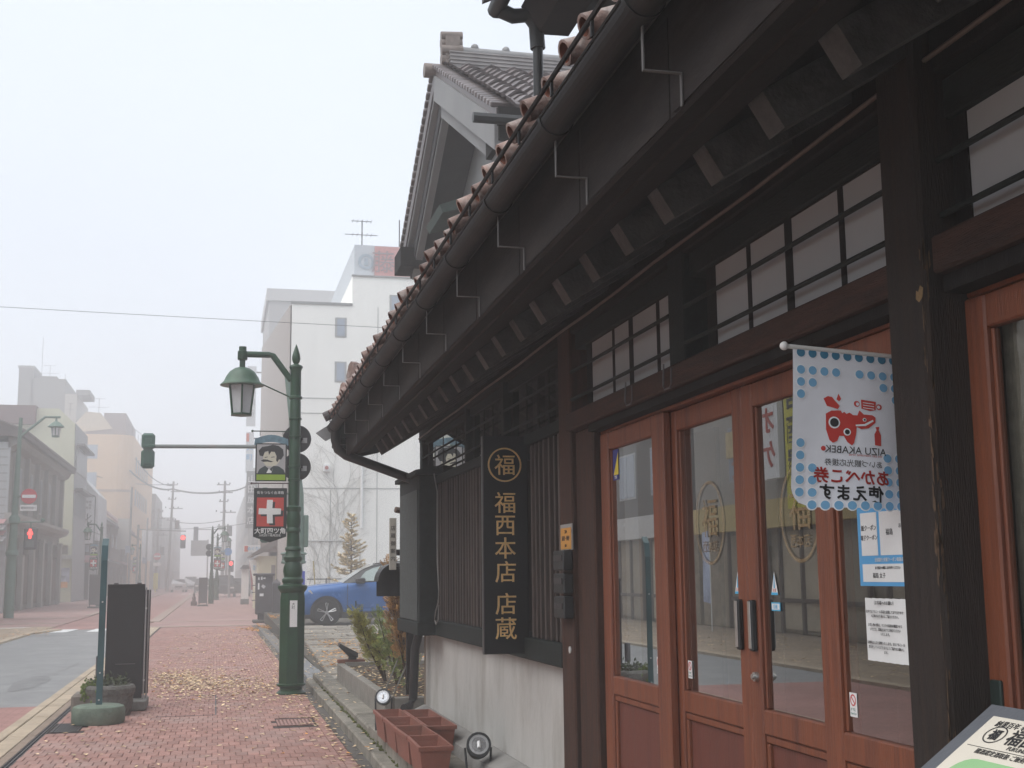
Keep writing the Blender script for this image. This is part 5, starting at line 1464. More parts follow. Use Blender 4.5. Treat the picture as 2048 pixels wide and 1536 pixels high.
build('white_pipe', MB().tube([(5.60,49.92,3.4),(5.60,49.92,7.9)], .06, 8), M_WHITE, wb)
for x in (6.15,6.55): build('vent', MB().box(x-.12,x+.12,49.93,49.995,10.55,10.75), MATS['pipe_grey'], wb)
build('alarm_box', MB().bbox(4.05,4.32,49.80,49.99,5.62,5.92,.02), M_WHITE, wb)
build('alarm_lens', MB().tube([(4.19,49.80,5.77),(4.19,49.76,5.77)], .075, 10), mat('alarm_red',(.36,.14,.12),.5,.1), wb)
# ivy: bare runners on the wall
iv = MB(); r = random.Random(21)
def runner(x, z, a, L, w, depth):
    pts = [(x,49.96,z)]
    while L > 0:
        s = r.uniform(.12,.28); a += r.gauss(0,.22); a += (math.pi/2-a)*.06
        x += s*math.cos(a); z += s*math.sin(a); L -= s
        if x < 2.85 or z > 8.4 or x > 6.4: break
        pts.append((x,49.965,z))
        if depth < 3 and r.random() < .34: runner(x, z, a+r.choice((-1,1))*r.uniform(.4,.9), L*.55, w*.6, depth+1)
    if len(pts) > 1: iv.tube(pts, [w*(1-.6*i/len(pts)) for i in range(len(pts))], 4, cap=False)
for x0 in (3.25,3.9,4.25,4.9): runner(x0, .5, math.pi/2, 7.6, .013, 0)
stuff(build('dead_ivy', iv, mat('dead_ivy',(.47,.455,.43),.9,.2), wb))
# antennas
def antenna(label, x, y, z, h, w, nb=5, m=None, rods=True):
    mb = MB().tube([(x,y,z),(x,y,z+h)], .025, 5)
    if rods:
        for k, zz in enumerate((z+h*.97, z+h*.5)):
            mb.tube([(x-w*(.7+.4*k),y,zz),(x+w*(.6+.4*k),y,zz)], .016, 4)
            for i in range(nb):
                q = x-w*.6+w*1.2*i/(nb-1); mb.tube([(q,y-.25,zz),(q,y+.25,zz)], .01, 4)
    return tag(build('roof_antenna', mb, M_GUTTER), label, 'antenna', None)
antenna('branched television antenna on the white building beside the pink sign', 5.65,51,15.05,1.25,.65)
antenna('thin whip aerial standing behind the pink roof sign', 7.2,50.8,15.05,1.3,.3,rods=False)
# ---- grey tower behind it
tw_ = thing('hazy_tower_block', 'pale tall block fading in the fog behind the white building', 'building', (9,108,0))
M_HZ = mat('far_grey_wall', (.30,.29,.285), .85, .06, .4)
build('wall', MB().box(3.75,12,102,116,0,23.9), M_HZ, tw_); build('parapet', MB().box(3.55,12.2,101.8,116,23.9,24.9), mat('far_parapet',(.40,.39,.385),.85,.06), tw_)
for z in (20.5,17.5,14.5,11.5): win_end(tw_, 101.99, 4.4, 6.2, z, z+1.4, M_WIN, 3)
# ---- low shop with a pale yellow end wall, and its neighbours toward the junction
ls_ = thing('low_yellow_shop', 'low shop with a pale yellow end wall and brown roofs behind the green lamp', 'building', (2.4,60,0))
build('wall', MB().box(1.88,2.68,58,66,0,2.46), mat('pale_yellow_wall',(.56,.52,.37),.85,.06,1), ls_)
build('roof', MB().add([(1.6,57.7,2.46),(2.69,57.7,2.9),(2.69,67,2.9),(1.6,67,2.46),(1.6,57.7,2.56),(2.69,57.7,3.3),(2.69,67,3.3),(1.6,67,2.56)],[(0,3,2,1),(4,5,6,7),(0,1,5,4),(1,2,6,5),(2,3,7,6),(3,0,4,7)]), mat('brown_roof',(.15,.115,.10),.8,.2,2), ls_)
build('clapboard', MB().box(1.95,2.69,57.8,57.9,2.62,3.25), mat('clapboard',(.24,.19,.165),.8,.15,4), ls_)
build('door', MB().box(2.45,2.62,57.96,57.999,0,2.05), mat('shop_door_brown',(.20,.16,.14),.8,.1), ls_)
build('rail', MB().tube([(1.6,57.6,.5),(1.9,57.6,.5)], .02, 5).tube([(1.6,57.6,.85),(1.9,57.6,.85)], .02, 5).tube([(1.6,57.6,1.15),(1.9,57.6,1.15)], .02, 5), M_BLACKMETAL, ls_)
sn = thing('projecting_sign', 'small white projecting sign with red mark and blue letters over the sidewalk', 'sign', (1.75,62,2.7))
build('panel', MB().box(1.29,2.15,62,62.12,2.70,3.05), M_WHITE, sn)
build('red_mark', MB().box(1.33,1.50,61.985,61.998,2.74,3.01), mat('sign_red',(.55,.13,.08),.6,.05), sn)
lettering('sign_text', 'めぐりや', .19, (1.83,61.985,2.88), X_, Z_, mat('sign_blue',(.10,.35,.60),.6,.05), sn, .01)
build('bracket', MB().box(2.15,2.7,62.03,62.09,2.84,2.90), M_BLACKMETAL, sn)
fr_ = thing('white_kiosk', 'small white wall shrine with grey cap past the yellow shop', 'kiosk', (1.65,74,0))
build('body', MB().box(1.47,1.87,74,74.6,.3,2.0), M_WWALL, fr_); build('base', MB().box(1.44,1.9,73.95,74.65,0,.299), M_GRAN, fr_)
build('cap', MB().prism([(1.36,2.0),(1.98,2.0),(1.8,2.22),(1.54,2.22)], 'y', 73.8, 74.8), M_RTILE, fr_)
bn = thing('banner_flag', 'faded red vertical banner flag before the low shops', 'flag', (1.80,68,0))
build('pole', MB().tube([(1.98,68,0),(1.72,68,2.4)], .014, 5), M_WHITE, bn)
build('cloth', MB().poly3((1.73,67.98,2.35), X_, Z_, [(0,0),(.13,-.02),(.30,-1.45),(.13,-1.5)], .008), mat('faded_red',(.34,.10,.11),.8,.1), bn)
bn2 = thing('banner_flag', 'white vertical banner flag with blue letters by the low yellow shop', 'flag', (1.72,60,0))
build('pole', MB().tube([(1.98,60,0),(1.52,60,2.35)], .012, 5), M_WHITE, bn2)
build('cloth', MB().poly3((1.54,59.98,2.3), X_, Z_, [(0,0),(.30,.02),(.44,-1.2),(.22,-1.25)], .008), M_WHITE, bn2)
lettering('flag_text', '珈琲', .12, (1.75,59.96,1.95), X_, Z_, MATS['sign_blue'], bn2, .004, vertical=True)
# ---- utility cabinet and dark post by the yard
uc = thing('utility_cabinet', 'dark utility cabinet with white stickers on a stone plinth at the crossing', 'cabinet', (1.62,43.6,0))
M_CAB = mat('cabinet_brown', (.060,.050,.052), .55, .15, 3, .05)
build('plinth', MB().bbox(1.25,1.95,43.25,44.0,.0,.10,.02), M_GRAN, uc)
build('foot', MB().bbox(1.42,1.80,43.4,43.85,.10,.28,.01), M_CAB, uc)
build('cabinet', MB().bbox(1.33,1.90,43.3,43.9,.28,1.56,.02), M_CAB, uc)
build('lid', MB().bbox(1.25,1.96,43.2,44.0,1.56,1.64,.02), M_CAB, uc)
for x0,z0,w,h in ((1.40,1.42,.05,.09),(1.49,1.42,.06,.11),(1.57,1.45,.08,.05),(1.40,1.10,.05,.22),(1.46,.88,.13,.09)):
    build('sticker', MB().box(x0,x0+w,43.296,43.299,z0,z0+h), M_STICK_W, uc)
build('sticker', MB().poly3((1.58,43.297,1.20), (.8,0,-.6), (.6,0,.8), [(-.06,-.05),(.06,-.05),(.06,.05),(-.06,.05)]), mat('sticker_grey',(.5,.5,.5),.6,.1,bump=0), uc)
dp = thing('dark_bollard', 'dark square bollard with pointed cap half hidden by the green lamp', 'bollard', (2.02,42.5,.0))
build('body', MB().bbox(1.86,2.10,42.4,42.64,0,1.30,.01), M_CAB, dp); build('cap', MB().lathe([(.22,1.30),(.0,1.46)], (1.98,42.52,0), 4, cap=False, rot=math.pi/4), M_CAB, dp)
psn = thing('parking_sign', 'white sign with a blue letter P behind the lamp beside the car', 'sign', (2.28,39,.3))
build('panel', MB().box(2.05,2.72,39,39.05,1.05,2.20), M_STICK_W, psn)
build('blue_panel', MB().box(2.08,2.66,38.985,38.998,1.12,1.68), mat('parking_blue',(.03,.05,.42),.5,.05,bump=0), psn)
lettering('sign_letter', 'P', .62, (2.42,38.98,1.40), X_, Z_, M_STICK_W, psn, .01, bold=.02)
build('leg', MB().box(2.12,2.17,39.0,39.04,.25,1.05).box(2.60,2.65,39.0,39.04,.25,1.05), M_STRAP, psn)
ft = thing('yard_fence', 'thin wire rail fence in front of the white building', 'fence', (4,46,.35))
build('rail', MB().tube([(2.9,46,1.42),(7,46,1.42)], .018, 5).tube([(2.9,46,1.1),(7,46,1.1)], .014, 5), M_BLACKMETAL, ft)
pm = MB().box(-.02,.02,-.02,.02,0,1.1).mesh('post', M_BLACKMETAL)
for i in range(5): piece('post', pm, (2.9+i*1.0,46,.35), ft)
tag(build('marker_pole', MB().tube([(3.42,44,.35),(3.28,44,2.05)], .022, 6), mat('marker_yellow',(.36,.28,.10),.6,.3,6)), 'thin yellow and black snow marker pole by the blue car', 'pole')

# ---- conifer behind the car
def conifer(label, base, H, seed):
    r = random.Random(seed)
    t = thing('conifer_tree', label, 'tree', base)
    B = Vector(base); tr = MB(); nd = MB()
    tr.tube([B, B+Vector((.02,0,H*.5)), B+Vector((0,0,H))], [.055,.035,.008], 7)
    levels = 17
    for k in range(levels):
        f = k/(levels-1); z = H*(.13+.83*f); L = (1-f)**.8*.74+.08
        nb = 6 if k < 12 else 4
        for i in range(nb):
            a = 2*math.pi*i/nb + k*.7 + r.uniform(-.25,.25); l = L*r.uniform(.45,1.15)
            d = Vector((math.cos(a), math.sin(a), .18+.25*f))
            p0 = B+Vector((0,0,z+r.uniform(-.09,.09))); pts = [p0+d*(l*q)+Vector((0,0,-.10*l*math.sin(q*math.pi))) for q in (0,.35,.7,1)]
            tr.tube(pts, [.014,.010,.007,.003], 4, cap=False)
            for j in range(int(22*l)+7):
                q = r.uniform(.12,1.0); c = p0+d*(l*q)+Vector((0,0,-.10*l*math.sin(q*math.pi)))
                nd.tint = max(.5,min(1.6,r.gauss(1,.25)))
                side = Vector((-d.y,d.x,0))*r.choice((-1,1))
                w = (1-q)*.22*l+.05
                dd = (d*.8+side*r.uniform(.3,1.0)+Vector((0,0,r.uniform(-.1,.25)))).normalized()
                for e in range(3):
                    leafcard(nd, c+dd*(w*e*.33), dd+rdir(r)*.35+Vector((0,0,.15)), Vector((0,0,1))+rdir(r)*.5, .15, .019)
    build('trunk', tr, mat('conifer_bark',(.12,.085,.06),.9,.2), t)
    build('crown', nd, mat('conifer_needles',(.68,.57,.38),.8,.25,10,0,tint=True), t, tinted=True)
    return t
conifer('young golden-brown conifer standing against the white wall behind the car', (4.52,43.5,.36), 3.3, 4)

# ---- blue car
car = thing('blue_suv', 'blue compact SUV with black roof parked nose to the street in the stone yard', 'car', (4.3,34.4,.225))
M_CAR = mat('blue_car_paint', (.005,.090,.30), .24, .06, 3, 0, spec=.6, metal=.1)
M_CARB = mat('car_black', (.012,.012,.013), .4, .1, 5, 0, spec=.5)
M_TYRE = mat('tyre', (.020,.020,.021), .85, .1, 8, .2)
CG = .225
# stations along the length: x, sill z, shoulder z, shoulder half width, hood/belt z, its half width
st = [(2.14,.42,.62,.62,.74,.55),(2.20,.30,.72,.80,.92,.68),(2.36,.24,.80,.88,1.0,.76),(2.70,.22,.84,.915,1.045,.80),(3.10,.22,.86,.925,1.075,.82),(3.34,.22,.87,.93,1.10,.83),
      (3.9,.22,.88,.93,1.12,.86),(4.6,.22,.90,.93,1.15,.865),(5.4,.22,.92,.93,1.18,.86),(6.0,.24,.93,.92,1.21,.84),(6.35,.28,.93,.90,1.20,.80),(6.52,.38,.90,.84,1.10,.72),(6.56,.5,.8,.75,.95,.65)]
YC = 34.4
bd = MB(); rings_ = []
for x,zs,zm,wm,zb,wb_ in st:
    half = [(wm*.90,zs),(wm*.985,zs+.12),(wm,(zs+zm)/2+.05),(wm,zm),(wm*.985,zm+.5*(zb-zm)),(wb_+.02,zb-.015),(wb_-.03,zb+.008),(wb_*.5,zb+.03)]
    ring = [(x,YC-y,CG+z) for y,z in half]+[(x,YC,CG+half[-1][1]+.008)]+[(x,YC+y,CG+z) for y,z in reversed(half)]
    rings_.append(ring)
nr = len(rings_[0])
bd.v = [p for rg_ in rings_ for p in rg_]
for k in range(len(rings_)-1):
    for i in range(nr):
        j = (i+1)%nr
        bd.f.append([k*nr+i,k*nr+j,(k+1)*nr+j,(k+1)*nr+i]); bd.mi.append(0); bd.t.append(1)
bd.f.append(list(range(nr-1,-1,-1))); bd.mi.append(0); bd.t.append(1)
bd.f.append(list(range((len(rings_)-1)*nr,len(rings_)*nr))); bd.mi.append(0); bd.t.append(1)
body = build('body', bd, M_CAR, car, smooth=True)
# greenhouse
gh_ = [(3.30,1.10,.80,1.10,.78),(3.55,1.115,.84,1.27,.70),(3.85,1.125,.85,1.46,.64),(4.15,1.13,.855,1.575,.60),(4.5,1.14,.86,1.625,.58),(5.1,1.16,.86,1.635,.575),(5.7,1.18,.85,1.59,.56),(6.05,1.20,.82,1.50,.55),(6.35,1.195,.78,1.27,.66),(6.42,1.19,.76,1.20,.72)]
gb = MB(); nr = 6
for x,z0,w0,z1,w1 in gh_:
    gb.v += [(x,YC-w0,CG+z0),(x,YC-w1,CG+z1),(x,YC-w1*.5,CG+z1+.02),(x,YC+w1*.5,CG+z1+.02),(x,YC+w1,CG+z1),(x,YC+w0,CG+z0)]
for k in range(len(gh_)-1):
    for i in range(nr-1):
        gb.f.append([k*nr+i,k*nr+i+1,(k+1)*nr+i+1,(k+1)*nr+i]); gb.mi.append(0); gb.t.append(1)
build('roof', gb, M_CARB, car, smooth=True)
def gside(x, t):
    """point on the near side of the glasshouse: x along, t 0 belt .. 1 roof"""
    for a, b in zip(gh_, gh_[1:]):
        if a[0] <= x <= b[0]:
            f = (x-a[0])/(b[0]-a[0]); q = [a[i]+(b[i]-a[i])*f for i in range(5)]
            return (x, YC-(q[2]+(q[4]-q[2])*t)-.03, CG+q[1]+(q[3]-q[1])*t)
M_CARG = mat('car_glass', (.30,.36,.34), .08, .2, 1.2, 0, spec=.9)
build('side_window', MB().add([gside(3.66,.10),gside(4.68,.08),gside(4.66,.90),gside(4.40,.90),gside(4.1,.86),gside(3.9,.80)], [(0,1,2,3,4,5)]), M_CARG, car)
build('side_window', MB().add([gside(4.80,.08),gside(5.72,.10),gside(5.65,.84),gside(5.2,.9),gside(4.78,.90)], [(0,1,2,3,4)]), mat('car_dark_glass',(.05,.055,.06),.08,.1,2,0,spec=.9), car)
ws = MB()
for k in range(3):
    a, b = gh_[k], gh_[k+1]
    ws.quad((a[0]-.012,YC-a[4]*.96,CG+a[3]+.012),(b[0]-.012,YC-b[4]*.96,CG+b[3]+.012),(b[0]-.012,YC+b[4]*.96,CG+b[3]+.028),(a[0]-.012,YC+a[4]*.96,CG+a[3]+.028))
build('windscreen', ws, mat('windscreen',(.42,.46,.47),.08,.1,1,0,spec=.9), car)
M_RIM = mat('alloy_rim', (.52,.52,.53), .3, .05, metal=.8)
for i, x in enumerate((2.86,5.56)):
    for s in (-1,1):
        yo = YC+s*.935
        ar = MB()
        for k in range(14):
            a0, a1 = -.15+(math.pi+.3)*k/14, -.15+(math.pi+.3)*(k+1)/14
            p = [(x+rr_*math.cos(a), CG+.352+rr_*math.sin(a)) for rr_,a in ((.43,a0),(.43,a1),(.365,a1),(.365,a0))]
            ar.prism(p, 'y', yo-.012 if s<0 else yo-.06, yo+.06 if s<0 else yo+.012)
        build('wheel_arch', ar, M_CARB, car)
        build('arch_shadow', MB().tube([(x,yo-s*.002,CG+.352),(x,yo+s*.004,CG+.352)], .366, 28), M_CARB, car)
        w = build('wheel', MB().tube([(x,yo-s*.15,CG+.352),(x,yo+s*.012,CG+.352),(x,yo+s*.030,CG+.352),(x,yo+s*.034,CG+.352)], [.35,.352,.33,.255], 30), M_TYRE, car, smooth=True)
        rm_ = MB().tube([(x,yo+s*.034,CG+.352),(x,yo+s*.038,CG+.352)], .05, 12)
        for q in range(5):
            for e in (-.13,.13):
                a = math.pi/2+2*math.pi*q/5
                p0 = Vector((x,yo+s*.038,CG+.352)); d = Vector((math.cos(a+e),0,math.sin(a+e))); sd = Vector((-math.sin(a),0,math.cos(a)))
                A_, B_ = p0+Vector((math.cos(a+e*.5),0,math.sin(a+e*.5)))*.05, p0+d*.245
                rm_.tube([A_,B_], .012, 5)
            rm_.tube([p0+Vector((math.cos(math.pi/2+2*math.pi*q/5-.13),0,math.sin(math.pi/2+2*math.pi*q/5-.13)))*.245, p0+Vector((math.cos(math.pi/2+2*math.pi*q/5+.13),0,math.sin(math.pi/2+2*math.pi*q/5+.13)))*.245], .012, 5)
        build('rim', rm_, M_RIM, w)
tri = MB()
tri.box(2.30,3.3,YC-.905,YC-.86,CG+.20,CG+.30).box(3.28,5.1,YC-.945,YC-.86,CG+.20,CG+.36)
build('sill_cladding', tri, M_CARB, car)
build('sill_strip', MB().bbox(3.42,5.0,YC-.955,YC-.925,CG+.365,CG+.43,.01), M_CAR, car)  # raised strip in the body paint above the cladding
for x in (3.40,4.72): build('door_gap', MB().box(x-.006,x+.006,YC-.937,YC-.9,CG+.38,CG+1.08), M_CARB, car)
build('door_handle', MB().bbox(4.36,4.60,YC-.952,YC-.925,CG+.90,CG+.94,.008), M_CAR, car)
mr = MB().bbox(3.60,3.86,YC-1.08,YC-.90,CG+1.09,CG+1.24,.03); build('mirror', mr, M_CARB, car, smooth=True)
for s in (-1,1):
    build('headlight', MB().add([(2.19,YC+s*.72,CG+.78),(2.50,YC+s*.905,CG+.84),(2.44,YC+s*.905,CG+.93),(2.22,YC+s*.73,CG+.90)], [(0,1,2,3)]), mat('headlight',(.62,.60,.56),.2,.1,spec=.8), car)
build('grille', MB().box(2.12,2.17,YC-.45,YC+.45,CG+.45,CG+.70), M_CARB, car)
build('roof_rail', MB().tube([(4.1,YC-.60,CG+1.60),(4.6,YC-.585,CG+1.665),(5.6,YC-.575,CG+1.66),(5.9,YC-.57,CG+1.60)], .016, 6), M_CARB, car)

# ---- signal mast behind the lamp
M_MINT = mat('pole_mint', (.12,.185,.150), .6, .15, 3, .05, dirt=(.09,.10,.09), dirt_amt=.3)
sm = thing('signal_mast', 'pale green signal mast behind the dark lamp with a long arm over the road', 'traffic light', (1.72,28,0))
build('lower_shaft', MB().lathe([(.27,0),(.27,.15),(.20,.2),(.19,1.78),(.27,1.80),(.27,1.84),(.25,1.86),(.25,1.98),(.29,2.0),(.27,2.03),(.11,2.06)], (1.66,28,0), 18), M_MINT, sm, smooth=True)
build('shaft', MB().tube([(1.80,28,2.03),(1.78,28,3.3),(1.62,28,4.6),(1.46,28,5.92)], [.085,.08,.07,.06], 12), M_MINT, sm, smooth=True)
build('arm', MB().tube([(1.70,28,4.36),(-1.46,28,4.33)], .043, 10), mat('arm_grey',(.16,.18,.17),.5,.3,1.5,.05,dirt=(.28,.16,.14),dirt_scale=1,dirt_amt=.5), sm, smooth=True)
M_SIGB = mat('signal_back_green', (.030,.085,.062), .5, .15, 4, .05)
hb_ = build('signal_head', MB().bbox(-1.625,-1.345,27.98,28.2,4.275,4.62,.05).bbox(-1.625,-1.345,27.98,28.2,3.86,4.265,.05).bbox(-1.57,-1.40,27.96,27.98,3.95,4.5,.01), M_SIGB, sm)
build('clamp', MB().bbox(-1.60,-1.34,27.90,27.98,4.29,4.37,.01), M_SIGB, sm)
build('side_signal', MB().bbox(.93,1.12,27.9,28.1,2.25,3.25,.04).lathe([(.02,3.25),(.16,3.3),(.05,3.45)], (1.02,28,0), 8).box(1.1,1.7,27.98,28.02,3.30,3.34), M_SIGB, sm)
build('side_box', MB().bbox(1.86,1.97,27.95,28.1,2.15,2.85,.02), M_MINT, sm)
# ---- left corner mast with lamp, no-entry sign and pedestrian light
lm = thing('corner_mast', 'pale green corner mast with hanging lantern across the road', 'street lamp', (-8.05,54.3,0))
build('shaft', MB().tube([(-8.05,54.3,0),(-8.03,54.3,2.55),(-8.0,54.3,4.0),(-7.94,54.3,8.1)], [.20,.19,.13,.07], 14), M_MINT, lm, smooth=True)
build('collar', MB().lathe([(.21,2.45),(.25,2.5),(.25,2.62),(.21,2.68)], (-8.03,54.3,0), 16), M_MINT, lm, smooth=True)
build('collar', MB().lathe([(.16,3.75),(.22,3.8),(.22,4.0),(.15,4.1)], (-8.0,54.3,0), 16), M_MINT, lm, smooth=True)
build('arm', MB().tube([(-7.96,54.3,7.3),(-7.0,54.3,8.15),(-6.4,54.3,8.15)], .05, 8), M_MINT, lm)
ll = build('lantern', MB().lathe([(.03,8.12),(.05,7.98),(.16,7.92),(.33,7.76),(.33,7.73),(.20,7.73),(.15,7.36),(.15,7.32),(.01,7.32)], (-6.56,54.3,0), 8), M_MINT, lm)
for i in range(8):
    a0,a1 = math.pi*i/4+.1, math.pi*(i+1)/4-.1
    p = lambda a,r,z: (-6.56+r*math.cos(a),54.3+r*math.sin(a),z)
    build('pane', MB().add([p(a0,.199,7.70),p(a1,.199,7.70),p(a1,.156,7.38),p(a0,.156,7.38)], [(0,1,2,3)]), M_FROST, ll)
ne = thing('no_entry_sign', 'round red no-entry sign with a text plate on the corner mast', 'road sign', (-7.46,54.1,4.5))
build('disc', MB().tube([(-7.46,54.1,4.87),(-7.46,54.12,4.87)], .31, 28), mat('sign_red_disc',(.52,.06,.07),.5,.06), ne)
build('bar', MB().box(-7.72,-7.20,54.085,54.098,4.80,4.93), M_STICK_W, ne)
build('plate', MB().box(-7.78,-7.14,54.10,54.12,4.28,4.52), M_STICK_W, ne)
lettering('plate_text', '軽車両を除く', .10, (-7.46,54.095,4.40), X_, Z_, M_INK, ne, .004)
build('arm', MB().box(-7.98,-7.6,54.13,54.18,4.84,4.9), M_MINT, ne)
def lit(name, col, s): return mat(name, col, .5, .02, bump=0, emit=(*col, s))
M_LITRED = lit('lit_red', (1.0,.06,.05), 1.5)
pl_ = thing('pedestrian_light', 'pedestrian light showing red hung from the corner mast', 'traffic light', (-7.35,54.2,2.7))
build('arm', MB().tube([(-8.0,54.25,3.83),(-6.86,54.25,3.83)], .03, 6).tube([(-7.35,54.25,3.83),(-7.35,54.25,3.6)], .025, 6).sphere((-6.9,54.25,3.9), .09, 8, 6), M_MINT, pl_)
build('housing', MB().bbox(-7.60,-7.10,54.2,54.5,2.72,3.6,.05), mat('ped_housing',(.085,.085,.09),.6,.1), pl_)
build('red_figure', MB().poly3((-7.36,54.19,3.36), X_, Z_, [(-.05,-.20),(.05,-.20),(.055,-.05),(.12,-.02),(.08,.08),(.05,.10),(.05,.19),(-.05,.19),(-.05,.10),(-.08,.08),(-.12,-.02),(-.055,-.05)], .01), M_LITRED, pl_)
build('dark_lens', MB().box(-7.5,-7.2,54.185,54.199,2.82,3.08), mat('dark_lens',(.14,.15,.15),.4,.1), pl_)
# ---- grey stone-fronted building at the far left corner
sb_ = thing('stone_bank_building', 'old grey two-storey stone building with pilasters at the far corner', 'building', (-13,73,0))
M_STONE = mat('grey_stone', (.245,.235,.215), .9, .12, 1.2, .3, 12, dirt=(.15,.145,.135), dirt_scale=.7, dirt_amt=.6)
M_STONEL = mat('light_stone', (.34,.335,.31), .9, .1, 1.2, .3, 12)
build('wall', MB().box(-20,-9.72,63.2,84.4,0,8.0), M_STONE, sb_)
sd = build('side_wall', MB().box(-20,-9.62,63.0,63.19,0,8.0), mat('pale_siding',(.40,.415,.42),.85,.05,1), sb_)
cm = MB().box(-5.1,5.1,-.02,.0,0,.03).mesh('siding_joint', M_STONE)
for i in range(9): piece('siding_joint', cm, (-14.8,63.0,4.6+i*.38), sd)
pil = MB().box(-.0,.22,-.28,.28,4.75,7.75).mesh('pilaster', M_STONE)
for y in (65.0,68.9,72.7,76.5,80.2,83.9): piece('pilaster', pil, (-9.72,y,0), sb_)
colm = MB().box(0,.24,-.36,.36,0,3.55).box(-.02,.28,-.42,.42,3.55,3.75).mesh('pier', M_STONEL)
for y in (63.9,67.8,71.6,75.4,79.2,83.7): piece('pier', colm, (-9.70,y,0), sb_)
for y0,y1 in ((64.4,67.3),(68.3,71.1),(72.1,74.9),(75.9,78.7),(79.7,83.2)):
    b_ = build('bay', MB().box(-9.70,-9.66,y0,y1,.25,3.6), mat('bay_dark',(.075,.065,.06),.8,.2,1), sb_)
    build('bay_door', MB().box(-9.66,-9.63,y0+.5,y1-.5,.3,2.7), mat('bay_door',(.13,.10,.085),.8,.2,2), b_)
for y in (67.0,70.9,74.8,78.4): win_front(sb_, -9.70, y-.45, y+.45, 5.2, 7.0)
build('cornice', MB().prism([(-9.72,4.1),(-9.30,4.25),(-9.18,4.45),(-9.18,4.62),(-9.72,4.66)], 'y', 62.9, 84.8), M_STONEL, sb_)
build('upper_cornice', MB().prism([(-9.72,7.7),(-9.35,7.9),(-9.2,8.15),(-9.2,8.3),(-9.72,8.3)], 'y', 63, 84.8), M_STONE, sb_)
rf_ = MB().prism([(-9.0,8.25),(-8.95,8.42),(-13.5,10.2),(-20,8.4),(-20,8.2)], 'y', 62.7, 85.2)
ro = build('roof', rf_, M_RTILE, sb_)
rbm = MB().tube([(-8.93,0,8.47),(-13.4,0,10.25)], .11, 7).mesh('tile_row', M_RTILE)
for i in range(45): piece('tile_row', rbm, (0,62.9+i*.5,0), ro)
build('ridge', MB().box(-13.9,-13.1,62.6,85.3,10.1,10.75), M_RTILE, sb_)
aw = thing('striped_awning', 'faded red and white awning on the side of the stone corner building', 'awning', (-12,62.6,3.2))
for k in range(4): build('stripe', MB().add([(-15,62.9,4.35-k*.27),(-9.6,62.9,4.35-k*.27),(-9.6,62.0+0*k,4.35-k*.27-.0),(-9.6,62.0,4.1-k*.27),(-15,62.0,4.1-k*.27)], [(0,1,3,4)]), (M_WHITE if k%2 else mat('awning_pink',(.42,.22,.22),.8,.08)), aw)
build('shutter', MB().box(-15,-9.64,62.95,62.995,0,2.9), M_SHUT, sb_)
for y in (67.6,79.6): build('wall_lantern', MB().box(-9.46,-9.2,y-.2,y+.2,2.75,3.45), mat('wall_lantern',(.15,.13,.11),.7,.2), sb_)
# ---- yellow-green building behind
yb = thing('yellow_building', 'pale yellow-green building with sloped grey street front behind the stone one', 'building', (-17,94,0))
M_YEL = mat('yellow_green_wall', (.50,.50,.37), .9, .06, .8)
build('wall', MB().prism([(-26,0),(-9.55,0),(-9.75,12.2),(-10.85,13.25),(-26,13.25)], 'y', 91.0, 99.5), M_YEL, yb)
build('street_front', MB().add([(-9.53,90.95,0),(-9.53,99.6,0),(-9.72,99.6,12.25),(-9.72,90.95,12.25)], [(0,1,2,3)]), mat('pale_grey_front',(.33,.33,.33),.9,.06), yb)
build('roof', MB().box(-26,-12.3,90.6,99.5,12.1,13.4), mat('maroon_roof',(.16,.10,.10),.8,.15,1), yb)
for z0 in (9.0,5.9): win_front(yb, -9.62, 91.6, 98.6, z0, z0+1.6, M_WIN, split=4)
build('window_hood', MB().box(-9.6,-9.1,91.2,99,10.7,10.85).box(-9.6,-9.1,91.2,99,7.6,7.75), M_RTILE, yb)
win_end(yb, 91.0, -13.6, -12.6, 2.8, 4.2); win_end(yb, 91.0, -11.4,-10.9, 9.2, 9.7); win_end(yb, 91.0,-11.4,-10.9,8.3,8.8)
build('door_hood', MB().box(-10.6,-9.6,90.4,91,2.9,3.15), M_STONEL, yb)
build('poster', MB().box(-10.4,-9.7,90.93,90.99,1.3,2.3), mat('poster_mixed',(.35,.36,.42),.7,.5,3), yb)
build('poster_orange', MB().box(-10.3,-9.8,90.90,90.925,.95,1.35), mat('poster_orange',(.62,.28,.07),.7,.1), yb)
build('wall_lantern', MB().box(-10.3,-9.85,90.5,90.9,3.2,3.8), MATS['wall_lantern'], yb)
# ---- white shop with its upright sign
wsx = thing('white_sign_shop', 'narrow white shop with a sloping parapet and dark ground floor', 'building', (-12,104,0))
build('wall', MB().prism([(-15,4.4),(-8.75,4.4),(-8.85,7.9),(-10.0,9.2),(-15,9.4)], 'y', 100, 108), mat('white_metal_wall',(.55,.555,.56),.8,.05,1), wsx)
build('ground_floor', MB().box(-15,-8.72,100.1,108,0,4.39), M_DARKSHOP, wsx)
for x0,x1,m in ((-10.75,-10.1,M_WHITE),(-9.3,-8.78,M_SHUT)): build('door', MB().box(x0,x1,100.03,100.09,0,3.0), m, wsx)
build('awning', MB().add([(-10.0,100,3.3),(-8.8,100,3.3),(-8.8,99.2,2.95),(-10.0,99.2,2.95)], [(0,1,2,3)]).box(-10,-8.8,99.18,99.22,2.75,2.95), MATS['awning_pink'], wsx)
for x in (-10.55,-9.95,-9.7): build('window_box', MB().box(x,x+.35,100.0,100.09,3.55,4.1), M_WINL, wsx)
us = thing('upright_shop_sign', 'tall white upright sign with a square emblem and dark characters on the white shop', 'sign', (-9.5,99.5,4.2))
build('panel', MB().box(-10.1,-9.0,99.4,99.55,4.15,7.65), mat('sign_white',(.60,.61,.62),.7,.04), us)
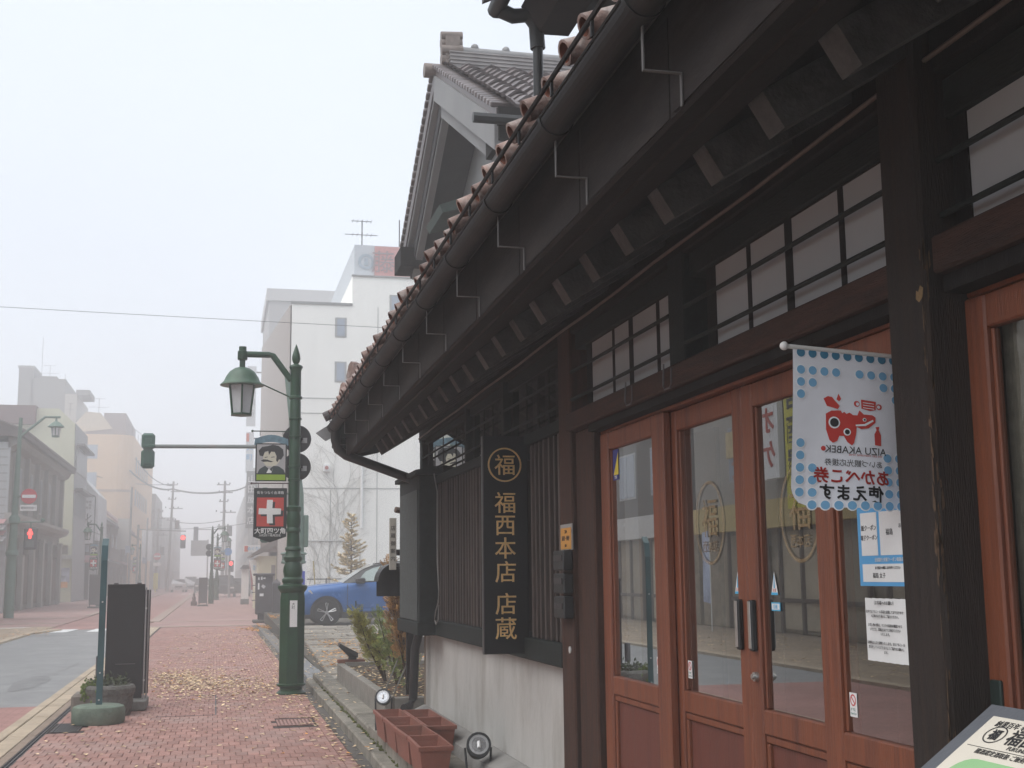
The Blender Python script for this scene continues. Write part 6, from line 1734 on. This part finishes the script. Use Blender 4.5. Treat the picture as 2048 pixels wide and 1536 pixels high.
build('frame', MB().box(-10.28,-10.12,99.4,99.55,4.1,7.8).box(-10.28,-9.0,99.4,99.55,7.66,7.78).box(-9.0,-8.93,99.4,99.55,4.1,7.7), M_DARKSHOP, us)
em = MB()
for i in range(3):
    for j in range(3):
        if (i,j) != (1,1): em.box(-9.85+.22*i,-9.68+.22*i,99.385,99.398,6.75+.22*j,6.92+.22*j)
build('emblem', em, M_SHUT, us)
lettering('sign_text', '化粧', .78, (-9.53,99.39,5.6), X_, Z_, M_INK, us, .01, vertical=True, pitch=1.15)
# ---- orange building
ob_ = thing('orange_building', 'apricot building with a rounded corner and rooftop structures in the fog', 'building', (-13,152,0))
M_OR = mat('apricot_wall', (.62,.43,.27), .9, .04, .6)
prof = [(-22,140),(-11.0,140)]+[(-11.0+2.0*math.sin(math.pi/2*k/6),142-2.0*math.cos(math.pi/2*k/6)) for k in range(1,7)]+[(-8.6,176),(-22,176)]
build('wall', MB().prism(prof, 'z', 0, 16.9), M_OR, ob_)
build('belt', MB().prism([(x*1.003,y*.9995) for x,y in prof], 'z', 10.75, 11.0), mat('belt_brown',(.38,.27,.20),.9,.06), ob_)
for z0,z1 in ((14.3,15.7),(11.25,12.75),(7.6,9.0)): win_end(ob_, 140.0, -14.5, -12.65, z0, z1, M_WINL, 2)
for z0 in (13.2,9.6):
    for y in (145,148.5,152,155.5,159,163): win_front(ob_, -8.92+(y-142)*.012, y, y+1.2, z0, z0+1.7)
build('roof_slope', MB().add([(-15.2,141,17),(-12.5,141,18.9),(-9.6,141,17),(-15.2,160,17),(-12.5,160,19.1),(-9.6,160,17)], [(0,1,2),(3,5,4),(0,3,4,1),(1,4,5,2)]).box(-12.2,-9.9,141.5,158,17,19.4), mat('mauve_roof',(.26,.21,.20),.85,.06), ob_)
build('roof_pale', MB().add([(-16,140.8,17),(-14,140.8,19.4),(-12.5,140.8,19.3),(-11.2,140.8,17.6)], [(0,1,2,3)]), mat('roof_cream',(.52,.44,.34),.85,.05), ob_)
rl = MB().tube([(-9.6,141,18.1),(-8.8,150,18.1),(-8.6,175,18.1)], .04, 4)
for k in range(9): rl.tube([(-9.3+.08*k,143+4*k,16.9),(-9.3+.08*k,143+4*k,18.1)], .03, 4)
build('roof_rail', rl, M_STRAP, ob_)
# ---- dark tower top
tt = thing('dark_tower', 'grey tower block with a tall stair head and antennas behind the maroon roof', 'building', (-19,156,0))
M_TW = mat('tower_grey', (.14,.135,.13), .9, .06, .6)
build('wall', MB().box(-21,-17.3,150,165,0,24.3), M_TW, tt); build('side', MB().box(-17.29,-16.0,150,163,0,22.6), mat('tower_side',(.33,.31,.28),.9,.06), tt)
build('stair_head', MB().box(-22.4,-20.8,150,156,0,25.5), M_TW, tt); build('cap', MB().box(-22.5,-20.7,149.9,156,25.5,25.75), mat('tower_cap',(.25,.25,.25),.9,.05), tt)
build('roof', MB().box(-20.7,-18.3,150.4,160,24.31,24.65), M_TW, tt); build('canopy', MB().box(-16.1,-14.6,150,156,22.5,23.1), M_TW, tt)
for x, h, w, rods, lab in ((-20.2,5.2,.3,False,'tallest thin mast on the grey tower'),(-19.3,1.9,1.0,True,'branched antenna on the grey tower roof'),(-17.6,.9,.4,False,'short stub aerial at the street end of the grey tower')):
    antenna(lab, x, 152, 24.3, h, w, rods=rods)
for x, h, w, lab in ((-15.9,1.4,.4,'shorter of two antennas on the apricot building roof'),(-12.9,2.0,1.0,'taller of two antennas on the apricot building roof')):
    antenna(lab, x, 143, 19.2, h, w)
# ---- row of old wooden houses on the left
M_OLDW = mat('old_wood_wall', (.135,.105,.09), .9, .2, 1)
def old_house(label, y0, y1, ze, X=-9.4, roofc=None, ridge=2.6):
    t = thing('wooden_house', label, 'house', (X-3,(y0+y1)/2,0), 'old houses along the opposite pavement')
    build('wall', MB().box(X-6,X,y0,y1,0,ze), M_OLDW, t)
    build('gable', MB().add([(X-6,y0+.01,ze),(X,y0+.01,ze),(X-3,y0+.01,ze+ridge-.2)], [(0,1,2)]), mat('gable_plaster',(.30,.285,.27),.9,.1), t)
    build('roof', MB().prism([(X+1.3,ze-.5),(X+1.3,ze-.3),(X-3,ze+ridge),(X-6.6,ze-.1),(X-6.6,ze-.3),(X-3,ze+ridge-.25)], 'y', y0-.5, y1+.3), roofc or M_RTILE, t)
    build('pent_roof', MB().add([(X,y0-.2,3.3),(X,y1+.2,3.3),(X+1.3,y1+.2,2.8),(X+1.3,y0-.2,2.8)], [(0,1,2,3)]), roofc or M_RTILE, t)
    n_ = max(1,int((y1-y0)/4))
    for k in range(n_):
        yy = y0+(y1-y0)*(k+.3)/n_
        win_front(t, X+.03, yy, yy+1.6, ze-2.0, ze-.9, M_WINL, split=2)
        build('shopfront', MB().box(X,X+.04,yy-.6,yy+2.2,.2,2.6), M_DARKSHOP, t)
    return t
M_PINKROOF = mat('rust_roof', (.27,.17,.16), .85, .1, .8)
h1 = old_house('old wooden house with a hipped dark roof and white gutter beyond the white shop', 109, 118, 6.2)
h2 = old_house('dark wooden house with a rust-pink roof behind the first old house', 119, 132, 6.4, X=-9.3, roofc=M_PINKROOF, ridge=3.2)
h3 = old_house('low grey house before the apricot building in the fog', 133, 139.5, 6.0, X=-9.1)
for x,z0,z1,y,lab,m in ((-8.2,4.0,6.6,112,'small pale cream signboard on the first old house','cream_board'),(-8.1,2.3,3.3,126,'square pale sign under the eave of the dark house','cream_board2'),(-7.4,3.3,6.4,134,'narrow white hanging sign by the low grey house','white_board')):
    tag(build('shop_sign', MB().box(x,x+1.0,y,y+.12,z0,z1), mat(m,(.42,.41,.38) if 'cream' in m else (.6,.6,.6),.8,.06)), lab, 'sign')
# ---- plain blocks going into the fog, both sides
def fog_block(label, x0, x1, y0, y1, z, c):
    t = thing('street_building', label, 'building', ((x0+x1)/2,(y0+y1)/2,0), 'buildings lost in the fog')
    build('wall', MB().box(x0,x1,y0,y1,0,z), mat('block_%d'%int(c*1000),(c,c*.98,c*.95),.9,.08,.5), t)
    k = 0
    zz = 3.4
    X = x1 if x1 < 0 else x0
    while zz+1.8 < z:
        for i in range(int((y1-y0)/4)): win_front(t, X, y0+.8+i*4, y0+2.8+i*4, zz, zz+1.3)
        zz += 3.0
    build('shopfront', MB().box(X-.04 if X>0 else X, X if X>0 else X+.04, y0+.5, y1-.5, .2, 2.8), M_DARKSHOP, t)
    return t
fog_block('grey block past the apricot building, deep in the fog', -20, -8.2, 178, 200, 13, .22)
fog_block('pale low block far down the opposite side of the street', -18, -7.6, 201, 225, 9, .33)
fog_block('last block on the apricot building side, almost lost in fog', -18, -7.2, 226, 270, 12, .25)
fog_block('grey shop block with upright signs beyond the yellow end wall', 2.9, 12, 88, 99, 8.6, .30)
fog_block('dark narrow low block behind the far lamp', 3.2, 12, 118, 134, 7.5, .20)
fog_block('pale tall block far down on the shop side', 3.4, 13, 135, 165, 13, .32)
fog_block('grey low block far down on the shop side', 3.8, 13, 166, 200, 9, .24)
fog_block('last block on the shop side, almost lost in fog', 4.0, 14, 201, 270, 14, .28)
# upright signs on the right
def upright(label, x0, x1, y, z0, z1, base, text, ink, size, pitch=1.25):
    t = thing('upright_sign', label, 'sign', ((x0+x1)/2,y,z0), None)
    build('panel', MB().box(x0,x1,y,y+.2,z0,z1), base, t)
    if text: lettering('sign_text', text, size, ((x0+x1)/2,y-.01,(z0+z1)/2), X_, Z_, ink, t, .01, vertical=True, pitch=pitch)
    build('bracket', MB().box(x1,x1+.7,y+.05,y+.15,z1-.5,z1-.4), M_STRAP, t)
    return t
upright('upper white upright sign beside the brown wall, dark characters', 1.95, 2.62, 94, 12.6, 17.1, MATS['white_metal_wall'], '会津銀行', M_SHUT, .62, 1.4)
up_low = upright('lower white upright sign with a red block at its top', 1.98, 2.55, 94.5, 9.2, 12.2, MATS['sign_white'], '大町', MATS['sign_blue'], .5, 1.5)
upright('grey framed upright sign with white characters on the grey shop block', 2.02, 2.78, 92, 5.0, 9.1, mat('sign_grey',(.24,.24,.24),.8,.06), '山田屋本店', M_WHITE, .62, 1.2)
build('red_block', MB().box(2.0,2.2,94.45,94.49,11.5,12.1), MATS['sign_red'], up_low)
# ---- utility poles
M_POLE = mat('concrete_pole', (.23,.22,.215), .9, .1, 1)
def upole(label, x, y, h, lean=0.0, g='utility poles down the street'):
    t = thing('utility_pole', label, 'utility pole', (x,y,0), g)
    build('pole', MB().tube([(x,y,0),(x+lean,y,h)], [.19,.12], 10), M_POLE, t, smooth=True)
    for k,(dz_,w) in enumerate(((.4,1.0),(1.2,.9),(2.1,.7),(3.2,1.3),(4.6,.8))):
        a = build('crossarm', MB().box(x+lean*.9-w*(.3 if k%2 else .8),x+lean*.9+w*(.9 if k%2 else .5),y-.06,y+.06,h-dz_-.05,h-dz_+.05), M_POLE, t)
        for q in (-.6,.1,.5): build('insulator', MB().lathe([(.05,0),(.07,.08),(.04,.18)], (x+lean*.9+q*w,y,h-dz_+.05), 6), M_STRAP, a)
    build('transformer', MB().tube([(x+lean+.55,y,h-5.6),(x+lean+.55,y,h-4.6)], .28, 10), M_STRAP, t)
    return t
upole('concrete utility pole with many crossarms before the foggy opposite blocks', -5.5, 154, 12.9, .4)
upole('concrete utility pole with crossarms on the shop side of the road', .66, 131, 11.3, .07)
upole('shorter bare utility pole behind the many-armed one', -6.9, 158, 9.9, 0)
for x, y, h, lab in ((-6.9,108,9.0,'slim grey pole with blue plate before the old houses'),(-6.6,128,7.4,'slim pale pole before the low grey house'),(.9,118,5.5,'thin white pole at the far shop-side kerb')):
    t = thing('slim_pole', lab, 'pole', (x,y,0)); build('pole', MB().tube([(x,y,0),(x,y,h)], .09, 8), M_POLE, t)
    build('plate', MB().box(x-.35,x+.05,y-.12,y-.1,h*.40,h*.40+.6), M_WINL, t)
M_WIRE = mat('wire', (.09,.09,.095), .7, .1, bump=0)
def wire(label, a, b, sagm, r=.02, n=14, grp='overhead wires'):
    a, b = Vector(a), Vector(b)
    pts = [a.lerp(b,i/n)-Vector((0,0,sagm*4*(i/n)*(1-i/n))) for i in range(n+1)]
    return tag(build('overhead_wire', MB().tube(pts, r, 5), M_WIRE), label, 'wire', grp)
wire('single thin wire crossing the sky to the white building', (-9,30,7.8), (9,30,7.45), .03, .006)
wire('thick bundled cable sagging from the apricot building to the many-armed pole', (-9.2,140,13.0), (-5.2,154,12.0), .7, .10)
wire('second sagging cable from the apricot building to the many-armed pole', (-8.6,139,14.2), (-5.1,154,12.4), .8, .05)
wire('thick bundled cable across the road between the two utility poles', (-5.1,154,12.0), (.7,131,10.2), .3, .10)
wire('cable from the shop-side utility pole to the nearby blocks', (.7,131,10.3), (3.2,118,10.2), .3, .07)
wire('thin wire low across the far road', (-5.1,154,8.2), (.72,131,7.3), .3, .035)
wire('thin wire lower still across the far road', (-6.6,128,6.4), (3.2,120,6.6), .3, .025)
wire('thin cable along the apricot building front', (-12.5,139,12.3), (-5.2,154,12.6), .4, .035)
# ---- signals, signs, cars at the far junction
fs = thing('far_traffic_light', 'small far traffic light showing red over the road', 'traffic light', (-2.75,110,0))
build('housing', MB().bbox(-2.95,-2.52,110,110.25,4.0,5.15,.06), mat('far_housing',(.09,.09,.10),.6,.1), fs)
build('red_lamp', MB().tube([(-2.735,109.99,4.9),(-2.735,109.97,4.9)], .19, 14), M_LITRED, fs)
build('arm', MB().tube([(-6.4,110.1,5.6),(-2.5,110.1,5.45)], .05, 6).tube([(-6.4,110.1,0),(-6.4,110.1,6.0)], .09, 8), M_POLE, fs)
fs2 = thing('signal_head_back', 'dark back of a far signal head above the middle of the road', 'traffic light', (-2.1,140,5.4))
build('housing', MB().bbox(-2.4,-1.9,140,140.2,5.5,7.0,.05), mat('far_signal_dark',(.08,.09,.12),.6,.1), fs2)
build('arm', MB().tube([(-2.1,140.1,6.7),(1.2,140.1,6.7)], .05, 6).tube([(1.2,140.1,0),(1.2,140.1,7.2)], .09, 8), M_POLE, fs2)
gp = thing('overhead_sign', 'wide grey overhead sign deep in the fog', 'sign', (-2.1,170,4.4))
build('panel', MB().box(-3.2,-1.0,170,170.2,4.4,6.4), mat('gantry_grey',(.22,.23,.24),.7,.06), gp); build('mast', MB().tube([(-1.05,170.1,0),(-1.05,170.1,6.5)], .09, 8), M_POLE, gp)
fp = thing('far_pedestrian_light', 'small red pedestrian light beside the parked dark cars', 'traffic light', (1.16,100,2.2))
build('housing', MB().bbox(.95,1.37,100,100.2,1.95,2.85,.05), MATS['far_housing'], fp); build('red_lamp', MB().tube([(1.16,99.99,2.6),(1.16,99.97,2.6)], .15, 12), M_LITRED, fp)
build('mast', MB().tube([(1.05,100.3,0),(1.05,100.3,4.5)], .09, 8), M_POLE, fp)
bd_ = tag(build('blue_road_sign', MB().tube([(.92,100.1,3.5),(.92,100.14,3.5)], .3, 16), mat('road_blue',(.06,.22,.50),.5,.05)), 'round blue road sign on the pole with the small red light', 'road sign')
rn = thing('far_no_entry_sign', 'small far no-entry sign with plate above a yellow marker', 'road sign', (-6.5,149,0))
build('disc', MB().tube([(-6.5,149,4.0),(-6.5,149.05,4.0)], .42, 16), MATS['sign_red_disc'], rn); build('bar', MB().box(-6.85,-6.15,148.95,148.99,3.9,4.1), M_STICK_W, rn)
build('plate', MB().box(-6.9,-6.1,148.98,149.02,2.9,3.3), M_STICK_W, rn); build('mast', MB().tube([(-6.5,149.1,0),(-6.5,149.1,4.3)], .05, 6), M_POLE, rn)
ym = tag(build('yellow_marker', MB().bbox(-6.75,-6.25,147,147.3,0.3,2.1,.05).bbox(-6.6,-6.4,147.05,147.25,0,.3,.02), mat('hydrant_yellow',(.62,.56,.04),.6,.08)), 'yellow hydrant marker at the foot of the far no-entry sign', 'marker')
def far_car(label, x, y, m, van=False, dark=None):
    t = thing('parked_car', label, 'car', (x,y,-.042), 'far vehicles at the junction')
    w, h = .85, 1.75 if van else 1.5
    b_ = MB().prism([(-w,.30),(w,.30),(w,.85),(w*.96,.98),(w*.78,h-.06),(w*.6,h),(-w*.6,h),(-w*.78,h-.06),(-w*.96,.98),(-w,.85)], 'y', y, y+(4.2 if van else 3.9))
    b_.v = [(px+x,py+(.0 if pz<.95 else (.75 if py<y+1 else 0)),pz-.042) for px,py,pz in b_.v]
    build('body', b_, m, t)
    build('windscreen', MB().add([(x-w*.86,y+.72-.02,.98),(x+w*.86,y+.72-.02,.98),(x+w*.68,y+.73,h-.12),(x-w*.68,y+.73,h-.12)], [(0,1,2,3)]), M_WIN, t)
    build('bonnet', MB().bbox(x-w*.96,x+w*.96,y-.15,y+.8,.45,.98,.06), m, t)
    build('grille', MB().box(x-.4,x+.4,y-.17,y-.151,.5,.68), M_CARB, t)
    for s in (-1,1):
        build('headlight', MB().box(x+s*.58-.15,x+s*.58+.15,y-.175,y-.151,.66,.80), MATS['headlight'], t)
        for yy in (y+.5,y+3.0): build('wheel', MB().tube([(x+s*(w-.16),yy,.27),(x+s*(w+.01),yy,.27)], .31, 14), M_TYRE, t)
    return t
M_CWHITE = mat('white_car', (.62,.63,.64), .35, .04, 2, 0, spec=.6)
far_car('white hatchback facing us at the far junction', -3.95, 146, M_CWHITE)
far_car('white van behind the white hatchback', -2.75, 149, M_CWHITE, van=True)
far_car('black car partly hidden behind the far dark board', -1.25, 134, M_CARB)
far_car('dark van-like car parked behind the thin white pole', .75, 103, M_CARB, van=True)
far_car('low dark car by the small red pedestrian light', 1.9, 104, M_CARB)
# ---- street lamps, banners and boards down the street
def more_lamp(label, loc, rot=0.0):
    l = dup(lamp, loc, label, 'green lantern street lamps', rotz=rot)
    return l
more_lamp('far dark street lamp with its lantern over the sidewalk beyond the crossing', (-.22,77.7,0), math.pi)
more_lamp('second far lamp just behind, partly hidden by banners', (.10,90,0), math.pi)
more_lamp('street lamp on the opposite pavement beside the white shop', (-6.05,71.4,-.02), 0)
more_lamp('farther lamp on the opposite pavement before the old houses', (-6.5,116,-.02), 0)
def more_banner(src, label, loc): return dup(src, loc, label, src['group'])
for x, y, n1 in ((.10,77.6,'first lamp beyond the crossing'),(-6.40,71.3,'lamp before the white sign shop'),(-6.9,115.9,'lamp before the old houses'),(.42,89.9,'second far lamp')):
    more_banner(pb, 'portrait banner on the '+n1, (x,y,2.765)); more_banner(cb, 'white cross banner on the '+n1, (x,y,2.01))
for z, w in ((3.345,'upper'),(2.967,'lower')):
    dup([o for o in bpy.data.objects if o.name.startswith('sign_disc') and o.get('label','').startswith(w)][0], (-.40,77.9,z), f'{w} round sign back on the first lamp beyond the crossing', 'round sign backs on far lamps')
for x0,x1,y,z1,lab in ((-.86,-.40,71,1.53,'dark upright board on the sidewalk beyond the crossing'),(-6.5,-5.95,70.6,1.75,'dark upright board under the lamp before the white shop'),(-.12,.25,90,1.5,'dark board behind the first far one')):
    t = thing('street_board', lab, 'notice board', ((x0+x1)/2,y,0), 'boards down the street')
    build('panel', MB().bbox(x0,x1,y,y+.1,.16,z1,.01), mat('far_board',(.065,.058,.058),.6,.1), t); build('foot', MB().box(x0-.05,x1+.05,y-.15,y+.4,0,.07), M_GRAN, t)
    build('leg', MB().box(x0+.02,x0+.06,y+.02,y+.08,.07,.16).box(x1-.06,x1-.02,y+.02,y+.08,.07,.16), M_BLACKMETAL, t)
t = thing('small_statue', 'small brown figure-shaped bollard beside the far board', 'bollard', (-1.12,72.5,0))
build('base', MB().lathe([(.17,0),(.17,.2),(.09,.3)], (-1.12,72.5,0), 10), mat('statue_brown',(.13,.09,.075),.8,.2), t); build('figure', MB().lathe([(.08,.3),(.11,.42),(.06,.52),(.065,.62),(.02,.72)], (-1.12,72.5,0), 10), MATS['statue_brown'], t)
# ---- opposite side of the road near us, met in the shop glass
def opposite(label, y0, y1, z, c, signs, win=True):
    t = thing('opposite_shop', label, 'building', (-13,(y0+y1)/2,0), 'shops opposite')
    m = mat('opp_%d'%int(c[0]*1000+y0), c, .9, .08, .8, dirt=tuple(k*.6 for k in c), dirt_amt=.4)
    build('wall', MB().box(-16,-9.6,y0,y1,3.0,z), m, t)
    build('ground_floor', MB().box(-16,-9.75,y0,y1,0,2.99), mat('opp_ground',(.33,.275,.205),.9,.35,1.6,dirt=(.16,.125,.09),dirt_scale=1.2,dirt_amt=.7), t)
    n_ = int((y1-y0)/3.2)
    for k in range(n_):
        build('shopfront', MB().box(-9.75,-9.70,y0+.4+k*3.2,y0+2.8+k*3.2,.1,2.5), mat('opp_front2',(.34,.28,.21),.8,.2,1) if k%2 else mat('opp_front',(.52,.44,.33),.8,.2,1), t)
        for q in range(3): build('front_post', MB().box(-9.70,-9.62,y0+.35+k*3.2+q*1.22,y0+.45+k*3.2+q*1.22,0,2.6), M_OLDW, t)
        build('front_rail', MB().box(-9.69,-9.63,y0+.46+k*3.2,y0+2.75+k*3.2,.75,.85), M_OLDW, t)
        if win: win_front(t, -9.6, y0+.8+k*3.2, y0+2.4+k*3.2, 4.0, 5.4, M_WINL, split=2)
    build('fascia', MB().box(-9.58,-9.3,y0+.3,y1-.3,2.6,3.3), signs, t)
    return t
MY = mat('fascia_yellow',(.50,.38,.16),.8,.1)
opposite('ochre-fronted shop across the road, first of the row', 9, 20, 8.0, (.27,.255,.23), mat('fascia_tan',(.36,.29,.19),.8,.12))
o2 = opposite('grey shop with sign boards across the road, second of the row', 20.3, 35, 8.5, (.33,.30,.265), MY)
opposite('dark brown shop across the road, third of the row', 35.3, 45, 7.0, (.10,.085,.075), mat('fascia_white',(.5,.48,.46),.8,.1))  # dark walls, out of view, put here so the far door pane mirrors dark
opposite('last shop of the row across the road before the crossing', 45.3, 56, 9.0, (.07,.06,.055), MY)
RU = (0,1,0)
for s, y, z, h, m, bg in (('カラオケ',29.0,5.7,.75,mat('karaoke_red',(.45,.07,.05),.7,.05),M_STICK_W),('JAZZ',31.8,5.0,.65,mat('rust_letters',(.36,.16,.12),.7,.05),None),('居酒屋',27.6,4.9,.70,M_INK,MATS['hydrant_yellow'])):
    t = thing('wall_sign', {'カラオケ':'upright white karaoke sign with red letters across the road','JAZZ':'rust-red wall letters across the road','居酒屋':'yellow upright tavern sign across the road'}[s], 'sign', (-9.2,y,z))
    if bg: build('panel', MB().box(-9.4,-9.25,y-.5,y+.5,z-1.9,z+1.9), bg, t)
    lettering('sign_text', s, h, (-9.24 if bg else -9.55,y,z), RU, Z_, m, t, .02, bold=.012, vertical=True, pitch=1.15)
nb1 = thing('banner_flag', 'pale blue and white banner flag before the shops across the road', 'flag', (-8.4,31,0))
build('pole', MB().tube([(-8.4,31,0),(-8.4,31,2.7)], .016, 5), M_WHITE, nb1)
build('cloth', MB().poly3((-8.4,31,.7), RU, Z_, [(0,0),(.55,.05),(.5,1.85),(0,1.9)], .006), mat('flag_pale_blue',(.42,.47,.62),.8,.3,3), nb1)
for i,(y,z,w,h,c,l) in enumerate(((30.2,5.7,1.0,.9,(.50,.10,.10),'red wall poster board across the road'),(22.6,6.4,.9,1.4,(.55,.53,.48),'cream wall board across the road'),(30.6,4.6,1.6,.7,(.52,.40,.22),'ochre wall board across the road'))):
    tag(build('wall_board', MB().box(-9.56,-9.45,y,y+w,z,z+h), mat('wall_board_%d'%i,c,.8,.2,4)), l, 'sign')
# ---- haze: the fog filling the street
M_HAZE = bpy.data.materials.new('haze'); M_HAZE.use_nodes = True
hN, hL = M_HAZE.node_tree.nodes, M_HAZE.node_tree.links
hN.remove(hN['Principled BSDF'])
hv = hN.new('ShaderNodeVolumePrincipled')
hv.inputs['Color'].default_value = (.985,.99,1.0,1)
hv.inputs['Density'].default_value = .0056
hv.inputs['Anisotropy'].default_value = 0.0
hL.new(hv.outputs[0], hN['Material Output'].inputs['Volume'])
stuff(build('haze', MB().box(-310, 310, -45, 710, -1.6, 32), M_HAZE))
